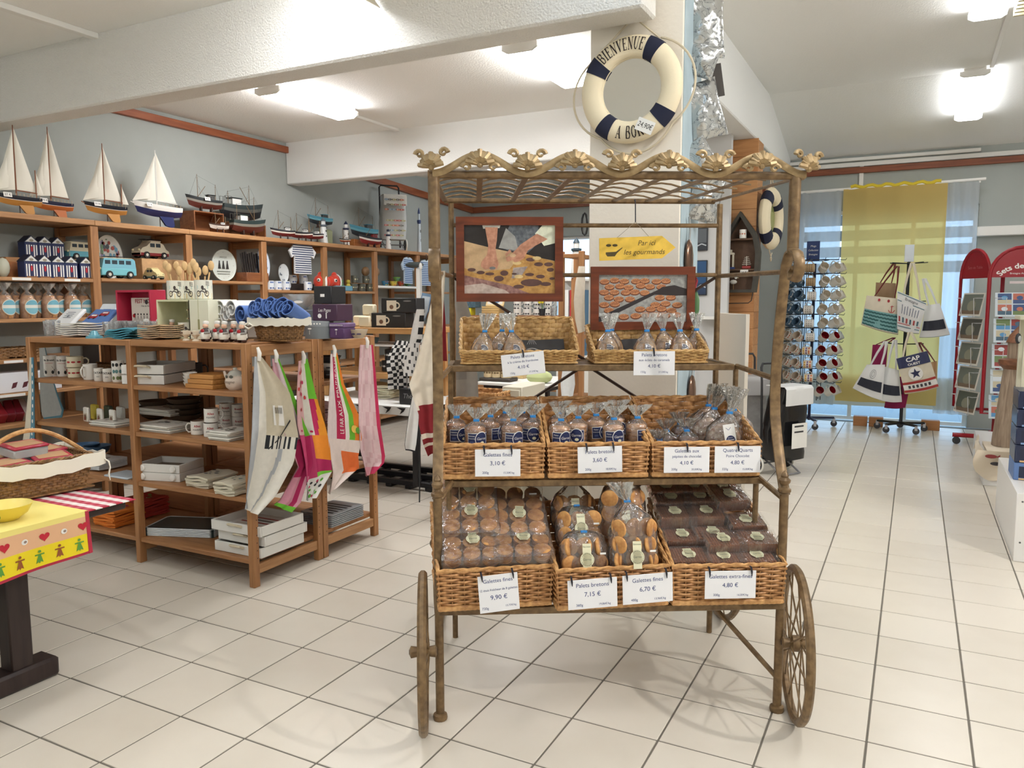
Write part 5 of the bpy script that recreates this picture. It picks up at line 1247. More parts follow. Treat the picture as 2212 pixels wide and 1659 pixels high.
# ================= free-standing pine shelf unit =================
UX0, UX1, UY0, UYM, UY1, UZ = -5.10, -3.165, 3.035, 3.60, 4.155, 1.347
PX = (-5.10, -4.13, -3.2)
LV = (1.08, .80, .50, .155)
def unit(y0, y1, label):
    t = thing('pine_shelf_unit', label, 'shelving', (0, 0, 0))
    for x in PX:
        for y in (y0, y1-.045):
            MB(PINEZ).rb(x, x+.04 if x != -3.2 else x+.04, y, y+.045, 0, UZ-(.0 if x > -4 else .002), .003).obj('upright', t)
        MB(PINE).rb(x+.006, x+.034, y0+.045, y1-.045, UZ-.075, UZ-.012, .003).obj('cross_rail', t)
        MB(PINE).rb(x+.006, x+.034, y0+.045, y1-.045, .07, .125, .003).obj('cross_rail', t)
    for a, b in ((PX[0]+.04, PX[1]), (PX[1]+.04, PX[2])):
        MB(PINEX).rb(a, b, y0+.004, y1-.004, UZ-.035, UZ, .003).obj('top_board', t)
        for z in LV: MB(PINEX).rb(a, b, y0+.008, y1-.008, z-.026, z, .003).obj('shelf_board', t)
    # peg holes on the end uprights
    mb = MB(C(70, 42, 24))
    for y in (y0+.03, y1-.03):
        for k in range(26): mb.bx(PX[2]+.0395, PX[2]+.0405, y-.003, y+.003, .16+k*.043, .166+k*.043)
    mb.obj('peg_holes', t, 'stuff')
    return t
unit(UY0, UYM, 'pine shelf unit with tea towels hung on its end and tableware on top')
unit(UYM+.005, UY1, 'pine shelf unit standing back to back behind the tableware unit')
def ux(px, y=3.2, py=800): return at(px, py, y=y).x
def onu(px, z, y=3.2, rz=0): return Mx((ux(px, y), y, z), rz)
def onm(px, z, y=3.2, rz=.75): return onu(px, z, y, rz)     # print turned to the aisle
# ---------------- on top of the unit ----------------
GLASS = film('drinking_glass', (250, 251, 251), .8, .05, .10)
def tumbler(M):
    t = thing('drinking_glass', 'small printed drinking glass on the pine unit', 'glass', M, 'drinking glasses on the pine unit')
    MB(GLASS).lathe([(.0001, .004), (.028, 0), (.030, .006), (.036, .10), (.034, .10), (.028, .010), (.0001, .009)], 18, caps=False).obj('tumbler', t)
    p = MB(); rr = random.Random(2); f = wrap(.0365, .0006)
    for i in range(7): line(p, [(rr.uniform(-.03, .03), rr.uniform(.03, .08)) for _ in range(3)], .0014, f, C(130, 110, 110), 1)
    p.obj('print', t)
for i, px in enumerate((262, 276, 290, 302, 316, 329, 342, 268, 284, 300, 318, 335)): tumbler(onu(px, UZ+(.101 if i in (7, 8, 9) and 0 else 0), 3.30+.09*(i >= 7)+.03*(i % 2)))
for i, px in enumerate((112, 124, 240, 252)): tumbler(onu(px, UZ, 3.2+.04*(i % 2)))
for px in (116, 128): tumbler(onu(px, UZ, 3.42))
def plates_stack(M, w_, d_, n, m, rim, label, prt=None, step=.013, cat='plates', wave=.006, rnd_=False):
    t = thing('plate_stack', label, cat, M)
    for i in range(n):
        mb = MB(m); mb.sheet(lambda u, v: ((u-.5)*w_, (v-.5)*d_, .010+i*step+wave*((2*u-1)**2+(2*v-1)**2)+.0015*sin(9*u+i)), 8, 8, .005)
        o = mb.obj('plate', t); e_ = MB(rim); z = i*step
    p = MB(); f = facez(.0105+(n-1)*step, .001)
    if prt: prt(p, f, w_, d_); p.obj('print', t)
    return t
def p_pic(*cols):
    def g(p, f, w_, d_):
        rr = random.Random(len(cols)+int(w_*1000))
        for i in range(9):
            x, y = rr.uniform(-.3, .3)*w_, rr.uniform(-.3, .3)*d_; disc(p, x, y, w_*rr.uniform(.03, .09), d_*rr.uniform(.02, .08), f, rr.choice(cols), 1+i % 3, 10)
    return g
plates_stack(onu(182, UZ, 3.2), .22, .20, 6, C(232, 226, 214, .25), C(40, 34, 34), 'stack of white square plates with red and black print on the pine unit', p_pic(RED, C(50, 46, 46), C(190, 180, 170)), .014)
plates_stack(onu(352, UZ, 3.19), .20, .17, 7, C(196, 166, 130, .35), C(90, 60, 40), 'stack of brown edged plates between the glasses and the egg cups', p_pic(C(110, 70, 44), C(226, 214, 196)), .011)
for i in range(5): solo(MB(C(70, 142, 160, .8)).sheet(lambda u, v: ((u-.5)*.17, (v-.5)*.15, .012+.006*sin(6*u+i)+.004*sin(7*v)), 8, 6, .007), 'folded_napkin', 'folded turquoise cloth napkin in the small pile on the pine unit', 'napkin', onu(272+i*2, UZ+.012*i, 3.14, .1*i), 'turquoise napkins')
solo(MB(C(96, 156, 172, .2)).lathe([(.05, 0), (.048, .012), (.03, .02), (.018, .045), (.0001, .05)], 16), 'glass_bell', 'small blue glass dome beside the square plates', 'ornament', onu(208, UZ, 3.1))
# t-shirts / towels folded, box frame, crates
def fold(M, size, m, label, prt=None, grp=None, tilt=0, name='folded_tshirt', cat='t-shirt'):
    w_, d_, h = size
    t = thing(name, label, cat, M, grp); MB(m).rb(-w_/2, w_/2, -d_/2, d_/2, 0, h, min(.012, h*.4)).obj('fabric', t)
    if prt: p = MB(); prt(p, facez(h, .0008), w_, d_); p.obj('print', t)
def p_lines(col):
    def g(p, f, w_, d_):
        for q in range(4): rect(p, -w_*.22, w_*.22, d_*(.22-.1*q), d_*(.25-.1*q), f, col, 1)
        disc(p, 0, d_*.02, w_*.05, w_*.05, f, col, 2, 10)
    return g
def p_van(p, f, w_, d_):
    for x, y in ((-.2, -.05), (.2, .12)):
        poly(p, [(w_*(x-.2), d_*(y-.1)), (w_*(x+.2), d_*(y-.1)), (w_*(x+.2), d_*(y+.04)), (w_*(x+.12), d_*(y+.16)), (w_*(x-.12), d_*(y+.16)), (w_*(x-.2), d_*(y+.04))], f, C(170, 40, 48), 1)
        rect(p, w_*(x-.12), w_*(x+.12), d_*(y+.04), d_*(y+.12), f, WHITE, 2)
        for q in (-.12, .12): disc(p, w_*(x+q), d_*(y-.1), w_*.05, d_*.05, f, BLACK, 2, 10)
Y3 = 3.45
solo(MB(C(226, 226, 224, .8)).rb(-.16, .42, -.1, .1, 0, .075, .01), 'towel_pile', 'pile of white folded towels under the printed t-shirts', 'towels', onu(190, UZ+.0, Y3+.03))
fold(onu(160, UZ+.10, Y3, 0) @ Matrix.Rotation(radians(42), 4, 'X'), (.20, .18, .03), C(236, 236, 236, .8), 'white folded t-shirt with small grey lettering propped on the towel pile', p_lines(C(110, 116, 130)))
fold(onu(225, UZ+.10, Y3, 0) @ Matrix.Rotation(radians(38), 4, 'X'), (.22, .17, .035), C(92, 128, 190, .8), 'blue folded t-shirt with red camper vans propped on the towel pile', p_van)
fold(onu(236, UZ+.12, Y3+.1, 0) @ Matrix.Rotation(radians(55), 4, 'X'), (.18, .2, .02), C(228, 232, 236, .8), 'white folded t-shirt with round blue badge behind the blue one', p_lines(C(80, 100, 150)))
t = thing('shadow_box', 'raspberry red open wooden crate framing a printed tray', 'crate', onu(312, UZ, 3.50))
for a in ((-.17, -.155, -.06, .06, 0, .30), (.155, .17, -.06, .06, 0, .30), (-.155, .155, -.06, .06, .285, .30), (-.155, .155, -.06, .06, 0, .015), (-.155, .155, .05, .06, .015, .285)): MB(C(186, 38, 70)).rb(*a, .002).obj('board', t)
tp = MB(C(232, 226, 212)).rb(-.125, .14, .02, .03, .02, .25, .002).obj('printed_tray', t)
p = MB(); f = facey(.02, .0008); write(p, 'FEST NOZ', .0, .215, .026, f, C(150, 34, 40), maxw=.2, bold=True); write(p, 'Fête de Nuit', .02, .190, .012, f, C(90, 80, 80), .2)
for q in range(7): line(p, [(-.1+.03*q, .10), (-.09+.03*q, .13), (-.08+.03*q, .09)], .003, f, C(60, 50, 50), 1); disc(p, -.09+.03*q, .14, .007, .007, f, C(60, 50, 50), 1, 8)
disc(p, -.10, .13, .014, .013, f, C(180, 40, 44), 1, 12); disc(p, .03, .222, .016, .016, f, C(60, 50, 50), 2, 12); p.obj('print', tp)
CRM = mat((214, 214, 176), .6, var=.06)
t = thing('painted_crate', 'cream painted wooden crate lying on its side with crockery inside', 'crate', onu(412, UZ, 3.36))
for a in ((-.145, -.133, -.11, .11, 0, .235), (.133, .145, -.11, .11, 0, .235), (-.133, .133, -.11, .11, .223, .235), (-.133, .133, -.11, .11, 0, .012)): MB(CRM).rb(*a, .002).obj('board', t)
for z in (.012, .067, .122, .177): MB(CRM).rb(-.133, .133, .098, .11, z, z+.046, .002).obj('slat', t)
t = thing('painted_crate', 'tall cream painted crate with hand slot beside the crockery crate', 'crate', onu(466, UZ, 3.36))
MB(mat((226, 226, 204), .6)).rb(-.085, .085, -.11, .11, 0, .235, .003).obj('body', t); MB(C(150, 150, 104)).rb(-.008, .008, -.1115, -.109, .06, .12, .006).obj('hand_slot', t); MB(C(196, 196, 160)).bx(-.003, .003, -.111, -.1095, .12, .235).obj('seam', t)
# buckets with the motorbike print and wooden utensils
def bike(mb, fn, r, h):
    b = C(60, 50, 48)
    f2 = fn
    for q in range(4): rect(mb, -r*1.2+q*r*.6, -r*.6+q*r*.6, h*.05, h*.32, f2, C(216, 196, 150), 1); rect(mb, -r*1.2+q*r*.6, -r*.6+q*r*.6, h*.55, h*.72, f2, C(180, 196, 190), 1)
    for x in (-.45, .45): disc(mb, r*x, h*.3, r*.24, h*.16, f2, b, 2, 14); disc(mb, r*x, h*.3, r*.17, h*.11, f2, C(216, 206, 180), 3, 14)
    line(mb, [(-r*.45, h*.3), (-r*.1, h*.45), (r*.45, h*.3), (r*.25, h*.55), (-r*.05, h*.5)], h*.05, f2, b, 4); disc(mb, 0, h*.62, r*.14, h*.1, f2, b, 4, 10)
    for q in range(5): line(mb, [(r*.35, h*(.92-.05*q)), (r*.75, h*(.9-.05*q))], h*.018, f2, b, 4)
WU = mat((214, 178, 126), .6, var=.15)
def bucket(M, label, n, seed):
    t = mug(M, label, 'motorbike print utensil pots', .052, .115, C(222, 220, 206, .3), None, bike, None, 'utensil pot', 'utensil_pot')
    rr = random.Random(seed)
    for i in range(n):
        a = rr.uniform(-1, 1); x = .03*a; yy = rr.uniform(-.02, .02); tx = x*2.4; L = rr.uniform(.17, .22)
        mb = MB(WU); mb.tube([(x*.6, yy, .02), (tx*.8, yy, L*.8)], .005, 6); mb.ball((tx, yy, L), .02, 10, (.9, .35, 1.5)); mb.obj('wooden_utensil', t)
ZB = UZ+.236
bucket(onm(388, ZB, 3.33), 'motorbike print pot of wooden spoons on the cream crate', 3, 1); bucket(onm(413, ZB, 3.40), 'motorbike print pot of wooden forks behind the other pots', 5, 2); bucket(onm(447, ZB, 3.33), 'motorbike print pot of wooden spatulas at the crate edge', 6, 3)
mug(onm(408, UZ+.013, 3.32), 'motorbike print pot lying inside the cream crate', None, .05, .085, C(222, 220, 206, .3), None, bike, None, 'utensil pot', 'utensil_pot')
solo(MB(WU).tube([(0, 0, .005), (.06, .02, .16)], .008, 6), 'wooden_ladle', 'wooden stick leaning inside the cream crate', 'utensil', onu(422, UZ+.013, 3.34))
# sailor figurines and egg cups
def egg(M):
    t = thing('egg_cup', 'small white egg cup with black drawing beside the brown plates', 'egg cup', M, 'egg cups on the pine unit'); MB(C(228, 214, 190, .3)).lathe([(.02, 0), (.02, .004), (.008, .014), (.012, .024), (.025, .036), (.027, .058), (.024, .058), (.02, .04), (.0001, .036)], 16, caps=False).obj('cup', t)
    p = MB(); disc(p, 0, .046, .008, .006, wrap(.0275, .0006), C(110, 80, 60), 1, 8); p.obj('print', t)
egg(onu(405, UZ, 3.13)); egg(onu(426, UZ, 3.12))
def sailor(M, label, grp='sailor figurines on the pine unit'):
    t = thing('sailor_figurine', label, 'figurine', M, grp)
    MB(C(66, 38, 30)).ball((-.016, -.006, .010), .014, 8, (1, 1.3, .7)).obj('shoe', t); MB(C(66, 38, 30)).ball((.016, -.006, .010), .014, 8, (1, 1.3, .7)).obj('shoe', t)
    MB(C(60, 50, 46)).lathe([(.026, .014), (.030, .03), (.026, .06), (.012, .078)], 14).obj('body', t)
    MB(C(232, 228, 218)).lathe([(.0265, .016), (.031, .03), (.028, .05), (.020, .058)], 14, (0, -.003, 0), caps=False).obj('apron', t)
    MB(C(222, 178, 150)).ball((0, -.004, .088), .016, 10).obj('head', t); MB(WHITE).lathe([(.013, .096), (.017, .104), (.016, .114), (.0001, .117)], 12).obj('hat', t); MB(RED).ball((0, -.026, .062), .012, 8, (1.1, .6, .9)).obj('scarf', t)
    for s in (-1, 1): MB(C(150, 146, 140)).tube([(s*.022, 0, .068), (s*.036, -.012, .052), (s*.016, -.03, .05)], [.008, .007, .006], 6).obj('arm', t)
for i, px in enumerate((449, 474, 489, 509, 527)): sailor(onu(px, UZ, 3.10+.05*(i in (1, 3)), .2*(i % 2)), 'little cook figurine with white apron, white hat and red scarf')
for i, px in enumerate((321, 349, 377)): sailor(onu(px, UZ, 3.33), 'little cook figurine with white hat standing behind the brown plates', 'cook figurines behind the plates')
# wicker basket of blue towels
bk = basket(.24, .16, .12, .12, .018, WK_S, WK_S, 11, .02, False, .003)
HB = onu(607, UZ+.001, 3.33)
t = put_basket(bk, 'oval-handled wicker basket lined in white and full of blue towels', HB @ Mx((-.12, -.08, 0)))
MB(WK_R).tube([(-.02+.28*(k/16), .08, .12+.085*sin(pi*k/16)) for k in range(17)], .007, 6).obj('handle', t)
LN = mat((232, 228, 214), .9)
mb = MB(LN)
for (a, b, c, d) in (((-.022, -.022), (.262, -.022), 0, 0), ((.262, -.022), (.262, .182), 0, 0), ((.262, .182), (-.022, .182), 0, 0), ((-.022, .182), (-.022, -.022), 0, 0)):
    mb.sheet(lambda u, v: (a[0]+(b[0]-a[0])*u, a[1]+(b[1]-a[1])*u, .132-.045*v+.004*sin(u*22)), 12, 4, .003)
mb.obj('lining', t)
MB(LN).tube([(-.02, -.026, .10), (-.03, -.04, .085), (.0, -.035, .07), (.03, -.03, .085), (-.0, -.03, .10)], .006, 6).obj('bow', t)
BT = mat((76, 112, 178), .95, sheen=.2)
def rolled(M, m, label, grp, L=.2, r=.045):
    t = thing('rolled_towel', label, 'towel', M, grp)
    mb = MB(m); pts = []
    mb.sheet(lambda u, v: ((.010+(r-.010)*u)*cos(u*11)+0, (v-.5)*L, (.010+(r-.010)*u)*sin(u*11)*1.3), 44, 3, .005); mb.obj('terry', t)
    p = MB(); f = facey(-L/2, .001)
for i in range(7): rolled(HB @ Mx((-.09+.035*i, .0, .15+.012*(i % 2)), 0, radians(-25), .2*(i-3)), BT, 'rolled blue terry towel in the lined wicker basket', 'blue towels in the basket')
for i, px in enumerate((520, 532, 552, 508)): rolled(onu(px, UZ+.15+.03*(i % 2), 3.42), mat((226, 226, 224), .95) if i != 2 else BT, 'rolled white terry towel with black print beside the basket' if i != 2 else 'rolled blue terry towel between the crate and the basket', 'white towels beside the basket' if i != 2 else None)
solo(MB(C(190, 190, 186, .8)).rb(-.1, .1, -.1, .1, 0, .11, .012), 'towel_pile', 'pile of white folded towels beside the wicker basket', 'towels', onu(525, UZ, 3.45))
# glass bowl, tins and boxes on the rear unit
YB2 = 3.82
bowl(onu(652, UZ+.17, YB2+.1), .11, .10, film('bowl_glass', (214, 222, 226), 1.3, .05, .3), 'frosted glass bowl with white fish frieze above the towels', None, p_patch(WHITE))
solo(MB(C(90, 96, 104)).rb(-.09, .09, -.08, .08, 0, .168, .004), 'gift_box', 'grey gift box under the frosted bowl', 'box', onu(652, UZ, YB2+.1))
def tin(M, r, h, m, lid, label, band=None, square=False):
    t = thing('storage_tin', label, 'tin', M)
    if square:
        MB(m).rb(-r, r, -r, r, 0, h*.7, .006).obj('body', t); MB(lid).rb(-r*1.03, r*1.03, -r*1.03, r*1.03, h*.7, h, .006).obj('lid', t); f = facey(-r*1.031, .0006)
    else:
        MB(m).lathe([(r, 0), (r, h*.7)], 28).obj('body', t); MB(lid).lathe([(r*1.03, h*.7), (r*1.03, h), (.0001, h+.002)], 28).obj('lid', t); f = wrap(r*1.002, .0006)
    p = MB(); write(p, '⚓' if 0 else 'I', 0, h*.25, h*.24, f, WHITE); disc(p, 0, h*.58, r*.18, h*.05, f, WHITE, 1, 10)
    for q in range(9): disc(p, -r*.8+r*.2*q, h*.86, r*.05, h*.05, facey(-r*1.031, .0006) if square else wrap(r*1.031, .0006), band or WHITE, 1, 8)
    p.obj('print', t)
tin(onu(692, UZ, 3.68), .085, .105, C(120, 126, 130), C(140, 146, 150), 'round grey tin with white figure beside the purple boxes')
tin(onu(742, UZ, 3.72), .056, .095, C(88, 58, 100), C(110, 84, 124), 'octagonal purple tin beside the painted bowl', square=True)
def p_purple(p, f, w_, h): write(p, 'Les Pages', 0, h*.55, h*.2, f, WHITE, .2, maxw=w_*.5); disc(p, -w_*.2, h*.3, w_*.08, h*.14, f, WHITE, 1, 10); rect(p, w_*.05, w_*.09, h*.15, h*.5, f, WHITE, 1)
rbox(onu(722, UZ+.106, 3.74), (.19, .15, .10), C(70, 42, 64), 'gift_box', 'dark purple gift box with white lettering stacked on the grey tin', 'box', prt=p_purple)
def p_black(p, f, w_, h): rect(p, -w_*.12, w_*.12, h*.4, h*.56, f, WHITE, 1)
rbox(onu(717, UZ+.207, 3.84), (.14, .14, .11), C(30, 30, 32), 'gift_box', 'black gift box with white sticker above the purple box', 'box', prt=p_black)
bowl(onu(776, UZ, 3.78), .058, .055, C(196, 180, 156, .4), 'cream bowl with purple zigzag at the end of the rear unit', None, p_patch(C(70, 60, 90)))
# tiles / coasters and boxed mugs on a wooden table behind
# ---------------- shelves of the front unit ----------------
CAR = lambda col: (lambda mb, fn, r, h: (poly(mb, [(-r*.8, h*.2), (r*.8, h*.2), (r*.8, h*.32), (r*.4, h*.5), (-r*.3, h*.52), (-r*.8, h*.34)], fn, col, 1), [disc(mb, r*x, h*.2, r*.2, h*.09, fn, BLACK, 2, 10) for x in (-.5, .5)], write(mb, 'Be Breizh', 0, h*.75, h*.09, fn, BLACK, .15, maxw=r*1.9, bold=True), write(mb, 'CAPITAINE', 0, h*.62, h*.05, fn, RED, maxw=r*1.6)))
mug(onm(110, LV[0], 3.2), 'tall white Breton mug with black lettering and grey car on the upper shelf', None, .042, .135, CHINA, None, CAR(C(110, 104, 100)), None, name='tall_mug')
mug(onm(137, LV[0], 3.22), 'tall white Breton mug with red car on the upper shelf', None, .040, .135, CHINA, None, CAR(C(170, 40, 44)), None, name='tall_mug')
mug(onm(163, LV[0], 3.2), 'cream bowl-shaped mug with red car under its twin', None, .046, .065, C(226, 216, 186, .3), None, p_patch(C(176, 40, 44)), 0)
mug(onm(163, LV[0]+.068, 3.2), 'cream mug with red car stacked on its twin', None, .050, .07, C(226, 216, 186, .3), None, p_patch(C(176, 40, 44)), 0)
mug(onm(195, LV[0], 3.15), 'plain white mug beside the stacked red car mugs', None, .042, .10, CHINA, None, None, -2.2)
for px in (213, 232): mug(onm(px, LV[0], 3.12), 'small white cup with black lettering on the upper shelf', 'small lettered cups', .028, .08, CHINA, None, p_text('TATAIE', BLACK, 'oo', BLACK), None, 'cup', 'cup')
mug(onm(255, LV[0], 3.14), 'tall white tumbler with dark figures by the shelf upright', None, .036, .13, CHINA, None, p_patch(C(110, 120, 70), C(90, 130, 130), BLACK), None, name='tall_mug')
solo(MB(C(120, 116, 110)).rb(-.07, .07, -.07, .07, 0, .2, .01), 'gift_bag', 'grey paper gift bag at the back of the upper shelf', 'bag', onu(185, LV[0], 3.5))
for px in (190, 215, 240): put_basket(basket(.16, .12, .06, .06, .005, WK_S, WK_S, 5, .025, False, .003), {190: 'small wicker basket behind the tall mugs', 215: 'small wicker basket behind the plain mug', 240: 'small wicker basket behind the lettered cups'}[px], Mx((ux(px, 3.45)-.08, 3.42, LV[0]+.0)))
def tray_box(M, w_, d_, h, m, label, rope=True, knobs=0, base=None, prt=None):
    t = thing('serving_tray', label, 'tray', M)
    for a in ((-w_/2, w_/2, -d_/2, -d_/2+.012, 0, h), (-w_/2, w_/2, d_/2-.012, d_/2, 0, h), (-w_/2, -w_/2+.012, -d_/2+.012, d_/2-.012, 0, h), (w_/2-.012, w_/2, -d_/2+.012, d_/2-.012, 0, h)): MB(m).rb(*a, .002).obj('side', t)
    MB(base or m).bx(-w_/2+.012, w_/2-.012, -d_/2+.012, d_/2-.012, .004, .012).obj('bottom', t)
    if rope: MB(ROPE).tube([(-.05, -d_/2-.002, h*.75), (-.04, -d_/2-.018, h*.9), (.0, -d_/2-.022, h*.95), (.04, -d_/2-.018, h*.9), (.05, -d_/2-.002, h*.75)], .007, 6).obj('rope_handle', t)
    for k in range(knobs): MB(WHITE).lathe([(.02, 0), (.022, .006), (.016, .012), (.0001, .013)], 14, ((-.35+.7*k)*w_, -d_/2, h*.5), Matrix.Rotation(pi/2, 4, 'X')).obj('wheel_knob', t)
    if prt: p = MB(); prt(p, facez(.0125, .0008), w_, d_); p.obj('print', t)
WP = mat((232, 230, 224), .5)
tray_box(onu(345, LV[0]+.002, 3.26, .35), .27, .36, .055, WP, 'white wooden tray with rope handle at the bottom of the pair')
tray_box(onu(345, LV[0]+.062, 3.26, .35), .27, .36, .055, WP, 'white wooden tray with rope handle on top of its twin', base=C(150, 146, 138))
for i in range(4): bowl(onu(410, LV[0]+.018*i, 3.13), .04, .03, CHINA, 'small white dish in the pile beside the wooden boxes', 'white dishes in a pile')
for i, (px, z, w_) in enumerate(((452, 0, .22), (455, .028, .20), (458, .056, .19))): solo(MB(wood((208, 150, 84), (178, 120, 60), 2.5, 0)).rb(-w_/2, w_/2, -.08, .08, 0, .026, .003), 'cutting_board', ['flat honey wood box at the bottom of the pile', 'flat honey wood box in the middle of the pile', 'flat honey wood box on top of the pile'][i], 'wooden box', onu(px, LV[0]+z, 3.16))
t = thing('teapot', 'round cream teapot with Bretagne lettering by the end upright', 'teapot', onu(508, LV[0], 3.15))
MB(C(228, 212, 196, .3)).lathe([(.035, 0), (.052, .015), (.058, .045), (.05, .08), (.03, .10)], 22).obj('body', t); MB(C(206, 206, 196, .3)).lathe([(.0515, .078), (.032, .101), (.02, .108), (.010, .112), (.012, .122), (.0001, .126)], 20).obj('lid', t)
MB(C(228, 212, 196, .3)).tube([(-.05, 0, .05), (-.075, 0, .075), (-.085, 0, .10)], [.014, .010, .007], 8).obj('spout', t); MB(C(228, 212, 196, .3)).tube([(.05, 0, .08), (.09, 0, .085), (.095, 0, .05), (.055, 0, .03)], .007, 8).obj('handle', t)
p = MB(); write(p, 'Bretagne', 0, .04, .016, wrap(.0585, .001), C(110, 90, 70), .25); disc(p, -.012, .076, .012, .009, wrap(.053, .002), C(90, 90, 80), 1, 10); disc(p, .02, .076, .012, .009, wrap(.053, .002), C(90, 90, 80), 1, 10); p.obj('print', t)
for px in (350, 390, 420): mug(onm(px, LV[0], 3.5), 'dark cellophane-wrapped mug at the back of the upper shelf', 'dark wrapped mugs', .05, .1, C(70, 66, 64), None, None, 0)
# level 2
def mags(M, w_, d_, n, m, label, prt=None, cat='place mats', top=None):
    t = thing('place_mat_stack', label, cat, M)
    for i in range(n): o = MB(m).rb(-w_/2, w_/2, -d_/2, d_/2, i*.011, i*.011+.009, .002).obj('place_mat', t); o.location = (.008*sin(i*2.1), .006*cos(i*3.), 0); o.rotation_euler = (0, 0, .03*sin(i*1.7))
    p = MB(); (prt or p_pic(C(90, 90, 86), C(60, 60, 60), C(170, 166, 156)))(p, facez((n-1)*.011+.0092, .0008), w_*.9, d_*.9); p.obj('print', t)
PAP = C(228, 224, 214, .4)
for i, px in enumerate((182, 211, 238)):
    def pr(p, f, w_, h): rect(p, -w_*.35, w_*.35, h*.1, h*.62, f, C(200, 190, 170), 1); disc(p, 0, h*.35, w_*.22, h*.2, f, C(120, 90, 70), 2, 12); disc(p, -w_*.1, h*.25, w_*.16, h*.14, f, C(150, 60, 40), 3, 10)
    rbox(onu(px, LV[1], 3.17, -.25), (.075, .02, .095), C(236, 232, 222), 'coaster', ['white square coaster with two gulls standing upright', 'white square coaster with a horse standing upright', 'white square coaster with a brown scene near the upright'][i], 'coaster', None, .006, pr)
    rbox(onu(px+18, LV[1], 3.26, -.25), (.08, .03, .10), (C(214, 196, 70), C(70, 80, 60), C(214, 214, 206))[i], 'coaster_box', ['yellow coaster box behind the gull coaster', 'dark green coaster box behind the horse coaster', 'pale coaster box behind the brown scene coaster'][i], 'box', None, .006)
mags(onu(240, LV[1], 3.16), .24, .17, 3, PAP, 'pile of printed place mats in front of the coasters')
mags(onu(352, LV[1], 3.18), .30, .2, 4, PAP, 'pile of pale printed place mats beside the end mugs')
mags(onu(355, LV[1]+.05, 3.42), .30, .2, 4, PAP, 'pile of dark printed place mats at the back of the shelf', p_pic(C(60, 44, 36), C(80, 60, 50)))
mags(onu(492, LV[1], 3.14), .16, .18, 5, PAP, 'pile of white place mats with black picture by the end upright', p_pic(C(40, 36, 34), C(70, 60, 54)))
for (px, z, y, a) in ((422, 0, 3.16, pi), (450, 0, 3.14, 0), (452, .082, 3.15, 0)):
    mug(onm(px, LV[1]+z, y), 'white mug with red and black lettering and loop handle on the second shelf' if a == 0 else 'white mug with its handle turned away from the lettered ones', 'lettered mugs in a stack' if a == 0 else None, .040, .08, CHINA, C(120, 92, 74), p_text('Allez', C(180, 40, 44), 'MARRE', BLACK), a)
for (px, z) in ((485, 0), (485, .075), (512, 0), (512, .075), (470, 0)): mug(onm(px, LV[1]+z, 3.42), 'white lettered mug in the shade at the back of the second shelf', 'shaded lettered mugs', .040, .075, CHINA, None, p_text('Breizh', C(170, 40, 44), 'Kenavo', BLACK), 0)
for i in range(3): bowl(onu(330, LV[1]+.0+.035*i, 3.47), .10, .05, C(96, 80, 66), 'wide dark wooden bowl in the stack at the back', 'dark wooden bowls')
for i in range(4): bowl(onu(395, LV[1]+.0+.035*i, 3.47), .11, .05, C(96, 80, 66), 'wide dark wooden bowl in the second stack at the back', 'dark wooden bowls by the mugs')
# level 3
plates_stack(onu(205, LV[2], 3.2), .26, .2, 8, C(214, 216, 218, .3), C(150, 150, 150), 'pile of grey printed trays beside the wicker basket', p_pic(C(90, 100, 120), C(120, 110, 100), C(60, 66, 76)), .007, 'trays', .004)
solo(MB(C(196, 206, 214, .3)).rb(-.11, .11, -.08, .08, 0, .012, .004), 'small_tray', 'single pale blue tray at the shelf edge', 'tray', onu(262, LV[2], 3.12))
for i, z in enumerate((0, .055)): t = bowl(onu(175+25*i, LV[2], 3.46), .09, .07, C(70, 110, 150, .4), ['blue bowl at the back of the third shelf', 'blue lidded bowl behind the grey trays'][i])
tray_box(onu(358, LV[2]+.001, 3.22, .25), .30, .24, .05, WP, 'white wooden box with round wheel knobs at the bottom of the pair', False, 2)
tray_box(onu(358, LV[2]+.053, 3.22, .25), .30, .24, .05, WP, 'white wooden box with round wheel knobs on top', False, 2, C(120, 100, 80))
def linen(M, w_, d_, n, m, label, prt=None, grp=None):
    t = thing('folded_linen', label, 'tea towels', M, grp)
    for i in range(n): o = MB(m).sheet(lambda u, v: ((u-.5)*w_, (v-.5)*d_, .012+.004*sin(7*u+i)+.003*sin(6*v+i*2)), 8, 6, .011).obj('folded_towel', t); o.location = (.006*sin(i*2.), .004*cos(i*3), .0125*i); o.rotation_euler = (0, 0, .04*sin(i*1.3))
    if prt: p = MB(); prt(p, facez(.020+.0125*(n-1), .0012), w_, d_); p.obj('print', t)
LIN = C(214, 206, 184, .85)
linen(onu(447, LV[2], 3.2), .18, .22, 5, LIN, 'pile of ecru tea towels with black swirl print', p_pic(C(36, 40, 48), C(44, 50, 60)))
linen(onu(503, LV[2], 3.13), .15, .2, 6, LIN, 'pile of ecru tea towels with teal motif by the end upright', p_pic(C(60, 110, 116), C(40, 50, 56)))
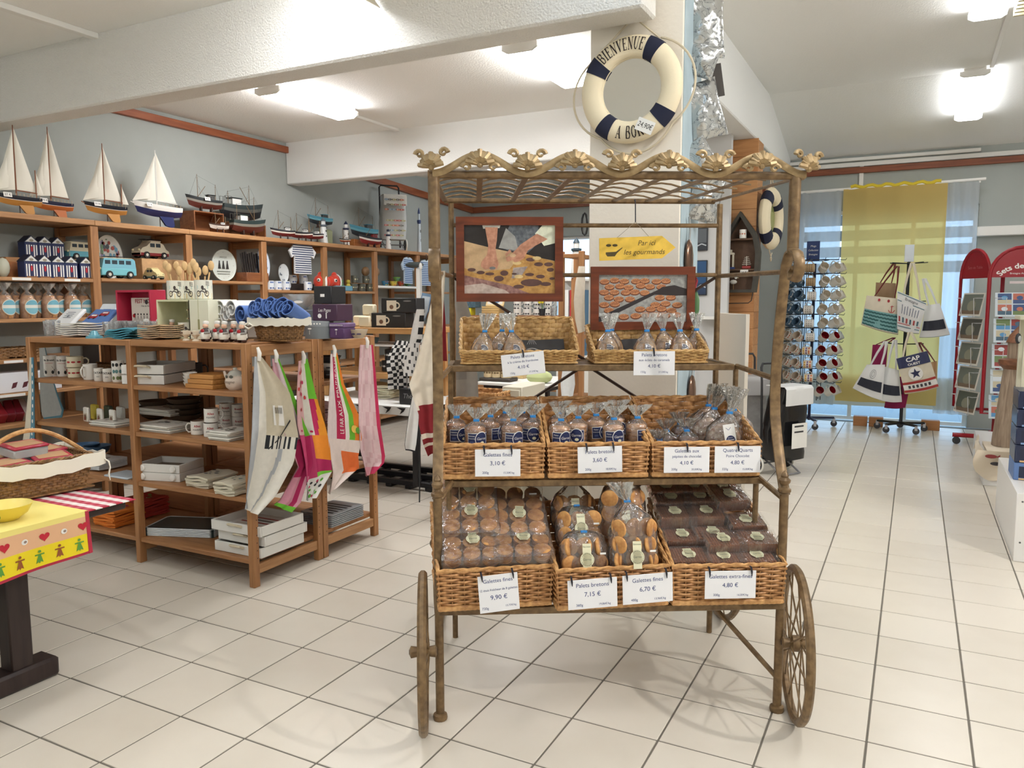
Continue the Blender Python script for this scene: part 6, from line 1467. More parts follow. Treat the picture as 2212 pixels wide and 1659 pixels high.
# level 4
OR = C(224, 126, 44, .85)
linen(onu(240, LV[3], 3.2), .20, .22, 8, OR, 'pile of orange and magenta tea towels on the bottom shelf', p_pic(C(176, 40, 80)))
linen(onu(300, LV[3], 3.42), .20, .2, 9, C(196, 70, 60, .85), 'pile of red and white tea towels behind the orange ones', p_pic(WHITE, C(120, 170, 70)))
t = thing('tray_stack', 'stack of large dark green oval trays on the bottom shelf', 'trays', onu(395, LV[3], 3.28, .35))
for i in range(5): o = MB(C(36, 54, 56, .3)).rb(-.22, .22, -.13, .13, 0, .009, .004).obj('tray', t); o.location = (0, 0, .010*i); MB(C(190, 196, 196, .3)).tube([(-.2, -.13, .006), (-.22, -.11, .006), (-.22, .11, .006), (-.2, .13, .006), (.2, .13, .006), (.22, .11, .006), (.22, -.11, .006), (.2, -.13, .006)], .006, 5, closed=True).obj('rim', o)
def p_str(p, f, w_, d_):
    for q, c in enumerate((C(190, 180, 160), C(80, 110, 100), C(206, 200, 186), C(150, 50, 50), C(90, 80, 70), C(170, 60, 60))): rect(p, -w_*.36, w_*.36, d_*(-.38+.125*q), d_*(-.33+.125*q), f, c, 1)
for i, (dx, dy, w_) in enumerate(((.0, .0, .36), (.03, .02, .36), (-.01, -.01, .38))): tray_box(onu(548+0*i, LV[3]+.002+.062*i, 3.25+dy, 0) @ Mx((dx, 0, 0)), w_, .34, .056, WP, ['white wooden tray with rope handle at the bottom of the pile of three', 'white wooden tray with rope handle in the middle of the pile of three', 'white wooden tray with striped base on top of the pile of three'][i], True, 0, None, p_str if i == 2 else None)
# ---------------- rear unit shelves seen at its end ----------------
t = thing('plate_stack', 'stack of grey metal trays with black stripes on the rear unit bottom shelf', 'trays', Mx((-3.32, 3.88, LV[3])))
for i in range(7): o = MB(C(176, 180, 184, .3)).rb(-.13, .13, -.16, .16, 0, .008, .004).obj('tray', t); o.location = (0, 0, .012*i)
p = MB()
for q in range(5): rect(p, -.10, .10, -.12+.045*q, -.10+.045*q, facez(.0805, .0006), BLACK, 1)
p.obj('print', t)
linen(Mx((-3.42, 3.9, LV[1])), .3, .24, 9, C(214, 176, 176, .85), 'pile of pink striped tea towels on the rear unit')
for (y, z, m_) in ((3.72, 0, CHINA), (3.72, .05, CHINA), (3.9, 0, DARK), (3.9, .045, CHINA)): bowl(Mx((-3.33, y, LV[0]+.12*0+z)), .075, .055, m_, 'oven bowl with fluted rim on the rear unit', 'oven bowls on the rear unit', p_patch(C(70, 70, 70)))
t = thing('casserole', 'dark wicker-patterned dish above the fluted bowls', 'dish', Mx((-3.34, 3.9, LV[0]+.103))); MB(DARK).lathe([(.06, 0), (.085, .04), (.08, .04), (.055, .006), (.0001, .005)], 20, caps=False).obj('dish', t)
t = thing('jar', 'pink lidded jar behind the hanging towels', 'jar', Mx((-3.3, 3.42, LV[1]+.0))); MB(C(190, 150, 140, .4)).lathe([(.05, 0), (.06, .03), (.06, .11), (.045, .13)], 20).obj('body', t); MB(C(180, 150, 140, .4)).lathe([(.048, .13), (.03, .15), (.01, .155), (.012, .165), (.0001, .168)], 16).obj('lid', t)
# ---------------- cloth makers: hung towels ----------------
def cloth(name, label, cat, rows, pl, mfn, amp=.018, nf=3, nu=28, nv=36, thick=.003, group=None, extra=None, hang=None, bulge=0):
    """hung cloth: rows of (xl, yl, xr, yr) in photograph pixels, top to bottom, on plane pl(px,py)->point and normal; mfn(u,v)->material"""
    t = thing(name, label, cat, None, group); n = pl[1]; k = len(rows)-1
    def P(u, v):
        s = v*k; i = min(int(s), k-1); f = s-i; a, b = rows[i], rows[i+1]
        xl, yl, xr, yr = [a[q]*(1-f)+b[q]*f for q in range(4)]
        p = pl[0](xl+(xr-xl)*u, yl+(yr-yl)*u); wv = min(1, .25+v*1.4)
        return p+n*(amp*wv*(sin(u*nf*2*pi+v*2.2)*.6+sin(u*nf*pi+1.3+v)*.5)+bulge*sin(pi*v))
    c0 = P(.5, 0); g = [[P(i/nu, j/nv) for j in range(nv+1)] for i in range(nu+1)]
    mb = MB()
    for sd in (0, 1):
        off = n*(-thick*sd)
        for i in range(nu):
            for j in range(nv):
                q = [g[i][j]+off, g[i+1][j]+off, g[i+1][j+1]+off, g[i][j+1]+off]
                mb.use(mfn((i+.5)/nu, (j+.5)/nv)); mb.add([p-c0 for p in (q if sd else q[::-1])], [(0, 1, 2, 3)])
    me = mb.mesh('fabric', 60)
    bm = bmesh.new(); bm.from_mesh(me); bmesh.ops.remove_doubles(bm, verts=bm.verts, dist=.0004); bm.to_mesh(me); bm.free()
    me.polygons.foreach_set('use_smooth', [True]*len(me.polygons))
    t.location = c0; link('fabric', me, t)
    if extra: p = MB(); extra(p, lambda a, b, q: P(a, b)-c0+n*(.0015*q+.002)); p.obj('print', t)
    if hang: MB(CHINA).tube([V((0, 0, .05))+n*.0, V((0, 0, .02))+n*.012, V((0, 0, -.02))+n*.006], [.008, .012, .010], 8).obj('hook', t)
    return t
PE = (lambda px, py: at(px, py, x=-3.10), V((1, 0, 0)))
FB = lambda *c: mat(c, .85, var=.05, scale=40)
A1, A2, A3 = FB(226, 222, 210), FB(206, 196, 172), FB(176, 180, 184)
def m1(u, v):
    if v > .42 and v < .5 and u > .35: return FB(40, 42, 46) if int(u*22) % 2 else A1
    if u > .4 and v < .42: return A2
    if u < .18 or (v > .5 and abs(u-.75+.5*(v-.5)) < .06): return A3
    return A1
cloth('tea_towel', 'ecru and grey tea towel with black scroll band hanging first on the unit end', 'tea towel', [(550, 770, 566, 772), (545, 850, 625, 850), (540, 930, 640, 940), (532, 1010, 628, 1000), (526, 1075, 590, 1070), (530, 1098, 552, 1112)], PE, m1, .02, 2, extra=lambda p, f: [rect(p, .52, .78, .26, .36, f, WHITE, 1), [rect(p, .56+.025*q, .57+.025*q, .27, .30, f, BLACK, 2) for q in range(8)], line(p, [(.45, .50), (.62, .44), (.9, .33)], .01, f, BLACK, 1)], hang=1)
def m2(u, v):
    if u > .86 and v < .5: return FB(110, 190, 50)
    if v > .93: return FB(110, 190, 50)
    if u > .55 and v < .5: return FB(214, 196, 200)
    if .5 < v < .72 and u > .25: return FB(176, 34, 90)
    if v > .72 and abs(u-.8) < .07: return FB(176, 34, 90)
    return FB(214, 150, 168) if v > .5 else FB(206, 160, 168)
cloth('tea_towel', 'pink and lime tea towel with magenta panel hanging second on the unit end', 'tea towel', [(588, 775, 602, 775), (592, 850, 632, 850), (600, 920, 655, 915), (622, 960, 665, 940), (640, 1010, 672, 1000), (600, 1080, 645, 1085), (590, 1088, 626, 1107)], (lambda px, py: at(px, py, x=-3.12), V((1, 0, 0))), m2, .016, 2, hang=1)
def m3(u, v):
    if v < .42:
        if u < .35: return FB(222, 176, 176)
        if u < .62: return FB(226, 222, 210)
        if v < .2: return FB(110, 190, 50)
        return FB(190, 34, 90) if u+v*.6 < 1.02 else FB(230, 150, 40)
    if v < .62: return FB(230, 140, 40) if (u > .5) else FB(196, 60, 110)
    if v < .8: return FB(196, 60, 110) if u < .5 else (FB(120, 200, 60) if v > .74 else FB(176, 34, 90))
    return FB(232, 230, 224)
def spots(p, f):
    rr = random.Random(4)
    for i in range(18): disc(p, rr.uniform(.1, .9), rr.uniform(.83, .98), .05, .012, f, rr.choice([C(190, 34, 80), C(230, 120, 40), C(90, 170, 50), C(40, 40, 40)]), 1, 10)
    for i in range(14): disc(p, rr.uniform(.05, .55), rr.uniform(.04, .4), .05, .010, f, rr.choice([C(200, 60, 60), C(190, 34, 80)]), 1, 10)
cloth('tea_towel', 'orange and magenta patchwork tea towel with spotted hem', 'tea towel', [(645, 780, 664, 775), (640, 850, 680, 850), (640, 920, 700, 920), (648, 960, 708, 960), (655, 1000, 712, 1010), (660, 1050, 712, 1020), (662, 1082, 680, 1075)], (lambda px, py: at(px, py, x=-3.11), V((1, 0, 0))), m3, .016, 2, extra=spots, hang=1)
def m4(u, v):
    if v < .52:
        if u < .35: return FB(222, 206, 204)
        if u < .58: return FB(186, 34, 80)
        if u < .72: return FB(228, 220, 212)
        return FB(110, 186, 50) if u < .84 else FB(230, 130, 40)
    if v > .64 and u > .45: return FB(226, 110, 50) if v < .86 else FB(228, 214, 206)
    return FB(226, 210, 202)
def far(p, f):
    vs, fs = text_polys('LE FAR AUX PRUNEAUX'); w_ = max(a for a, b in vs)-min(a for a, b in vs)
    p.use(WHITE); p.add([f(.52-b*.13, .48-(a/w_+.5)*.46, 1) for a, b in vs], fs)
    disc(p, .85, .44, .08, .03, f, C(240, 200, 90), 1, 12); disc(p, .92, .45, .05, .025, f, C(90, 160, 50), 2, 10)
cloth('tea_towel', 'white tea towel with red LE FAR AUX PRUNEAUX band', 'tea towel', [(714, 765, 728, 762), (712, 830, 742, 830), (706, 900, 772, 895), (704, 940, 778, 945), (708, 975, 770, 985), (716, 1020, 772, 1010), (710, 1068, 722, 1055)], (lambda px, py: at(px, py, x=-3.11), V((1, 0, 0))), m4, .014, 2, extra=far, hang=1)
def m5(u, v):
    if u > .9: return FB(190, 40, 84)
    if v > .88: return FB(190, 50, 90) if u > .55 else FB(214, 150, 160)
    return FB(216, 186, 188) if (int(u*9)+int(v*12)) % 3 else FB(206, 168, 172)
cloth('tea_towel', 'pale pink patterned tea towel with red border at the end of the row', 'tea towel', [(778, 745, 805, 745), (774, 800, 810, 800), (772, 860, 814, 860), (772, 920, 818, 920), (774, 970, 828, 985), (782, 1000, 826, 1000), (790, 1030, 806, 1022)], (lambda px, py: at(px, py, x=-3.11), V((1, 0, 0))), m5, .014, 2, hang=1)
cloth('tea_towel', 'teal-edged patterned tea towel hanging at the far end of the pine unit', 'tea towel', [(64, 772, 72, 772), (62, 850, 74, 850), (56, 920, 75, 925), (48, 970, 74, 978)], (lambda px, py: at(px, py, y=3.02), V((0, -1, 0))), lambda u, v: FB(90, 136, 156) if u > .45 else FB(206, 196, 176), .006, 1, extra=lambda p, f: [disc(p, .72, .08+.075*q, .12, .02, f, WHITE, 1, 8) for q in range(12)])
cloth('tea_towel', 'grey printed tea towel with teal hem hanging inside the pine unit', 'tea towel', [(84, 731, 92, 731), (88, 800, 108, 800), (90, 850, 124, 850), (94, 895, 138, 885), (98, 905, 134, 902)], (lambda px, py: at(px, py, y=3.42), V((0, -1, 0))), lambda u, v: FB(70, 110, 124) if v > .93 or u > .9 else FB(150, 150, 146), .012, 1)
# ================= table with printed cloths =================
t = thing('trestle_table', 'dark brown trestle table with printed tablecloths', 'table', (0, 0, 0))
DW = wood((52, 38, 34), (38, 26, 24), 3, 2)
MB(DW).rb(-4.6, -2.93, .9, 2.12, .70, .732, .006).obj('tabletop', t)
MB(DW).rb(-3.25, -3.17, 1.745, 1.835, .075, .70, .006).obj('leg', t); MB(DW).rb(-3.27, -3.15, 1.18, 1.93, 0, .085, .012).obj('foot', t); MB(DW).rb(-4.3, -3.26, 1.55, 1.63, .35, .45, .006).obj('stretcher', t)
GW, GR = mat((232, 228, 222), .85), mat((176, 44, 66), .85)
GR2, GW2 = mat((196, 92, 108), .85), mat((228, 206, 204), .85); mb = MB(); NX, NY = 32, 28
for i in range(NX):
    for j in range(NY):
        x0, y0 = -3.7+.79*i/NX, 1.30+.85*j/NY; x1, y1 = x0+.79/NX, y0+.85/NY
        mb.use((GR if i % 2 else GR2) if j % 2 else (GW if i % 2 else GW2)); mb.bx(x0, x1, y0, y1, .733, .7365)
o = solo(mb, 'gingham_cloth', 'red and white gingham tablecloth under the yellow runner', 'tablecloth')
YL, YD, PCH = mat((238, 222, 130), .8), mat((236, 212, 30), .8), mat((226, 178, 138), .8)
t = thing('table_runner', 'yellow cloth runner with red hearts and little people hanging over the table end', 'tablecloth')
MB(YL).rb(-3.9, -2.905, .95, 1.93, .7375, .741, .0015).obj('flat_part', t)
mb = MB()
def drop(u, v): return V((-2.905+.012*sin(u*14)*v, .95+u*.98, .741-v*.20+(.03*u*u*v)))
for k, (v0, v1, m_) in enumerate(((0, .12, YL), (.12, .52, PCH), (.52, .94, YD), (.94, 1.0, GR))):
    mb.use(m_); mb.sheet(lambda u, v: drop(u, v0+(v1-v0)*v), 24, 3, .003)
mb.use(GR); mb.sheet(lambda u, v: drop(.985+.015*u, v)+V((.001, 0, 0)), 2, 8, .004); mb.obj('hanging_part', t)
p = MB(); f = lambda a, b, k: drop((a-.95)/.98, b)+V((.0012*k+.0045, 0, 0))
HR = C(190, 30, 50)
for q in range(14):
    y = 1.90-.075*q; v = .32
    if q % 2 == 0: poly(p, [(y+.020*(16*sin(a)**3)/16, v-.11*(13*cos(a)-5*cos(2*a)-2*cos(3*a)-cos(4*a))/17) for a in [k*2*pi/20 for k in range(20)]], f, HR, 1)
    else: disc(p, y, v, .012, .06, f, WHITE, 1, 12); disc(p, y+.002, v, .006, .03, f, C(150, 130, 120), 2, 10)
    c = C(150, 84, 40) if q % 2 else C(90, 150, 60); y2 = y-.02; v2 = .73
    disc(p, y2, v2-.12, .006, .03, f, c, 1, 10); poly(p, [(y2-.018, v2-.07), (y2+.018, v2-.07), (y2+.018, v2-.04), (y2+.005, v2-.04), (y2+.014, v2+.13), (y2+.004, v2+.10), (y2, v2+.14), (y2-.004, v2+.10), (y2-.014, v2+.13), (y2-.005, v2-.04), (y2-.018, v2-.04)], f, c, 1)
p.obj('print', t)
bk = basket(.40, .30, .15, .15, .03, WK_S, WK_S, 13, .02, False, .0032)
TB = Mx((-3.30, 1.80, .742), radians(82))
t = put_basket(bk, 'wicker basket lined in white cloth full of red and grey tins on the table', TB @ Mx((0, 0, 0)))
mb = MB(LN)
for (a, b) in (((-.035, -.035), (.435, -.035)), ((.435, -.035), (.435, .335)), ((.435, .335), (-.035, .335)), ((-.035, .335), (-.035, -.035))):
    mb.sheet(lambda u, v: (a[0]+(b[0]-a[0])*u, a[1]+(b[1]-a[1])*u, .168-.06*v-.018*sin(pi*u)+.004*sin(u*25)), 16, 4, .003)
mb.obj('lining', t)
MB(WK_R).tube([(-.025+.45*(k/18), .15, .15+.12*sin(pi*k/18)) for k in range(19)], .010, 8).obj('handle', t)
for x in (-.03, .43): MB(LN).tube([(x, -.04, .13), (x+.015, -.046, .115), (x+.018, -.05, .09), (x+.010, -.05, .06), (x+.016, -.048, .03)], [.006, .010, .009, .010, .004], 6, flat=(1, .4)).obj('bow', t)
TR = C(170, 46, 66, .3)
for i, (x, y, z, rz) in enumerate(((.08, .08, .11, .2), (.26, .09, .11, -.1), (.10, .22, .115, .1), (.29, .22, .12, .3), (.18, .15, .165, .15))):
    tt = thing('biscuit_tin', ['flat red-lidded tin at the basket corner', 'flat red-lidded tin beside the basket handle', 'flat red-lidded tin at the back of the lined basket', 'flat red-lidded tin leaning on the lining', 'flat red-lidded tin lying on top of the others'][i], 'tin', TB @ Mx((x, y, z), rz, .12), 'red-lidded tins in the lined basket')
    MB(C(170, 172, 172, .3)).rb(-.075, .075, -.055, .055, 0, .04, .006).obj('body', tt); MB(TR).rb(-.077, .077, -.057, .057, .04, .052, .004).obj('lid', tt); MB(C(190, 150, 110, .3)).rb(-.06, .06, -.04, .04, .052, .0535, .0005).obj('picture', tt)
bowl(Mx((-3.06, 1.70, .742)), .095, .06, C(232, 208, 80, .3), 'yellow pottery dish with red rim on the yellow runner', None, lambda mb, fn, r, h: [disc(mb, -r*.8+r*.2*q, h*.5, r*.04, h*.12, fn, HR if q % 2 else C(90, 140, 60), 1, 8) for q in range(9)], 'dish', C(240, 222, 130, .3))
# ================= aprons on the cart's left arm =================
def cplane(d): return (lambda px, py: CM @ cl(px, py, d), CM.to_3x3() @ V((0, -1, 0)))
CRC, CRR = FB(216, 204, 186), FB(130, 26, 34)
def ma(u, v):
    if v > .64: return CRC if .83 < v < .86 or .89 < v < .92 else CRR
    if v > .60 and u > .1: return CRR
    return CRC
cloth('apron', 'cream and dark red tea towel with white recipe lettering on the cart arm', 'tea towel', [(952, 585, 962, 585), (930, 660, 958, 660), (912, 740, 955, 740), (895, 800, 952, 800), (884, 830, 950, 815), (893, 860, 950, 850), (905, 895, 950, 890), (905, 915, 952, 918), (915, 960, 955, 950), (925, 985, 950, 972)], cplane(.26), ma, .012, 2, extra=lambda p, f: [write(p, s, .55, y, -.012, lambda a, b, k: f(a, b, k), WHITE, wscale=-6, maxw=.7) for s, y in (('10 g de lait', .68), ('2 pommes', .71), ('1/2 cuillère', .74), ('mélanger', .80))] if 0 else None)
cloth('pot_holder', 'white oven cloth with black edging below the red towel', 'oven glove', [(890, 858, 905, 858), (884, 890, 908, 890), (878, 930, 905, 930), (874, 960, 902, 960), (876, 972, 898, 978)], cplane(.32), lambda u, v: FB(30, 30, 32) if u > .9 or v > .95 or u < .05 else FB(232, 230, 226), .006, 1)
cloth('apron', 'grey canvas apron with pocket hanging behind the cart', 'apron', [(975, 600, 992, 600), (985, 680, 1020, 690), (985, 760, 1026, 760), (985, 820, 1032, 820), (985, 860, 1034, 862)], cplane(1.0), lambda u, v: FB(170, 164, 156) if not (u < .5 and .35 < v < .75) else FB(150, 146, 140), .012, 1)
cloth('apron', 'dark red cloth hanging behind the cart arm', 'apron', [(945, 598, 955, 598), (945, 690, 962, 690), (950, 780, 966, 780)], cplane(.5), lambda u, v: CRR, .008, 1)
o = MB(BLACK).tube([CM @ cl(907, 900, .3), CM @ cl(907, 1000, .3), CM @ cl(906, 1085, .3)], .003, 5)
tag(o.obj('hanging_strap'), 'thin black strap hanging below the red towel', 'strap')
# ================= lifebuoy mirror on the pillar =================
LM = Mx((-1.278, 3.776, 2.588)); RO, RI = .255, .150
t = thing('lifebuoy_mirror', 'white lifebuoy mirror with navy bands reading BIENVENUE A BORD on the pillar', 'mirror', LM)
CV = mat((236, 222, 190), .75, bump=.1, bscale=300); NVY = mat((26, 30, 54), .8)
rm, rt = (RO+RI)/2, (RO-RI)/2
def tor(a, b, r_=0): return V(((rm+(rt+r_)*cos(b))*cos(a), -.034-(.62*(rt+r_))*sin(b), (rm+(rt+r_)*cos(b))*sin(a)))
MB(CV).sheet(lambda u, v: tor(2*pi*u, 2*pi*v), 72, 16).obj('ring', t)
for a in (58, 146, 234, 320): MB(NVY).sheet(lambda u, v: tor(radians(a-9+18*u), -.3+(pi+.6)*v, .003), 6, 12, .002).obj('band', t)
MB(mat((230, 232, 232), .02, metal=1.0)).lathe([(.0001, 0), (RI+.006, 0), (RI+.006, .004), (.0001, .004)], 48, (0, -.02, 0), Matrix.Rotation(pi/2, 4, 'X')).obj('mirror_glass', t)
MB(CV).tube([((RI+.002)*cos(2*pi*i/60), -.026, (RI+.002)*sin(2*pi*i/60)) for i in range(60)], .005, 6, closed=True).obj('inner_bead', t)
p = MB(); IK = mat((40, 26, 24), .7)
# serif capitals drawn as strokes: thick uprights, thin joins, small feet
GLY = {'B': (.72, [((.14, 0), (.14, 1), .17), ((.14, .97), (.5, .97), .07), ((.5, .97), (.6, .74), .16), ((.6, .74), (.46, .54), .10), ((.14, .53), (.5, .53), .07), ((.5, .53), (.66, .28), .17), ((.66, .28), (.52, .04), .12), ((.14, .03), (.52, .03), .07)]),
 'I': (.36, [((.18, 0), (.18, 1), .17), ((0, .03), (.36, .03), .06), ((0, .97), (.36, .97), .06)]),
 'E': (.66, [((.14, 0), (.14, 1), .17), ((0, .97), (.56, .97), .06), ((0, .03), (.6, .03), .06), ((.14, .52), (.42, .52), .06), ((.55, .98), (.55, .78), .06), ((.59, .02), (.59, .24), .06), ((.42, .42), (.42, .62), .05)]),
 'N': (.80, [((.12, 0), (.12, 1), .07), ((.12, .98), (.66, .02), .17), ((.66, 0), (.66, 1), .07), ((0, .97), (.2, .97), .06), ((0, .03), (.24, .03), .06), ((.54, .97), (.78, .97), .06)]),
 'V': (.76, [((.12, .97), (.38, .02), .17), ((.38, .02), (.62, .97), .07), ((0, .97), (.26, .97), .06), ((.5, .97), (.74, .97), .06)]),
 'U': (.78, [((.14, .97), (.14, .25), .17), ((.14, .25), (.28, .04), .14), ((.28, .04), (.48, .04), .09), ((.48, .04), (.62, .25), .08), ((.62, .25), (.62, .97), .07), ((0, .97), (.28, .97), .06), ((.5, .97), (.74, .97), .06)]),
 'A': (.78, [((.10, .02), (.36, .98), .07), ((.36, .98), (.62, .02), .17), ((.2, .34), (.52, .34), .06), ((0, .03), (.22, .03), .06), ((.5, .03), (.76, .03), .06)]),
 'O': (.78, [((.38+.29*cos(k*pi/6), .5+.47*sin(k*pi/6)), (.38+.29*cos((k+1)*pi/6), .5+.47*sin((k+1)*pi/6)), .15 if k in (0, 5, 6, 11, 1, 4, 7, 10) else .08) for k in range(12)]),
 'R': (.76, [((.14, 0), (.14, 1), .17), ((.14, .97), (.48, .97), .07), ((.48, .97), (.6, .74), .16), ((.6, .74), (.46, .52), .10), ((.14, .51), (.46, .51), .07), ((.38, .5), (.66, .02), .16), ((0, .03), (.28, .03), .06), ((.6, .03), (.76, .03), .06)]),
 'D': (.78, [((.14, 0), (.14, 1), .17), ((.14, .97), (.42, .97), .07), ((.42, .97), (.62, .76), .12), ((.62, .76), (.66, .5), .16), ((.66, .5), (.62, .24), .16), ((.62, .24), (.42, .03), .12), ((.14, .03), (.42, .03), .07), ((0, .97), (.2, .97), .06), ((0, .03), (.2, .03), .06)]), ' ': (.4, [])}
def arc_text(s, a0, h, r0, down=False):
    tot = sum(GLY[c][0]+.14 for c in s)*h*.55; x = -tot/2
    for c in s:
        w_, st = GLY[c]
        def fn(a, b, k):
            X = x+a*h*.55; ang = a0-X/r0 if not down else a0+X/r0; r_ = r0+(b-.5)*h*(1 if not down else -1)
            q = (r_-rm)/(rt+.002); q = max(-.98, min(.98, q)); bb = math.acos(q); v = tor(ang, bb, .002); return v+V((0, -.0012*k, 0))
        for A, B, wd in st:
            n_ = 3; pts = [(A[0]+(B[0]-A[0])*i/n_, A[1]+(B[1]-A[1])*i/n_) for i in range(n_+1)]; line(p, pts, wd, fn, IK, 1)
        x += (w_+.14)*h*.55
arc_text('BIENVENUE', radians(102), .060, rm+.006); arc_text('A BORD', radians(-84), .060, rm+.004, True); p.obj('lettering', t)
NT = MB(WHITE).rb(-.045, .045, -.002, 0, -.03, .03, .0006).obj('price_note', t); NT.matrix_local = Mx((.09, -.085, -.19), 0) @ Matrix.Rotation(radians(25), 4, 'Y')
mb = MB(); write(mb, '24,90€', 0, -.01, .024, facey(-.0022, .0004), BLACK, .15, maxw=.075); mb.obj('lettering', NT)
def ropearc(a0, a1, bul): return [V(((RO+.012+bul*sin(pi*k/16))*cos(radians(a0+(a1-a0)*k/16)), -.02, (RO+.012+bul*sin(pi*k/16))*sin(radians(a0+(a1-a0)*k/16)))) for k in range(17)]
for a0, a1, bl_ in ((146, 234, .04), (234, 320, .035), (320, 418, .045)): MB(ROPE).tube(ropearc(a0, a1, bl_), .0055, 6).obj('rope', t)
MB(ROPE).tube([tor(radians(146), 0, .005), V((0, -.008, .345)), tor(radians(58), 0, .005)], .0055, 6).obj('hanging_rope', t)
MB(C(90, 80, 70)).tube([(0, .003, .347), (0, -.012, .347)], .004, 6).obj('nail', t)
# ================= silver cushion bags beside the pillar =================
FOIL = bpy.data.materials.new('foil_map'); FOIL.use_nodes = True; nt = FOIL.node_tree; b = nt.nodes['Principled BSDF']; b.inputs['Roughness'].default_value = .22; b.inputs['Metallic'].default_value = .75
tc = nt.nodes.new('ShaderNodeTexCoord'); vn = nt.nodes.new('ShaderNodeTexNoise'); vn.inputs['Scale'].default_value = 16; vn.inputs['Detail'].default_value = 3; vn.inputs['Distortion'].default_value = 1.6
rp = nt.nodes.new('ShaderNodeValToRGB'); e = rp.color_ramp.elements; e[0].position = .485; e[0].color = (.52, .53, .52, 1); e[1].position = .54; e[1].color = (.60, .61, .60, 1); q = e.new(.51); q.color = (.10, .11, .13, 1)
nt.links.new(tc.outputs['Object'], vn.inputs['Vector']); nt.links.new(vn.outputs['Fac'], rp.inputs[0]); nt.links.new(rp.outputs[0], b.inputs['Base Color'])
n2 = nt.nodes.new('ShaderNodeTexNoise'); n2.inputs['Scale'].default_value = 11; bp = nt.nodes.new('ShaderNodeBump'); bp.inputs['Strength'].default_value = .6; bp.inputs['Distance'].default_value = .05
nt.links.new(tc.outputs['Object'], n2.inputs['Vector']); nt.links.new(n2.outputs['Fac'], bp.inputs['Height']); nt.links.new(bp.outputs[0], b.inputs['Normal'])
def pillow(w_, h, th_, seed):
    rr = random.Random(seed); ph = [rr.uniform(0, 6) for _ in range(4)]; mb = MB(FOIL)
    for sd in (1, -1):
        def g(u, v):
            s = (sin(pi*u)*sin(pi*v))**.5 if 0 < u < 1 and 0 < v < 1 else 0
            return ((u-.5)*w_*(1-.06*sin(pi*v)), sd*th_*s*(1+.18*sin(9*u+ph[0])*sin(8*v+ph[1])), (v-.5)*h*(1-.05*sin(pi*u)))
        mb.sheet(g if sd < 0 else (lambda u, v: g(1-u, v)), 16, 18)
    return mb
SB = ['silver map print cushion at the very top beside the pillar', 'silver map print cushion tilted over the black card', 'silver map print cushion hanging beside the lifebuoy', 'silver map print cushion hanging at the roof of the cart', 'silver map print cushion lowest in the hanging row']
for i, (px, py, w_, h, rz, ry) in enumerate(((1524, 55, .19, .32, .3, -.05), (1512, 130, .18, .16, -.2, .35), (1522, 238, .185, .29, .35, -.28), (1512, 355, .17, .24, -.1, -.55), (1524, 430, .17, .24, .4, .25))):
    c = at(px, py, y=4.0-.03*(i % 2)); solo(pillow(w_, h, .055, i), 'foil_cushion', SB[i], 'cushion', Mx(c, rz+.25, 0, ry))
c = at(1547, 165, y=4.05); solo(MB(C(60, 54, 48)).rb(-.03, .03, -.002, .002, -.1, .06, .001), 'display_card', 'narrow black card hanging among the silver cushions', 'card', Mx(c, .3, 0, -.15))
c = at(1490, 20, y=3.99); tag(MB(C(150, 150, 150)).tube([(c.x, c.y, 3.5), (c.x, c.y, 2.0)], .004, 5).obj('hanging_chain'), 'thin metal chain carrying the silver cushions', 'chain')
# shiny fish on the pillar side
for i, (px, py) in enumerate(((1488, 560), (1492, 590), (1494, 850))):
    c = at(px, py, x=-1.015); t = thing('metal_fish', ['polished brown metal fish hung on the blue pillar side', 'small polished metal fish below the brown one', 'polished dark metal fish low on the pillar side'][i], 'ornament', Mx(c, FACE)); s = (.09, .06, .09)[i]
    MB(mat((120, 92, 76), .18, metal=.7)).ball((0, 0, 0), s, 14, (.55, .22, 1.1)).obj('body', t); MB(mat((190, 190, 190), .2, metal=.8)).tube([(0, 0, s), (.01, 0, s*1.6), (-.01, 0, s*2.3)], .006, 6).obj('hook', t)
# white boards behind the cart
a, b_ = at(1553, 690, y=4.50), at(1611, 701, y=4.12); dv = (b_-a); dv.z = 0; L_ = dv.length
solo(MB(mat((206, 198, 184), .6)).rb(0, L_, 0, .02, 0, 1.50, .002), 'display_board', 'plain off-white board standing behind the right end of the cart', 'panel', Mx((a.x, a.y, 0), atan2(dv.y, dv.x)))
for i, (x0, x1, y, h, c_, lab) in enumerate(((-2.66, -2.50, 5.0, .95, (214, 208, 190), 'narrow cream cupboard left of the pillar'), (-2.48, -2.12, 5.15, .62, (170, 164, 152), 'low grey cupboard beside the cream one'))):
    t = thing('cupboard', lab, 'cupboard', (0, 0, 0)); MB(mat(c_, .6)).rb(x0, x1, y, y+.4, .05, h, .004).obj('body', t); MB(mat(tuple(v-20 for v in c_), .6)).rb(x0+.01, x1-.01, y-.018, y-.001, .08, h-.02, .004).obj('door', t); MB(C(90, 86, 80)).rb(x0+.02, x1-.02, y+.03, y+.38, 0, .05, .002).obj('plinth', t)
put_basket(basket(.36, .28, .3, .3, .006, WK_D, WK_R, 16), 'tall brown wicker basket on the floor behind the cart', Mx((-2.95, 4.75, 0)) @ Mx((0, 0, .62)))
solo(MB(C(150, 130, 100)).rb(-.22, .22, -.18, .18, 0, .60, .006), 'stool', 'plain wooden stool block under the tall wicker basket', 'stool', (-2.77, 4.9, 0))
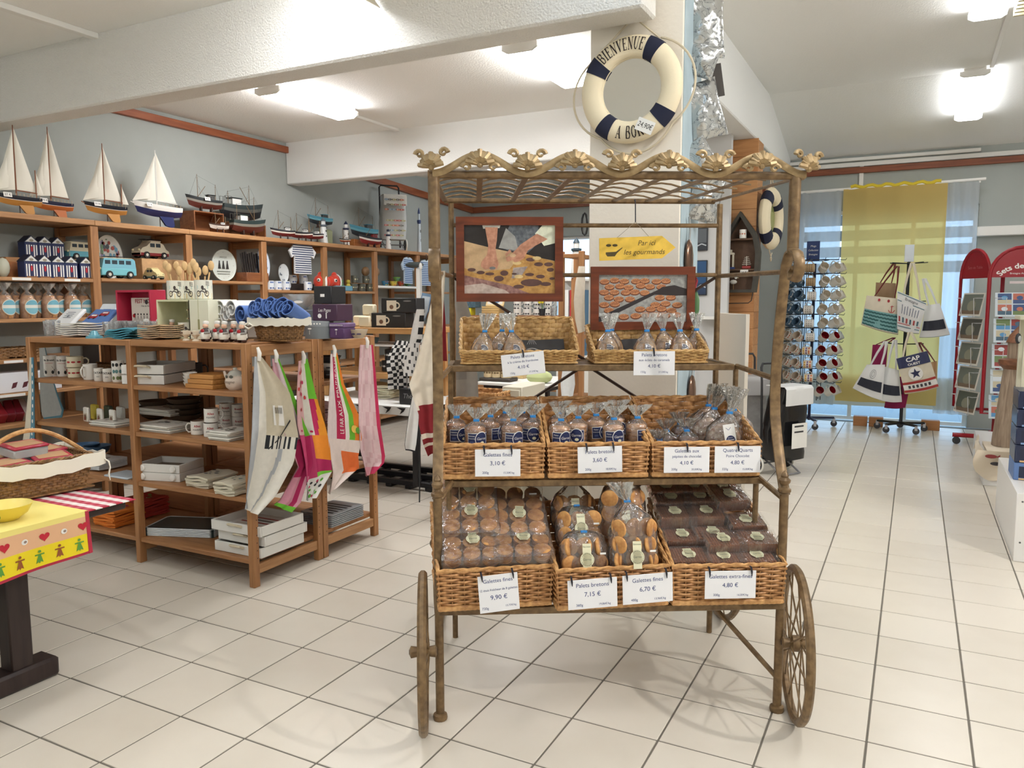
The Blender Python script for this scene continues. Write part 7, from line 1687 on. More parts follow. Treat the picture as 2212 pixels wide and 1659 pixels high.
# ================= plank post: boat shelf and second lifebuoy =================
t = thing('boat_shelf', 'dark boat-shaped wall shelf hung on the plank post', 'shelf', Mx((-1.672, 8.47, 1.655)))
DG = mat((66, 62, 54), .7, var=.2); DB = mat((96, 70, 52), .7, var=.2)
outl = [(-.165, 0), (.175, 0), (.205, .25), (.21, .42), (.17, .60), (.0, .84), (-.16, .60), (-.21, .42), (-.2, .25)]
k = .84
inn = [(x*.78, .03+z*.90) for x, z in outl]
MB(DB).prism([(x*.95, z*.97+.01) for x, z in outl], .06, .075, lambda a, b, c: (a, c, b)).obj('back', t)
for i in range(len(outl)):
    j = (i+1) % len(outl); mb = MB(DG); q = [outl[i], outl[j], inn[j], inn[i]]
    mb.prism(q, -.05, .06, lambda a, b, c: (a, c, b)); mb.obj('side_plank', t)
for z, w_ in ((.56, .155), (.245, .165)): MB(DB).rb(-w_, w_, -.045, .06, z-.018, z, .002).obj('shelf_board', t)
MB(C(40, 36, 32)).tube([(-.13, -.03, 0), (-.135, -.05, -.09), (-.11, -.05, -.115), (.11, -.05, -.11), (.14, -.05, -.085), (.15, -.03, 0)], .005, 6).obj('rope_loop', t)
BSX = lambda x, z: Mx((-1.672+x, 8.45, 1.655+z))
price_tag(t, Mx((.06, -.055, .19), 0), '54,90', .08, .045)
mug(BSX(.03, .561), 'white mug with red starfish in the boat shelf', None, .036, .09, CHINA, None, p_patch(C(200, 120, 90)), None)
lt = thing('lantern', 'small white wooden lantern with starfish in the boat shelf', 'lantern', BSX(-.10, .246)); WHT = C(226, 218, 196)
for x in (-.04, .032): MB(WHT).rb(x, x+.01, -.03, .03, .02, .16, .002).obj('post', lt)
MB(C(50, 66, 120)).rb(-.05, .05, -.035, .035, 0, .02, .002).obj('base', lt); MB(WHT).rb(-.045, .045, -.034, .034, .15, .17, .002).obj('top', lt); MB(WHT).rb(-.022, .022, -.02, .02, .17, .20, .002).obj('cap', lt); MB(C(206, 140, 80)).ball((-.01, -.03, .05), .016, 8, (1, .4, 1)).obj('starfish', lt)
sk = thing('toy_ship', 'little wire-sailed toy ship in the boat shelf', 'toy ship', BSX(.075, .246)); MB(C(150, 50, 46)).rb(-.045, .045, -.012, .012, 0, .03, .006).obj('hull', sk)
mb = MB(C(222, 216, 200)); mb.tube([(0, 0, .03), (0, 0, .13)], .003, 5)
for q in range(5): mb.tube([(-.045+.006*q, 0, .045+.018*q), (.045-.006*q, 0, .05+.018*q)], .0025, 5)
mb.obj('yards', sk)
gl_ = thing('seagull', 'small grey and white wooden gull at the bottom of the boat shelf', 'gull', BSX(-.055, .03)); MB(C(206, 200, 190)).ball((0, 0, .08), .03, 10, (1.3, .7, .8)).obj('body', gl_); MB(WHITE).ball((.025, 0, .125), .016, 8).obj('head', gl_); MB(C(206, 190, 150)).tube([(.035, 0, .125), (.06, 0, .12)], [.005, .001], 5).obj('beak', gl_); MB(C(150, 120, 80)).tube([(0, 0, .0), (0, 0, .06)], .004, 5).obj('stand', gl_)
solo(MB(wood((120, 72, 48), (96, 54, 36), 2.5, 2)).prism([(-.035, -.95), (.02, -.95), (.035, 0), (.02, .06), (-.015, .06), (-.035, 0)], 0, .015, lambda a, b, c: (a, c, b)), 'wooden_oar', 'brown wooden oar blade leaning beside the boat shelf', 'oar', Mx((-1.84, 8.53, 2.34)))
t = thing('lifebuoy', 'white lifebuoy with navy bands hung on the side of the plank post', 'lifebuoy', Mx((-1.47, 8.81, 2.44), FACE-.12))
def tor2(a, b, r_=0): return V(((.245+(.085+r_)*cos(b))*cos(a), -.05-(.06+r_)*sin(b), (.245+(.085+r_)*cos(b))*sin(a)))
MB(CV).sheet(lambda u, v: tor2(2*pi*u, 2*pi*v), 48, 14).obj('ring', t)
for a in (45, 135, 225, 315): MB(NVY).sheet(lambda u, v: tor2(radians(a-12+24*u), 2*pi*v, .004), 5, 14, .002).obj('band', t)
MB(mat((150, 156, 96), .3)).lathe([(.0001, 0), (.165, 0), (.165, .01), (.0001, .01)], 32, (0, -.03, 0), Matrix.Rotation(pi/2, 4, 'X')).obj('inner_disc', t)
MB(ROPE).tube([tor2(radians(100), 0), V((0, -.03, .50)), tor2(radians(80), 0)], .006, 6).obj('rope', t); MB(ROPE).tube([V((-.06, -.05, -.31)), V((-.03, -.06, -.38)), V((.02, -.06, -.42)), V((0, -.06, -.45)), V((-.02, -.06, -.42)), V((.03, -.06, -.36))], .006, 6).obj('rope_tail', t)
# ================= curtains =================
YC = 10.86
t = thing('curtain_rod', 'white curtain rod above the sheer curtains', 'curtain rod', (0, 0, 0)); MB(WHITE).tube([(-1.5, YC, 2.955), (.66, YC, 2.985)], .018, 8).obj('rod', t)
for x in (-1.4, -.4, .6): MB(WHITE).rb(x-.01, x+.01, YC, YF, 2.945, 2.975, .002).obj('bracket', t)
SW_, SY = sheer('white_sheer', (226, 228, 228), .6, .72), sheer('yellow_sheer', (236, 204, 128), .6, .88); SG2 = sheer('beige_lining', (196, 184, 160), .35, .9)
def curtain(x0, x1, z0, m, label, y, nf=5, z1=2.96, name='sheer_curtain'):
    mb = MB(m); mb.sheet(lambda u, v: (x0+(x1-x0)*u, y+.022*sin(u*nf*2*pi)*(.5+.5*v)+.008*sin(u*nf*5+v*3), z1-(z1-z0)*v), nf*10, 10); return solo(mb, name, label, 'curtain')
curtain(-1.46, -.90, .22, SW_, 'white sheer curtain between the plank post and the yellow panel', YC, 4); curtain(-.88, .27, .28, SY, 'wide yellow sheer curtain behind the bag stand', YC-.03, 3); curtain(.24, .60, .18, SW_, 'white sheer curtain beside the red card rack', YC, 3)
solo(MB(C(216, 190, 50, .8)).tube([(-.8+1.0*k/20, YC-.01, 2.985+.014*sin(k*1.7)) for k in range(21)], .022, 6), 'gathered_cloth', 'yellow cloth gathered along the curtain rod', 'cloth')
cb = MB(SG2); cb.sheet(lambda u, v: (-1.44+1.98*u, YC+.06+.012*sin(u*26), .62-.40*v), 40, 6); solo(cb, 'curtain_hem', 'beige lining cloth along the bottom of the curtains', 'curtain')
for i, x in enumerate((-.64, -.46, .12)): solo(MB(wood((196, 140, 90), (166, 110, 64), 2.5, 0)).rb(0, .16 if i < 2 else .20, 0, .12, 0, .12, .004), 'timber_block', ['pine timber block under the curtain by the mug stand', 'pine timber block under the yellow curtain', 'pine timber block behind the bag stand'][i], 'block', (x, 10.62, 0))
# ================= revolving stands =================
def stand_base(t, c, m, r=.26, h=.1, n=4):
    for i in range(n):
        a = 2*pi*i/n+.35; e_ = V((c[0]+r*cos(a), c[1]+r*sin(a), h)); MB(m).tube([(c[0], c[1], h), e_], .022, 6, flat=(1, .7)).obj('base_arm', t)
        w_ = MB(C(60, 60, 64)).lathe([(.0001, -.012), (.038, -.012), (.038, .012), (.0001, .012)], 16, (e_.x, e_.y, .04), Matrix.Rotation(pi/2, 4, 'X')).obj('caster', t); MB(C(190, 190, 194, .3)).rb(e_.x-.016, e_.x+.016, e_.y-.018, e_.y+.018, .045, h, .003).obj('fork', w_)
BLU2, BKM = mat((36, 40, 70), .4), mat((28, 28, 32), .4)
MCX, MCY = -1.13, 10.32
t = thing('mug_stand', 'navy wire revolving stand hung with mugs', 'display stand', (0, 0, 0)); stand_base(t, (MCX, MCY), BLU2, .30, .11)
MB(BLU2).tube([(MCX, MCY, .08), (MCX, MCY, 2.02)], .018, 8).obj('pole', t)
for i in range(8): a = i*pi/4; MB(BKM).tube([(MCX+.12*cos(a), MCY+.12*sin(a), .34), (MCX+.12*cos(a), MCY+.12*sin(a), 2.02)], .005, 5).obj('upright_wire', t)
hd = MB(C(40, 60, 110)).rb(-.075, .075, -.004, .004, 0, .24, .002).obj('header_card', t); hd.location = (MCX-.02, MCY-.05, 2.05); p = MB(); f = facey(-.0042, .0006)
for q, w_ in enumerate((.05, .08, .07)): write(p, ('Mugs', 'Collection', 'Bretagne')[q], 0, .17-.05*q, .022, f, WHITE, .15, maxw=w_*1.4)
p.obj('lettering', hd)
tz = [2.00-.165*k for k in range(10)]
cw, cbu, cbe, cdot, crd, cor, cgr = C(226, 222, 212, .25), C(78, 104, 126, .3), C(178, 150, 112, .4), C(232, 228, 220, .25), C(224, 216, 204, .25), C(226, 214, 196, .25), C(196, 200, 198, .25)
INR = C(140, 16, 24, .3)
DOT = lambda mb, fn, r, h: [disc(mb, r*(-.9+.45*i), h*(.25+.25*j), r*.1, h*.05, fn, BLACK, 1, 6) for i in range(5) for j in range(3)]
TY = {'grey': (cgr, None, None, 'pale grey mug hung on the mug stand'), 'blue': (cbu, None, p_text('Breizh', WHITE), 'slate blue mug with white lettering hung on the mug stand'), 'beige': (cbe, C(30, 26, 24), DOT, 'beige mug with dark inside hung on the mug stand'), 'dots': (cdot, None, DOT, 'white mug with black specks hung on the mug stand'), 'white': (cw, C(214, 204, 186), p_patch(C(60, 60, 66)), 'white mug with dark motif hung on the mug stand'), 'redband': (crd, C(206, 190, 170), p_patch(C(170, 70, 60), C(190, 120, 90)), 'white mug with red drawing hung on the mug stand'), 'orange': (cor, None, p_patch(C(214, 110, 60), C(110, 90, 150), C(220, 170, 60)), 'mug with orange and violet patchwork hung on the mug stand'), 'redin': (cw, INR, p_patch(C(120, 120, 120)), 'white mug with red inside hung on the mug stand'), 'brown': (cbe, C(120, 96, 76), None, 'sand-coloured mug hung on the mug stand')}
for k, z in enumerate(tz):
    MB(BKM).tube([(MCX+.16*cos(a*pi/8), MCY+.16*sin(a*pi/8), z+.06) for a in range(16)], .005, 5, closed=True).obj('tier_ring', t)
    seq = ['grey', 'blue', 'blue', 'beige' if k < 2 else 'dots', 'white', 'white', 'white'] if k < 5 else ['brown', 'redband', 'redband', 'dots' if k == 5 else 'orange', 'redin', 'redin', 'grey' if k == 5 else 'white']
    for j, a in enumerate((-172, -146, -118, -90, -62, -34, -8)):
        an = radians(a+3*((k*7) % 3-1)); x, y = MCX+.30*cos(an), MCY+.30*sin(an)
        MB(BKM).tube([(MCX+.12*cos(an), MCY+.12*sin(an), z+.065), (MCX+.36*cos(an), MCY+.36*sin(an), z+.055), (MCX+.37*cos(an), MCY+.37*sin(an), z+.075)], .004, 5).obj('hook', t)
        m_, inn_, pr_, lab = TY[seq[j]]
        # mug hangs from its handle, mouth tilted outwards
        M_ = Mx((x, y, z-.045), an) @ Matrix.Rotation(radians(62), 4, 'Y') @ Matrix.Rotation(pi, 4, 'Z') @ Mx((.0, 0, -.045))
        if j in (3,): M_ = Mx((x, y, z-.045), an+pi/2) @ Matrix.Rotation(radians(-90), 4, 'Y') @ Mx((0, 0, -.045))
        mug(M_, lab, 'mugs on the revolving stand: '+seq[j], .051, .10, m_, inn_, pr_, 0 if j != 3 else 0)
# bag stand
BCX, BCY = -.10, 10.42
t = thing('bag_stand', 'black revolving stand hung with canvas beach bags', 'display stand', (0, 0, 0)); stand_base(t, (BCX, BCY), BKM, .27, .10, 5)
MB(BKM).tube([(BCX, BCY, .08), (BCX, BCY, 2.02)], .02, 8).obj('pole', t)
for z in (2.0, 1.05, 1.55):
    for a in (-150, -90, -40, 0, 180): MB(BKM).tube([(BCX, BCY, z), (BCX+.2*cos(radians(a)), BCY+.2*sin(radians(a)), z+.01)], .006, 5).obj('hook', t)
hd = MB(C(214, 220, 224)).rb(-.05, .05, -.004, .004, 0, .2, .002).obj('header_card', t); hd.location = (BCX, BCY-.02, 2.02)
def tote(q, y, label, m, hm, apex, prt=None, band=None, th_=.10, hn=2):
    """canvas bag from its four front corners (pixels TL, TR, BR, BL) at depth y"""
    P = [at(*c, y=y) for c in q]; c0 = sum(P, V())/4; t = thing('beach_bag', label, 'bag', Mx(c0), 'canvas bags on the stand')
    P = [p_-c0 for p_ in P]
    def fr(u, v, o=0): p_ = P[0].lerp(P[1], u).lerp(P[3].lerp(P[2], u), v); return p_+V((0, -o-.02*sin(pi*u)*sin(pi*min(1, v*1.1))+.006*sin(u*11+v*4), -.012*sin(pi*u)*v))
    mb = MB(m); mb.sheet(lambda u, v: fr(1-u, v), 14, 14); mb.sheet(lambda u, v: fr(u, v)+V((0, th_*(.35+.65*v), 0)), 14, 14)
    for s in (0, 1): mb.sheet(lambda u, v: fr(s, v)+V((0, th_*(.35+.65*v)*(u if s else 1-u), 0)), 4, 14)
    mb.sheet(lambda u, v: fr(u, 1)+V((0, th_*v, -.01*sin(pi*v))), 14, 4); mb.obj('canvas', t)
    A = at(*apex, y=y)-c0
    for h in range(hn):
        for (u0, u1) in ((.22, .78),):
            a, b = fr(u0, 0)+V((0, .02+.04*h, 0)), fr(u1, 0)+V((0, .02+.04*h, 0)); ap = A+V((.012*h, .01+.03*h, 0))
            MB(hm).tube([a, a.lerp(ap, .5)+V((-.012, 0, 0)), ap+V((-.01, 0, 0)), ap+V((.01, 0, 0)), b.lerp(ap, .5)+V((.012, 0, 0)), b], .011, 6, flat=(1, .5)).obj('strap', t)
    if prt: p = MB(); prt(p, lambda a, b, k: fr(a, b, .002*k+.006)); p.obj('print', t)
CAN, WHC = mat((222, 212, 190), .85, var=.05), mat((226, 226, 224), .7)
def pwave(p, f):
    g = C(36, 92, 92); g2 = C(126, 176, 176)
    for i in range(10):
        for j in range(1): poly(p, [(.02+.096*i, .45), (.02+.096*(i+1), .45), (.02+.096*(i+1), .97), (.02+.096*i, .97)], f, g2, 1)
    for r_ in range(5): line(p, [(.03+.047*k, .50+.105*r_+.035*(k % 2)) for k in range(21)], .045, f, g, 2)
    line(p, [(.74, .22), (.74, .42)], .02, f, RED, 1); line(p, [(.66, .36), (.70, .42), (.78, .42), (.83, .34)], .018, f, RED, 1); line(p, [(.70, .26), (.79, .24)], .014, f, RED, 1)
    for x in (.37, .63): disc(p, x, .10, .035, .045, f, C(160, 20, 30), 2, 12)
tote([(1872, 638), (1950, 646), (1940, 722), (1860, 700)], 10.18, 'canvas beach bag with teal waves, red anchor and red straps', CAN, C(120, 20, 30), (1938, 575), pwave)
def pbret(p, f):
    write(p, 'Bretagne', .5, .14, -.09, f, BLACK, wscale=-.8, maxw=-.7) if 0 else None
    for i in range(7): line(p, [(.2+.1*i, .3+.03*(i % 2)), (.18+.1*i, .55)], .02, f, C(60, 80, 110), 1)
    for v in (.02, .22, .82, .9): rect(p, .02, .98, v, v+.025, f, C(96, 130, 140) if v != .82 else C(190, 100, 100), 1)
    for i in range(6): rect(p, .06+.15*i, .13+.15*i, .64, .78, f, C(80, 110, 120) if i % 2 else C(170, 70, 70), 1)
    flip = lambda a, b, k: f(a, 1-b, k); write(p, 'Bretagne', .5, .84, .08, flip, BLACK, .15, wscale=1.1)
tote([(1938, 628), (2002, 655), (1985, 720), (1938, 710)], 10.10, 'white canvas bag with Breton print and cream straps', WHC, CAN, (1970, 568), pbret)
def pband(p, f): [rect(p, .06+.11*i, .06+.11*(i+1), .50, .80, f, C(34, 38, 52), 1) for i in range(8)]
tote([(2000, 660), (2030, 655), (2052, 722), (1986, 728)], 10.22, 'white bucket bag with navy band hanging on the right arm', WHC, WHC, (1995, 602), pband)
def pband2(p, f): pband(p, f); [line(p, [(.5+.13*cos(a*.4), .30+.14*sin(a*.4)) for a in range(17)], .012, f, C(120, 120, 126), 1), line(p, [(.5+.07*cos(a*.4), .30+.08*sin(a*.4)) for a in range(17)], .010, f, C(120, 120, 126), 1)]
tote([(1872, 788), (1912, 788), (1905, 865), (1842, 838)], 10.05, 'white bucket bag with navy band and lifebuoy drawing', WHC, WHC, (1912, 738), pband2)
tote([(1910, 792), (1942, 800), (1948, 868), (1900, 864)], 10.12, 'white bucket bag with navy band half behind the lifebuoy bag', WHC, WHC, (1932, 735), pband)
def pcap(p, f):
    flip = lambda a, b, k: f(a, 1-b, k)
    for i in range(8): rect(p, .125*i, .125*(i+1), .0, .30, f, C(40, 46, 84), 1); rect(p, .125*i, .125*(i+1), .70, .76, f, C(170, 50, 46), 1); rect(p, .125*i, .125*(i+1), .92, .98, f, C(170, 50, 46), 1); rect(p, .125*i, .125*(i+1), .77, .91, f, WHITE, 1)
    write(p, 'CAP', .5, .84, .11, flip, WHITE, k=2, wscale=1.5, bold=True); write(p, 'OUEST', .5, .735, .06, flip, WHITE, k=2, wscale=1.5, bold=True)
    disc(p, .47, .50, .22, .18, f, WHITE, 2, 24); poly(p, [(.47+(.17 if i % 2 == 0 else .07)*sin(i*pi/5), .50-(.14 if i % 2 == 0 else .058)*cos(i*pi/5)) for i in range(10)], f, C(40, 46, 84), 3)
    for i in range(6): rect(p, .15+.12*i, .22+.12*i, .80, .88, f, C(60, 60, 66), 3)
tote([(1936, 775), (2003, 758), (2028, 836), (1955, 850)], 10.02, 'canvas bag reading CAP OUEST with a navy star', CAN, CAN, (1965, 718), pcap)
tote([(1885, 745), (1918, 745), (1912, 812), (1880, 800)], 10.42, 'magenta canvas bag behind the white bucket bags', C(150, 30, 84, .8), C(150, 30, 84, .8), (1930, 730), None)
tote([(1915, 852), (1962, 852), (1956, 880), (1910, 880)], 10.36, 'magenta bag showing below the CAP OUEST bag', C(150, 30, 84, .8), C(150, 30, 84, .8), (1940, 815), None)
tote([(1892, 610), (1935, 612), (1935, 650), (1890, 648)], 10.44, 'brown paper-coloured bag at the back of the stand', C(160, 130, 100, .8), C(120, 20, 30), (1930, 570), None)
tote([(2002, 785), (2024, 780), (2024, 830), (2008, 836)], 10.30, 'tan bag hanging behind the CAP OUEST bag', C(190, 150, 110, .8), C(130, 20, 30), (1985, 740), None)
# ================= red place-mat rack =================
RDM = mat((150, 16, 32), .3)
RX, RY = .66, 9.55
t = thing('card_rack', 'red metal rack of place mats headed Sets de Table', 'display rack', (0, 0, 0))
def rack_face(M, w_, label, cols, seed, head):
    zt, zb = 1.80, .40
    ar = [(-w_/2, zb), (w_/2, zb), (w_/2, zt)]+[(w_/2*cos(a), zt+.30*sin(a)) for a in [pi*k/14 for k in range(1, 14)]]+[(-w_/2, zt)]
    o = MB(RDM).tube([M @ V((x, 0, z)) for x, z in ar], .018, 8, closed=True).obj('arch_frame', t)
    MB(RDM).prism([(x*.97, max(z, 1.66)) for x, z in ar if z > 1.5]+[(-w_/2*.97, 1.66), (w_/2*.97, 1.66)][::-1][:0], -.004, .004, lambda a, b, c: M @ V((a, c, b))).obj('header_panel', o)
    p = MB(); f = lambda a, b, k: M @ V((a, -.005-.0008*k, b))
    if head:
        s = 'Sets de Table'; vs, fs = text_polys(s, True); wt = max(a for a, b in vs)-min(a for a, b in vs); p.use(WHITE)
        p.add([f((w_*.40+b*.085)*sin(a/wt*1.9), 1.70+(w_*.40+b*.085)*cos(a/wt*1.9)*.85, 1) for a, b in vs], fs); write(p, 'Bretagne Atlantique', 0, 1.83, .018, f, WHITE); rect(p, -.10, .10, 1.735, 1.76, f, C(214, 200, 200), 1)
    else:
        write(p, 'Sets de Table', 0, 1.90, .03, f, C(190, 110, 110), maxw=w_*.7)
    p.obj('lettering', o)
    return o
cards = [C(90, 150, 196), C(200, 190, 160), C(70, 100, 120), C(190, 110, 90), C(110, 130, 80), C(220, 226, 230), C(150, 60, 54), C(60, 84, 130)]
def place_mats(M, w_, rows_, seed, grey):
    rr = random.Random(seed)
    for r_ in range(rows_):
        z = 1.40-.262*r_
        tt = thing('place_mat', ('place mat with sea pictures, %s from the top in the red rack', 'grey-green place mat, %s from the top in the side of the red rack')[grey] % ('first', 'second', 'third', 'fourth', 'fifth')[r_], 'place mat', M @ Mx((0, -.04, z), 0, radians(-12)), ('front place mats', 'side place mats')[grey]+' in the red rack')
        MB(C(216, 212, 200) if grey else C(206, 216, 222)).rb(-w_/2, w_/2, -.006, .0, 0, .25, .001).obj('card', tt); p = MB(); f = facey(-.0062, .0006)
        if grey: rect(p, -w_*.45, w_*.45, .02, .235, f, rr.choice([C(90, 96, 84), C(110, 116, 106), C(84, 84, 76)]), 1); disc(p, 0, .11, w_*.2, .06, f, C(140, 140, 120), 2, 12); rect(p, -w_*.45, w_*.45, .02, .06, f, C(120, 100, 80), 2)
        else:
            n = 3
            for i in range(n):
                for j in range(2):
                    x0 = -w_*.46+w_*.92*i/n; y0 = .02+.115*j; rect(p, x0+.006, x0+w_*.92/n-.006, y0, y0+.105, f, rr.choice(cards), 1); rect(p, x0+.006, x0+w_*.92/n-.006, y0, y0+.04, f, rr.choice(cards), 2); disc(p, x0+w_*.15, y0+.06, .03, .022, f, rr.choice(cards), 3, 8)
        p.obj('picture', tt)
    for r_ in range(rows_):
        z = 1.40-.262*r_; MB(C(206, 206, 206, .3)).tube([M @ V((-w_/2, -.01, z+.19)), M @ V((-w_/2, -.075, z+.19)), M @ V((-w_*.3, -.075, z+.19)), M @ V((-w_*.3, -.06, z-.01)), M @ V((w_*.3, -.06, z-.01)), M @ V((w_*.3, -.075, z+.19)), M @ V((w_/2, -.075, z+.19)), M @ V((w_/2, -.01, z+.19))], .004, 5).obj('wire_holder', t)
MF = Mx((.93, 9.42, 0), radians(8)); MS = Mx((.545, 9.72, 0), radians(-58))
rack_face(MF, .56, 0, 0, 1, True); rack_face(MS, .46, 0, 0, 1, False); place_mats(MF, .44, 5, 3, 0); place_mats(MS, .34, 5, 9, 1)
MB(RDM).tube([(.42, 9.75, .10), (1.2, 9.75, .10)], .025, 8).obj('base_bar', t); MB(RDM).tube([(.8, 9.4, .10), (.8, 10.1, .10)], .025, 8).obj('base_bar', t); MB(RDM).tube([(.8, 9.75, .1), (.8, 9.75, 1.9)], .02, 8).obj('pole', t); MB(RDM).tube([(.545, 9.72, .4), (.8, 9.75, .4), (.93, 9.42, .4)], .014, 6).obj('link_bar', t)
for x, y in ((.46, 9.75), (1.15, 9.75), (.8, 9.45), (.8, 10.05)): MB(C(50, 50, 52)).lathe([(.0001, -.014), (.04, -.014), (.04, .014), (.0001, .014)], 14, (x, y, .04), Matrix.Rotation(pi/2, 4, 'X')).obj('caster', t)
# ================= white display cubes at the right =================
WL = mat((232, 230, 226), .3)
def cube(x0, x1, y0, y1, h, label):
    t = thing('display_cube', label, 'display cube', (0, 0, 0)); MB(WL).rb(x0, x1, y0, y1, 0, h, .003).obj('body', t)
    for z in (.12, h-.05): MB(C(90, 90, 90)).lathe([(.006, 0), (.006, .0015), (.0001, .002)], 8, (x0+.03, y0, z), Matrix.Rotation(pi/2, 4, 'X')).obj('screw', t)
cube(.575, 1.3, 7.63, 9.0, .27, 'white display cube under the fish print towels'); cube(.59, 1.3, 5.45, 6.66, .42, 'white display cube with blue boxes on top')
PW = (lambda px, py: at(px, py, x=.56), V((-1, 0, 0)))
LH = wood((176, 156, 134), (126, 106, 88), 3, 2, .8)
t = lighthouse(Mx((.80, 8.0, .30)), 1.05, .155, LH, wood((140, 92, 62), (110, 70, 46), 3, 0), 'large weathered wooden lighthouse standing on the fish print towels', None)
FT = mat((222, 208, 186), .9)
for i in range(5): solo(MB(FT).sheet(lambda u, v: ((u-.5)*.62, (v-.5)*.5, .004*sin(8*u+i)+.003*sin(9*v)), 12, 10, .005), 'fish_towel', 'cream towel with woven fish in the pile under the wooden lighthouse', 'towel', (.90, 7.9, .278+.006*i), 'fish print towels')
ft = thing('fish_towel', 'cream towel with red and black fish hanging over the cube edge', 'towel', (.0, 0, 0))
MB(FT).sheet(lambda u, v: (.52+.42*u-.03*sin(v*3)*(1-u), 7.615-.012*sin(6*u+4*v), .305-.26*v*(.45+.55*abs(sin(u*pi*1.2+.5)))), 16, 10, .004).obj('cloth', ft)
MB(FT).sheet(lambda u, v: (.565-.012*sin(5*u)-.03*v, 7.62+.9*u, .305-.14*v*(.5+.5*sin(u*7+1))), 16, 8, .004).obj('cloth', ft)
p = MB(); f = facey(7.597, .002)
for x, z, c_ in ((.66, .20, C(60, 56, 60)), (.76, .245, C(160, 60, 60)), (.86, .20, C(80, 84, 100)), (.62, .26, C(150, 60, 60))): disc(p, x, z, .045, .016, f, c_, 1, 12); poly(p, [(x+.04, z), (x+.065, z+.018), (x+.065, z-.018)], f, c_, 1)
p.obj('print', ft)
NB, NL = C(30, 40, 70, .25), C(120, 150, 190, .3)
for i in range(5):
    def pr(p, f, w_, h): rect(p, -w_*.42, w_*.42, h*.15, h*.8, f, C(24, 34, 60, .15), 1); rect(p, -w_*.42, w_*.42, h*.02, h*.12, f, NL if i > 1 else C(206, 170, 120), 1)
    rbox(Mx((.785, 6.0, .421+.115*i)), (.36, .3, .112), NB if i else C(90, 120, 170), 'boat_box', ['blue and tan carton at the bottom of the boxed goods', 'navy windowed carton second in the pile of blue boxes', 'navy windowed carton in the middle of the pile of blue boxes', 'navy windowed carton fourth in the pile of blue boxes', 'navy windowed carton on top of the pile of blue boxes'][i], 'carton', None, .004, pr)
t = thing('cream_stand', 'cream painted wooden stand carrying a blue lighthouse', 'stand', (0, 0, 0)); CS = mat((206, 202, 178), .6)
for x in (.735, 1.22): MB(CS).rb(x, x+.045, 7.0, 7.05, .0, 1.42, .003).obj('upright', t); MB(CS).rb(x, x+.045, 7.3, 7.35, .0, 1.42, .003).obj('upright', t)
for z in (.55, .85, 1.15, 1.45): MB(CS).rb(.70 if z > 1.4 else .78, 1.30, 7.0, 7.35, z-.03, z, .003).obj('shelf_board', t)
lighthouse(Mx((.86, 7.15, 1.45)), .62, .10, C(120, 146, 154), C(96, 120, 130), 'blue-grey model lighthouse on the cream stand', None)
t = thing('hanging_bird', 'small black and white wooden bird hanging from the cream stand', 'ornament', Mx((.70, 7.02, 1.28))); MB(C(40, 42, 44)).ball((0, 0, 0), .034, 12, (.6, .5, 1.2)).obj('body', t); MB(C(180, 180, 176)).ball((.008, -.010, -.003), .026, 10, (.5, .5, 1)).obj('belly', t); MB(C(60, 60, 60)).tube([(0, 0, .05), (0, 0, .12)], .002, 4).obj('string', t)
# ================= shopping trolleys beside the cart =================
t = trolley(Mx((-1.02, 7.35, 0), radians(58)), .66, mat((22, 22, 24), .12), C(226, 226, 224, .4), 'glossy black shopping trolley bag with white flap behind the cart', lambda p, h, hw_: [rect(p, -.09, .11, .26, .26+h*.34, facey(-.17, .0008), WHITE, 1), [rect(p, -.06, .06, .40+.05*q, .415+.05*q, facey(-.17, .0008), C(60, 60, 60), 2) for q in range(2)]], .19)
trolley(Mx((-1.42, 7.7, 0), radians(30)), .70, mat((150, 148, 146), .5, var=.15), C(160, 158, 156, .5), 'grey patterned shopping trolley bag next to the plank post')
# ================= tables and racks behind, left of the cart =================
t = thing('low_table', 'dark table under the leaf print cloth with black floor frame', 'table', (0, 0, 0))
MB(DW).rb(-4.9, -3.45, 5.15, 6.1, .68, .72, .004).obj('tabletop', t)
for x in (-4.8, -3.6):
    for y in (5.2, 6.0): MB(BKM).rb(x, x+.05, y, y+.05, .06, .68, .003).obj('leg', t)
for y in (5.3, 5.55, 5.8): MB(BKM).rb(-5.0, -3.3, y, y+.05, .03, .07, .003).obj('floor_bar', t)
for k in range(9): MB(BKM).rb(-4.95+.2*k, -4.89+.2*k, 5.3, 5.85, .005, .03, .002).obj('cross_bar', t)
t = thing('leaf_cloth', 'white tablecloth with black leaf print on the low table', 'tablecloth', (0, 0, 0)); MB(mat((230, 230, 226), .8)).rb(-4.92, -3.42, 5.12, 6.1, .722, .728, .002).obj('top', t)
MB(mat((230, 230, 226), .8)).sheet(lambda u, v: (-4.92+1.5*u, 5.118-.012*sin(u*30)*v, .726-.07*v), 40, 3, .003).obj('drop', t)
p = MB(); f = facey(5.105, .002); rr = random.Random(6)
for i in range(10): x = -4.8+.14*i; poly(p, [(x, .72), (x+.05, .70), (x+.03, .665), (x+.07, .69), (x+.09, .72)], f, BLACK, 1)
p.obj('print', t)
PR = wood((206, 158, 100), (178, 128, 74), 2.6, 0); PRZ = wood((206, 158, 100), (178, 128, 74), 2.6, 2)
t = thing('pine_rack', 'light pine rack holding boxed mugs behind the hanging tea towels', 'shelving', (0, 0, 0)); zr = .73
for x in (-4.7, -3.74):
    for y in (5.42, 5.86): MB(PRZ).rb(x, x+.05, y, y+.05, zr, 1.30, .003).obj('upright', t)
for z in (1.345, .96): MB(PR).rb(-4.72, -3.66, 5.40, 5.93, z-.05, z, .003).obj('shelf_board', t)
MB(WHITE).rb(-4.65, -3.74, 5.43, 5.9, 1.185, 1.20, .002).obj('shelf_board', t)
def rx_(px, y=5.55): return at(px, 690, y=y).x
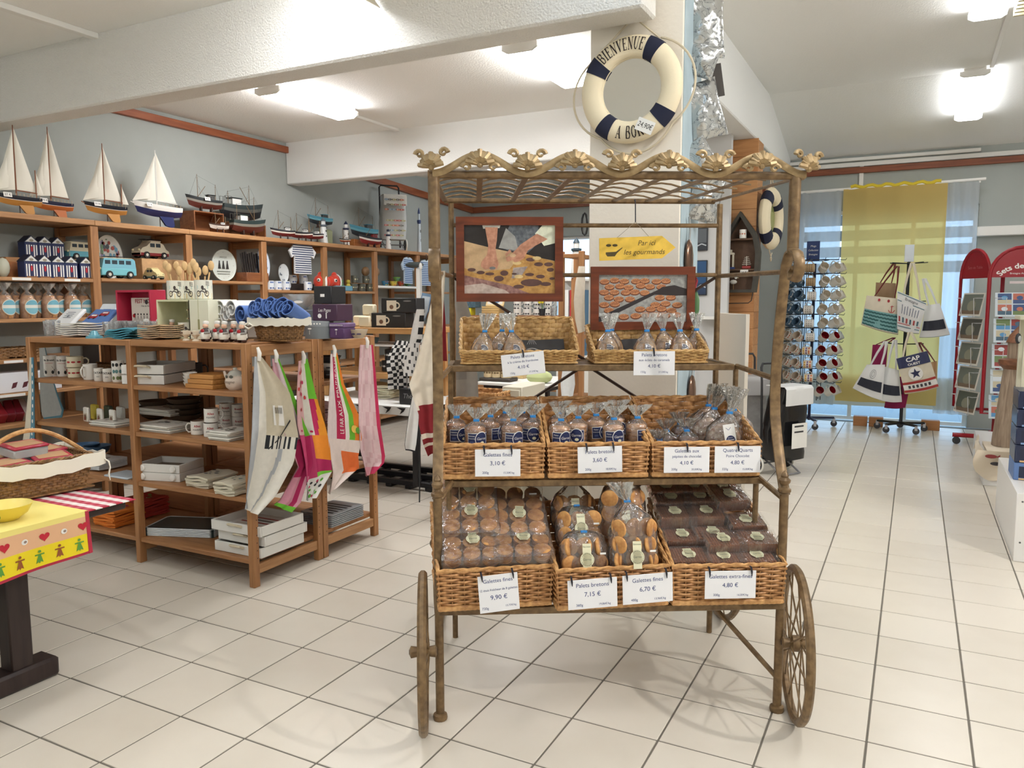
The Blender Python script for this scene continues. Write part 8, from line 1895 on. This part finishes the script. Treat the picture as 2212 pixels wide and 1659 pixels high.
def p_mugbox(p, f, w_, h):
    rect(p, -w_*.47, w_*.47, h*.06, h*.94, f, C(44, 42, 40, .15), 1)
    x = -w_*.2; rect(p, x-w_*.14, x+w_*.14, h*.14, h*.84, f, C(222, 210, 186), 2); line(p, [(x+w_*.14+w_*.09*sin(a*pi/6), h*(.5+.2*cos(a*pi/6))) for a in range(7)], w_*.035, f, C(222, 210, 186), 2); disc(p, x, h*.4, w_*.06, h*.15, f, C(110, 80, 60), 3, 10); disc(p, w_*.25, h*.8, w_*.12, h*.05, f, C(120, 116, 110), 2, 12)
for i, (px, z) in enumerate(((845, 1.346), (868, 1.472))): rbox(Mx((rx_(px, 5.5), 5.52, z)), (.36, .13, .125), C(36, 34, 34), 'mug_box', ['black window box with a cream mug on the pine rack', 'black window box with a cream mug stacked on the other'][i], 'carton', prt=p_mugbox)
mug(Mx((rx_(816), 5.5, 1.346)), 'cream tumbler with fine lettering on the pine rack', None, .045, .12, C(206, 190, 164, .4), None, p_patch(C(120, 90, 60)), None, name='tumbler_mug')
for i, (px, z, y) in enumerate(((790, 1.346, 5.46), (799, 1.446, 5.52), (778, 1.346, 5.62))): rbox(Mx((rx_(px, y), y, z), .1), (.12, .06, .098), C(222, 210, 178), 'ceramic_tile', ['cream ceramic block at the edge of the pine rack', 'cream ceramic block stacked on the first', 'cream ceramic block with butter dish shape behind'][i], 'tile', None, .012)
solo(MB(C(200, 130, 170)).ball((0, 0, .04), .05, 10, (1, .6, .7)), 'plush_toy', 'small pink plush on the pine rack', 'toy', Mx((rx_(828, 5.7), 5.7, 1.346)))
for i, px in enumerate((800, 822)): bowl(Mx((rx_(px, 5.7), 5.6, 1.201)), .05, .05, C(120, 150, 160, .3), 'small blue-grey bowl on the white inner shelf of the pine rack', 'blue-grey bowls')
for i, px in enumerate((835, 842)): mug(Mx((rx_(px, 5.55), 5.55+.0, .961+.1*i)), 'black and white floral mug stacked in the pine rack', 'floral mugs', .05, .095, C(36, 36, 38, .3), None, p_patch(C(200, 200, 196)), 0)
linen(Mx((rx_(812, 5.5), 5.6, .729)), .3, .26, 9, C(222, 218, 190, .85), 'pile of cream table linen on the leaf print cloth')
def zig(u, v): return FB(30, 30, 32) if (int(v*14)+int(abs(u-.5)*8)) % 2 else FB(226, 224, 220)
cloth('beach_bag_display', 'black and white chevron fabric bags heaped on the low table', 'fabric bag', [(855, 735, 885, 738), (845, 775, 892, 770), (850, 810, 895, 800), (842, 840, 890, 845)], (lambda px, py: at(px, py, y=5.30), V((0, -1, 0))), zig, .03, 2, bulge=.05)
cloth('striped_scarf', 'black and white striped cloth hanging above the chevron bags', 'scarf', [(900, 668, 916, 668), (893, 700, 915, 700), (888, 730, 912, 730), (885, 745, 905, 748)], (lambda px, py: at(px, py, y=5.2), V((0, -1, 0))), lambda u, v: FB(30, 30, 32) if int(v*7) % 2 and u > .5 else FB(226, 224, 220), .01, 1)
cloth('striped_scarf', 'white cloth with black leaf print over the chevron bags', 'scarf', [(880, 742, 905, 742), (872, 780, 905, 785), (875, 812, 900, 815)], (lambda px, py: at(px, py, y=5.18), V((0, -1, 0))), lambda u, v: FB(60, 60, 62) if (int(u*9)+int(v*9)*3) % 5 == 0 else FB(226, 224, 220), .02, 1)
rbox(Mx((rx_(880, 5.25), 5.28, .729)), (.16, .1, .13), C(36, 36, 38), 'black_box', 'small black printed box at the front of the low table', 'box', prt=lambda p, f, w_, h: write(p, 'Thé', 0, h*.4, h*.3, f, C(150, 150, 150), .2))
# end post, pot holder and bird at the end of the shelving
t = thing('display_post', 'white post with a carved dark bird at the end of the shelving', 'post', Mx((-5.15, at(905, 600, x=-5.15).y, 0))); MB(WHITE).rb(-.025, .025, -.025, .025, 0, 1.95, .003).obj('post', t)
MB(C(76, 84, 84)).ball((-.04, -.03, 1.99), .07, 12, (1.9, .7, .5)).obj('bird', t); MB(WHITE).ball((.06, -.05, 1.97), .03, 10, (.7, .7, 1.4)).obj('bird_breast', t); MB(C(120, 120, 120)).lathe([(.14, 0), (.14, .012), (.03, .02)], 16).obj('foot', t)
cloth('oven_glove', 'pale blue oven glove hanging at the end of the shelving', 'oven glove', [(912, 632, 932, 636), (905, 670, 926, 672), (903, 690, 916, 694)], (lambda px, py: at(px, py, y=5.6), V((0, -1, 0))), lambda u, v: FB(120, 150, 180) if u < .12 or u > .88 or v < .08 or v > .92 else FB(206, 218, 228), .01, 1)
# ================= shelving glimpsed through the cart =================
YK = 7.2
def kx(px, y=YK): return at(px, 700, y=y).x
t = thing('pine_shelf_unit', 'pine shelf unit of crockery seen through the cart', 'shelving', (0, 0, 0))
XK0, XK1 = kx(1010), kx(1255)
for x in (XK0, (XK0+XK1)/2, XK1-.05):
    for y in (YK, YK+.4): MB(PINEZ).rb(x, x+.05, y, y+.05, 0, 1.42, .003).obj('upright', t)
KL = (1.42, 1.0, .68, .35, .1)
for z in KL: MB(PINEX).rb(XK0, XK1, YK+(.0 if z > 1.4 else .01), YK+.45, z-.03, z, .003).obj('shelf_board', t)
def onk(px, z, y=None, rz=0): return Mx((kx(px, y or YK+.1), y or YK+.1, z), rz)
for i, px in enumerate((1118, 1140, 1162, 1184)):
    for q in range(2): mug(onk(px, 1.421+.095*q, YK+.1+.0*q), 'white mug with small black print stacked behind the cart', 'white printed mugs behind the cart', .042, .092, CHINA, None, p_patch(C(70, 70, 74), C(70, 70, 74)), 0)
for i in range(4): solo(MB(C(206, 170, 110)).rb(-.1, .1, -.07, .07, 0, .022, .002), 'cork_trivet', 'flat light wooden trivet in the pile behind the cart', 'trivet', onk(1065, 1.421+.024*i, YK+.1, .05*i), 'wooden trivets in a pile')
t = thing('recipe_tin', 'cream tile with blue and red print leaning behind the cart', 'tile', onk(1068, 1.519, YK+.12) @ Matrix.Rotation(radians(-25), 4, 'X')); MB(C(222, 196, 140)).rb(-.11, .11, 0, .012, 0, .15, .003).obj('frame', t); p = MB(C(226, 222, 210)); p.bx(-.09, .09, -.001, .0, .02, .13); f = facey(-.0012, .0006); rect(p, -.07, .07, .10, .12, f, RED, 1); disc(p, 0, .06, .06, .03, f, C(90, 130, 170), 1, 12); p.obj('picture', t)
solo(MB(mat((80, 104, 116), .4, var=.4, scale=30)).rb(-.1, .1, -.06, .06, 0, .17, .004), 'fish_tin', 'dark blue fish pattern tin behind the cart', 'tin', onk(1016, 1.50, YK+.1)); solo(MB(C(222, 210, 40)).rb(-.06, .06, -.05, .05, 0, .078, .003), 'yellow_box', 'bright yellow carton under the fish pattern tin', 'carton', onk(1012, 1.421, YK+.1))
t = thing('flower_pot', 'small dark pot with a yellow flower behind the cart', 'plant', onk(1172, 1.421, YK-.03+.1)); MB(C(40, 40, 44)).lathe([(.03, 0), (.04, .07)], 12).obj('pot', t); MB(C(90, 140, 60)).tube([(0, 0, .06), (-.01, 0, .15)], .004, 5).obj('stem', t)
for a in range(6): MB(C(232, 212, 60)).ball((-.01+.03*cos(a*1.05), -.02, .165+.03*sin(a*1.05)), .018, 8, (1, .4, 1)).obj('petal', t)
for i, px in enumerate((1196, 1214, 1228)): tt = tumbler(onk(px, 1.421, YK+.02))
# wall-side white shelf with lighthouse, striped prints
t = thing('white_shelf', 'white shelf with blue and red striped boards beside the pillar', 'shelf', onk(1232, 1.05, 6.6)); MB(WHITE).rb(-.14, .14, 0, .2, 0, .02, .002).obj('board', t); MB(WHITE).rb(-.14, .14, .18, .2, .02, .72, .002).obj('back', t); MB(WHITE).rb(-.14, .14, 0, .2, .70, .72, .002).obj('board', t); MB(WHITE).rb(-.14, .14, 0, .2, -1.05, 0, .002).obj('base', t)
for q, c_ in enumerate((C(60, 90, 120), C(226, 226, 222), C(180, 40, 46), C(226, 226, 222), C(70, 110, 140))): MB(c_).rb(-.12+.05*q, -.085+.05*q, .03, .16, .02, .62, .002).obj('striped_board', t)
lighthouse(onk(1244, 1.772, 6.3), .34, .05, C(222, 222, 216), C(50, 66, 76), 'white model lighthouse with dark conical roof before the far window', None)
solo(MB(PINEZ).rb(-.035, .035, -.03, .03, 0, 1.77, .003), 'wooden_post', 'slim pine post carrying the conical lighthouse', 'post', onk(1244, 0, 6.3))
cloth('canvas_bag', 'beige canvas bag hanging beside the pillar', 'bag', [(1250, 575, 1264, 575), (1246, 610, 1266, 610), (1244, 650, 1266, 650), (1246, 690, 1266, 690), (1250, 720, 1264, 715)], (lambda px, py: at(px, py, y=5.57), V((0, -1, 0))), lambda u, v: FB(206, 196, 180), .012, 1, bulge=.03)
o = MB(BLACK).tube([CM @ (cl(1263, 484, .72)+V((.012*cos(a*.524), 0, .048*sin(a*.524)))) for a in range(12)], .005, 5, closed=True); tag(o.obj('carabiner'), 'long black metal loop hanging at the pillar edge', 'hook')
# table seen between the upper shelves
t = thing('crockery_table', 'small table with white cloth and cream shell cups behind the cart', 'table', (0, 0, 0)); xa, xb = at(1048, 850, y=5.9).x, at(1200, 850, y=5.9).x
MB(WHITE).rb(xa, xb, 5.75, 6.5, .86, .885, .004).obj('cloth_top', t); MB(DW).rb(xa+.04, xb-.04, 5.8, 6.45, .82, .858, .003).obj('tabletop', t)
for x in (xa+.06, xb-.1): MB(DW).rb(x, x+.05, 5.85, 5.9, 0, .82, .003).obj('leg', t); MB(DW).rb(x, x+.05, 6.35, 6.4, 0, .82, .003).obj('leg', t)
rk = solo(MB(C(60, 52, 44)).rb(-.15, .15, -.08, .08, 0, .03, .006), 'cup_rack', 'dark wire rack under the cream shell cups', 'rack', Mx((at(1077, 850, y=5.9).x, 5.9, .886)))
for i, px in enumerate((1060, 1077, 1097, 1068, 1088)): mug(Mx((at(px, 840, y=5.9).x, 5.87+.07*(i > 2), .917+.0*(i > 2))), 'cream shell-shaped cup with brown lines in the dark rack', 'cream shell cups', .045, .085, C(206, 186, 148, .4), C(40, 38, 36), p_patch(C(110, 90, 60)), 0)
t = thing('cutlery_caddy', 'wooden caddy of striped cutlery on the crockery table', 'caddy', Mx((at(1090, 830, y=6.2).x, 6.2, .886))); MB(C(196, 170, 120)).rb(-.17, .22, -.06, .06, 0, .11, .004).obj('box', t); rr = random.Random(9)
for i in range(16): MB(rr.choice([C(226, 222, 212), C(50, 46, 42), C(200, 190, 170)])).tube([(-.15+.02*i, 0, .1), (-.17+.022*i+rr.uniform(-.02, .02), -.02, .22+rr.uniform(-.02, .02))], .007, 5).obj('cutlery_handle', t)
solo(MB(mat((196, 206, 150), .9)).ball((0, 0, .05), .1, 12, (1.2, .8, .6)), 'green_cloth', 'pale green crumpled cloth on the crockery table', 'cloth', Mx((at(1165, 845, y=5.9).x, 5.9, .886)))
t = thing('pine_ladder_shelf', 'narrow pine shelf frame beside the pillar seen through the cart', 'shelving', (0, 0, 0)); x0, x1 = at(1205, 830, y=5.6).x, at(1258, 830, y=5.6).x
for x in (x0, x1-.04):
    for y in (5.6, 5.9): MB(PINEZ).rb(x, x+.04, y, y+.04, 0, 1.95, .003).obj('upright', t)
for z in (1.93, 1.30, 1.05, .82, .5): MB(PINEX).rb(x0+.04, x1-.04, 5.6, 5.94, z-.03, z, .003).obj('shelf_board', t)
cloth('white_cloth', 'white towel draped over the narrow pine shelf', 'towel', [(1215, 800, 1240, 800), (1212, 830, 1242, 830), (1216, 865, 1236, 865), (1216, 880, 1230, 880)], (lambda px, py: at(px, py, y=5.55), V((0, -1, 0))), lambda u, v: FB(226, 228, 230), .015, 1)
# blue-white patterned panels at the far window, wall pictures right of the pillar
def picture(px0, px1, py0, py1, y, c1, c2, label):
    a, b = at(px0, py1, y=y), at(px1, py0, y=y); w_, h = b.x-a.x, b.z-a.z
    t = thing('sea_picture', label, 'picture', Mx((a.x, y, a.z))); MB(C(36, 38, 44)).rb(0, w_, -.02, 0, 0, h, .003).obj('canvas', t); p = MB(); f = facey(-.0202, .0008); rect(p, .01, w_-.01, h*.35, h-.01, f, c1, 1); rect(p, .01, w_-.01, .01, h*.35, f, c2, 1); line(p, [(w_*.1, h*.2), (w_*.5, h*.3), (w_*.9, h*.22)], .012, f, C(190, 196, 200), 2); p.obj('picture', t)
# display wall carrying the pictures
a = at(1500, 500, y=8.2); b_ = at(1572, 500, y=8.2)
struct(MB(mat((206, 206, 204), .7)).bx(a.x-.5, b_.x+.01, 8.22, 8.30, 0, 3.25), 'wall_partition', 'pale partition wall with sea pictures beside the plank post')
picture(1504, 1530, 492, 542, 8.21, C(90, 96, 100), C(40, 46, 54), 'narrow grey stormy sea picture on the partition'); picture(1503, 1529, 562, 638, 8.21, C(30, 76, 120), C(40, 60, 90), 'narrow blue sea picture below the grey one')
a = at(1502, 700, y=8.0); solo(MB(WHITE).rb(0, .35, 0, .2, 0, .03, .003), 'wall_ledge', 'white ledge on the partition below the sea pictures', 'ledge', Mx((a.x, 8.0, at(1502, 690, y=8.0).z)))
c = CM @ cl(1500, 640, .74); t = thing('leaf_ornament', 'green leaf ornament with red stem beside the tart picture', 'ornament', Mx(c)); MB(C(90, 130, 84)).ball((0, 0, -.04), .06, 10, (.42, .15, 1.2)).obj('leaf', t); MB(C(170, 50, 60)).tube([(0, 0, .03), (.01, 0, .07), (-.005, 0, .10)], .006, 6).obj('stem', t); MB(C(150, 150, 150)).tube([(-.005, 0, .10), (-.005, 0, .13)], .0015, 4).obj('string', t)
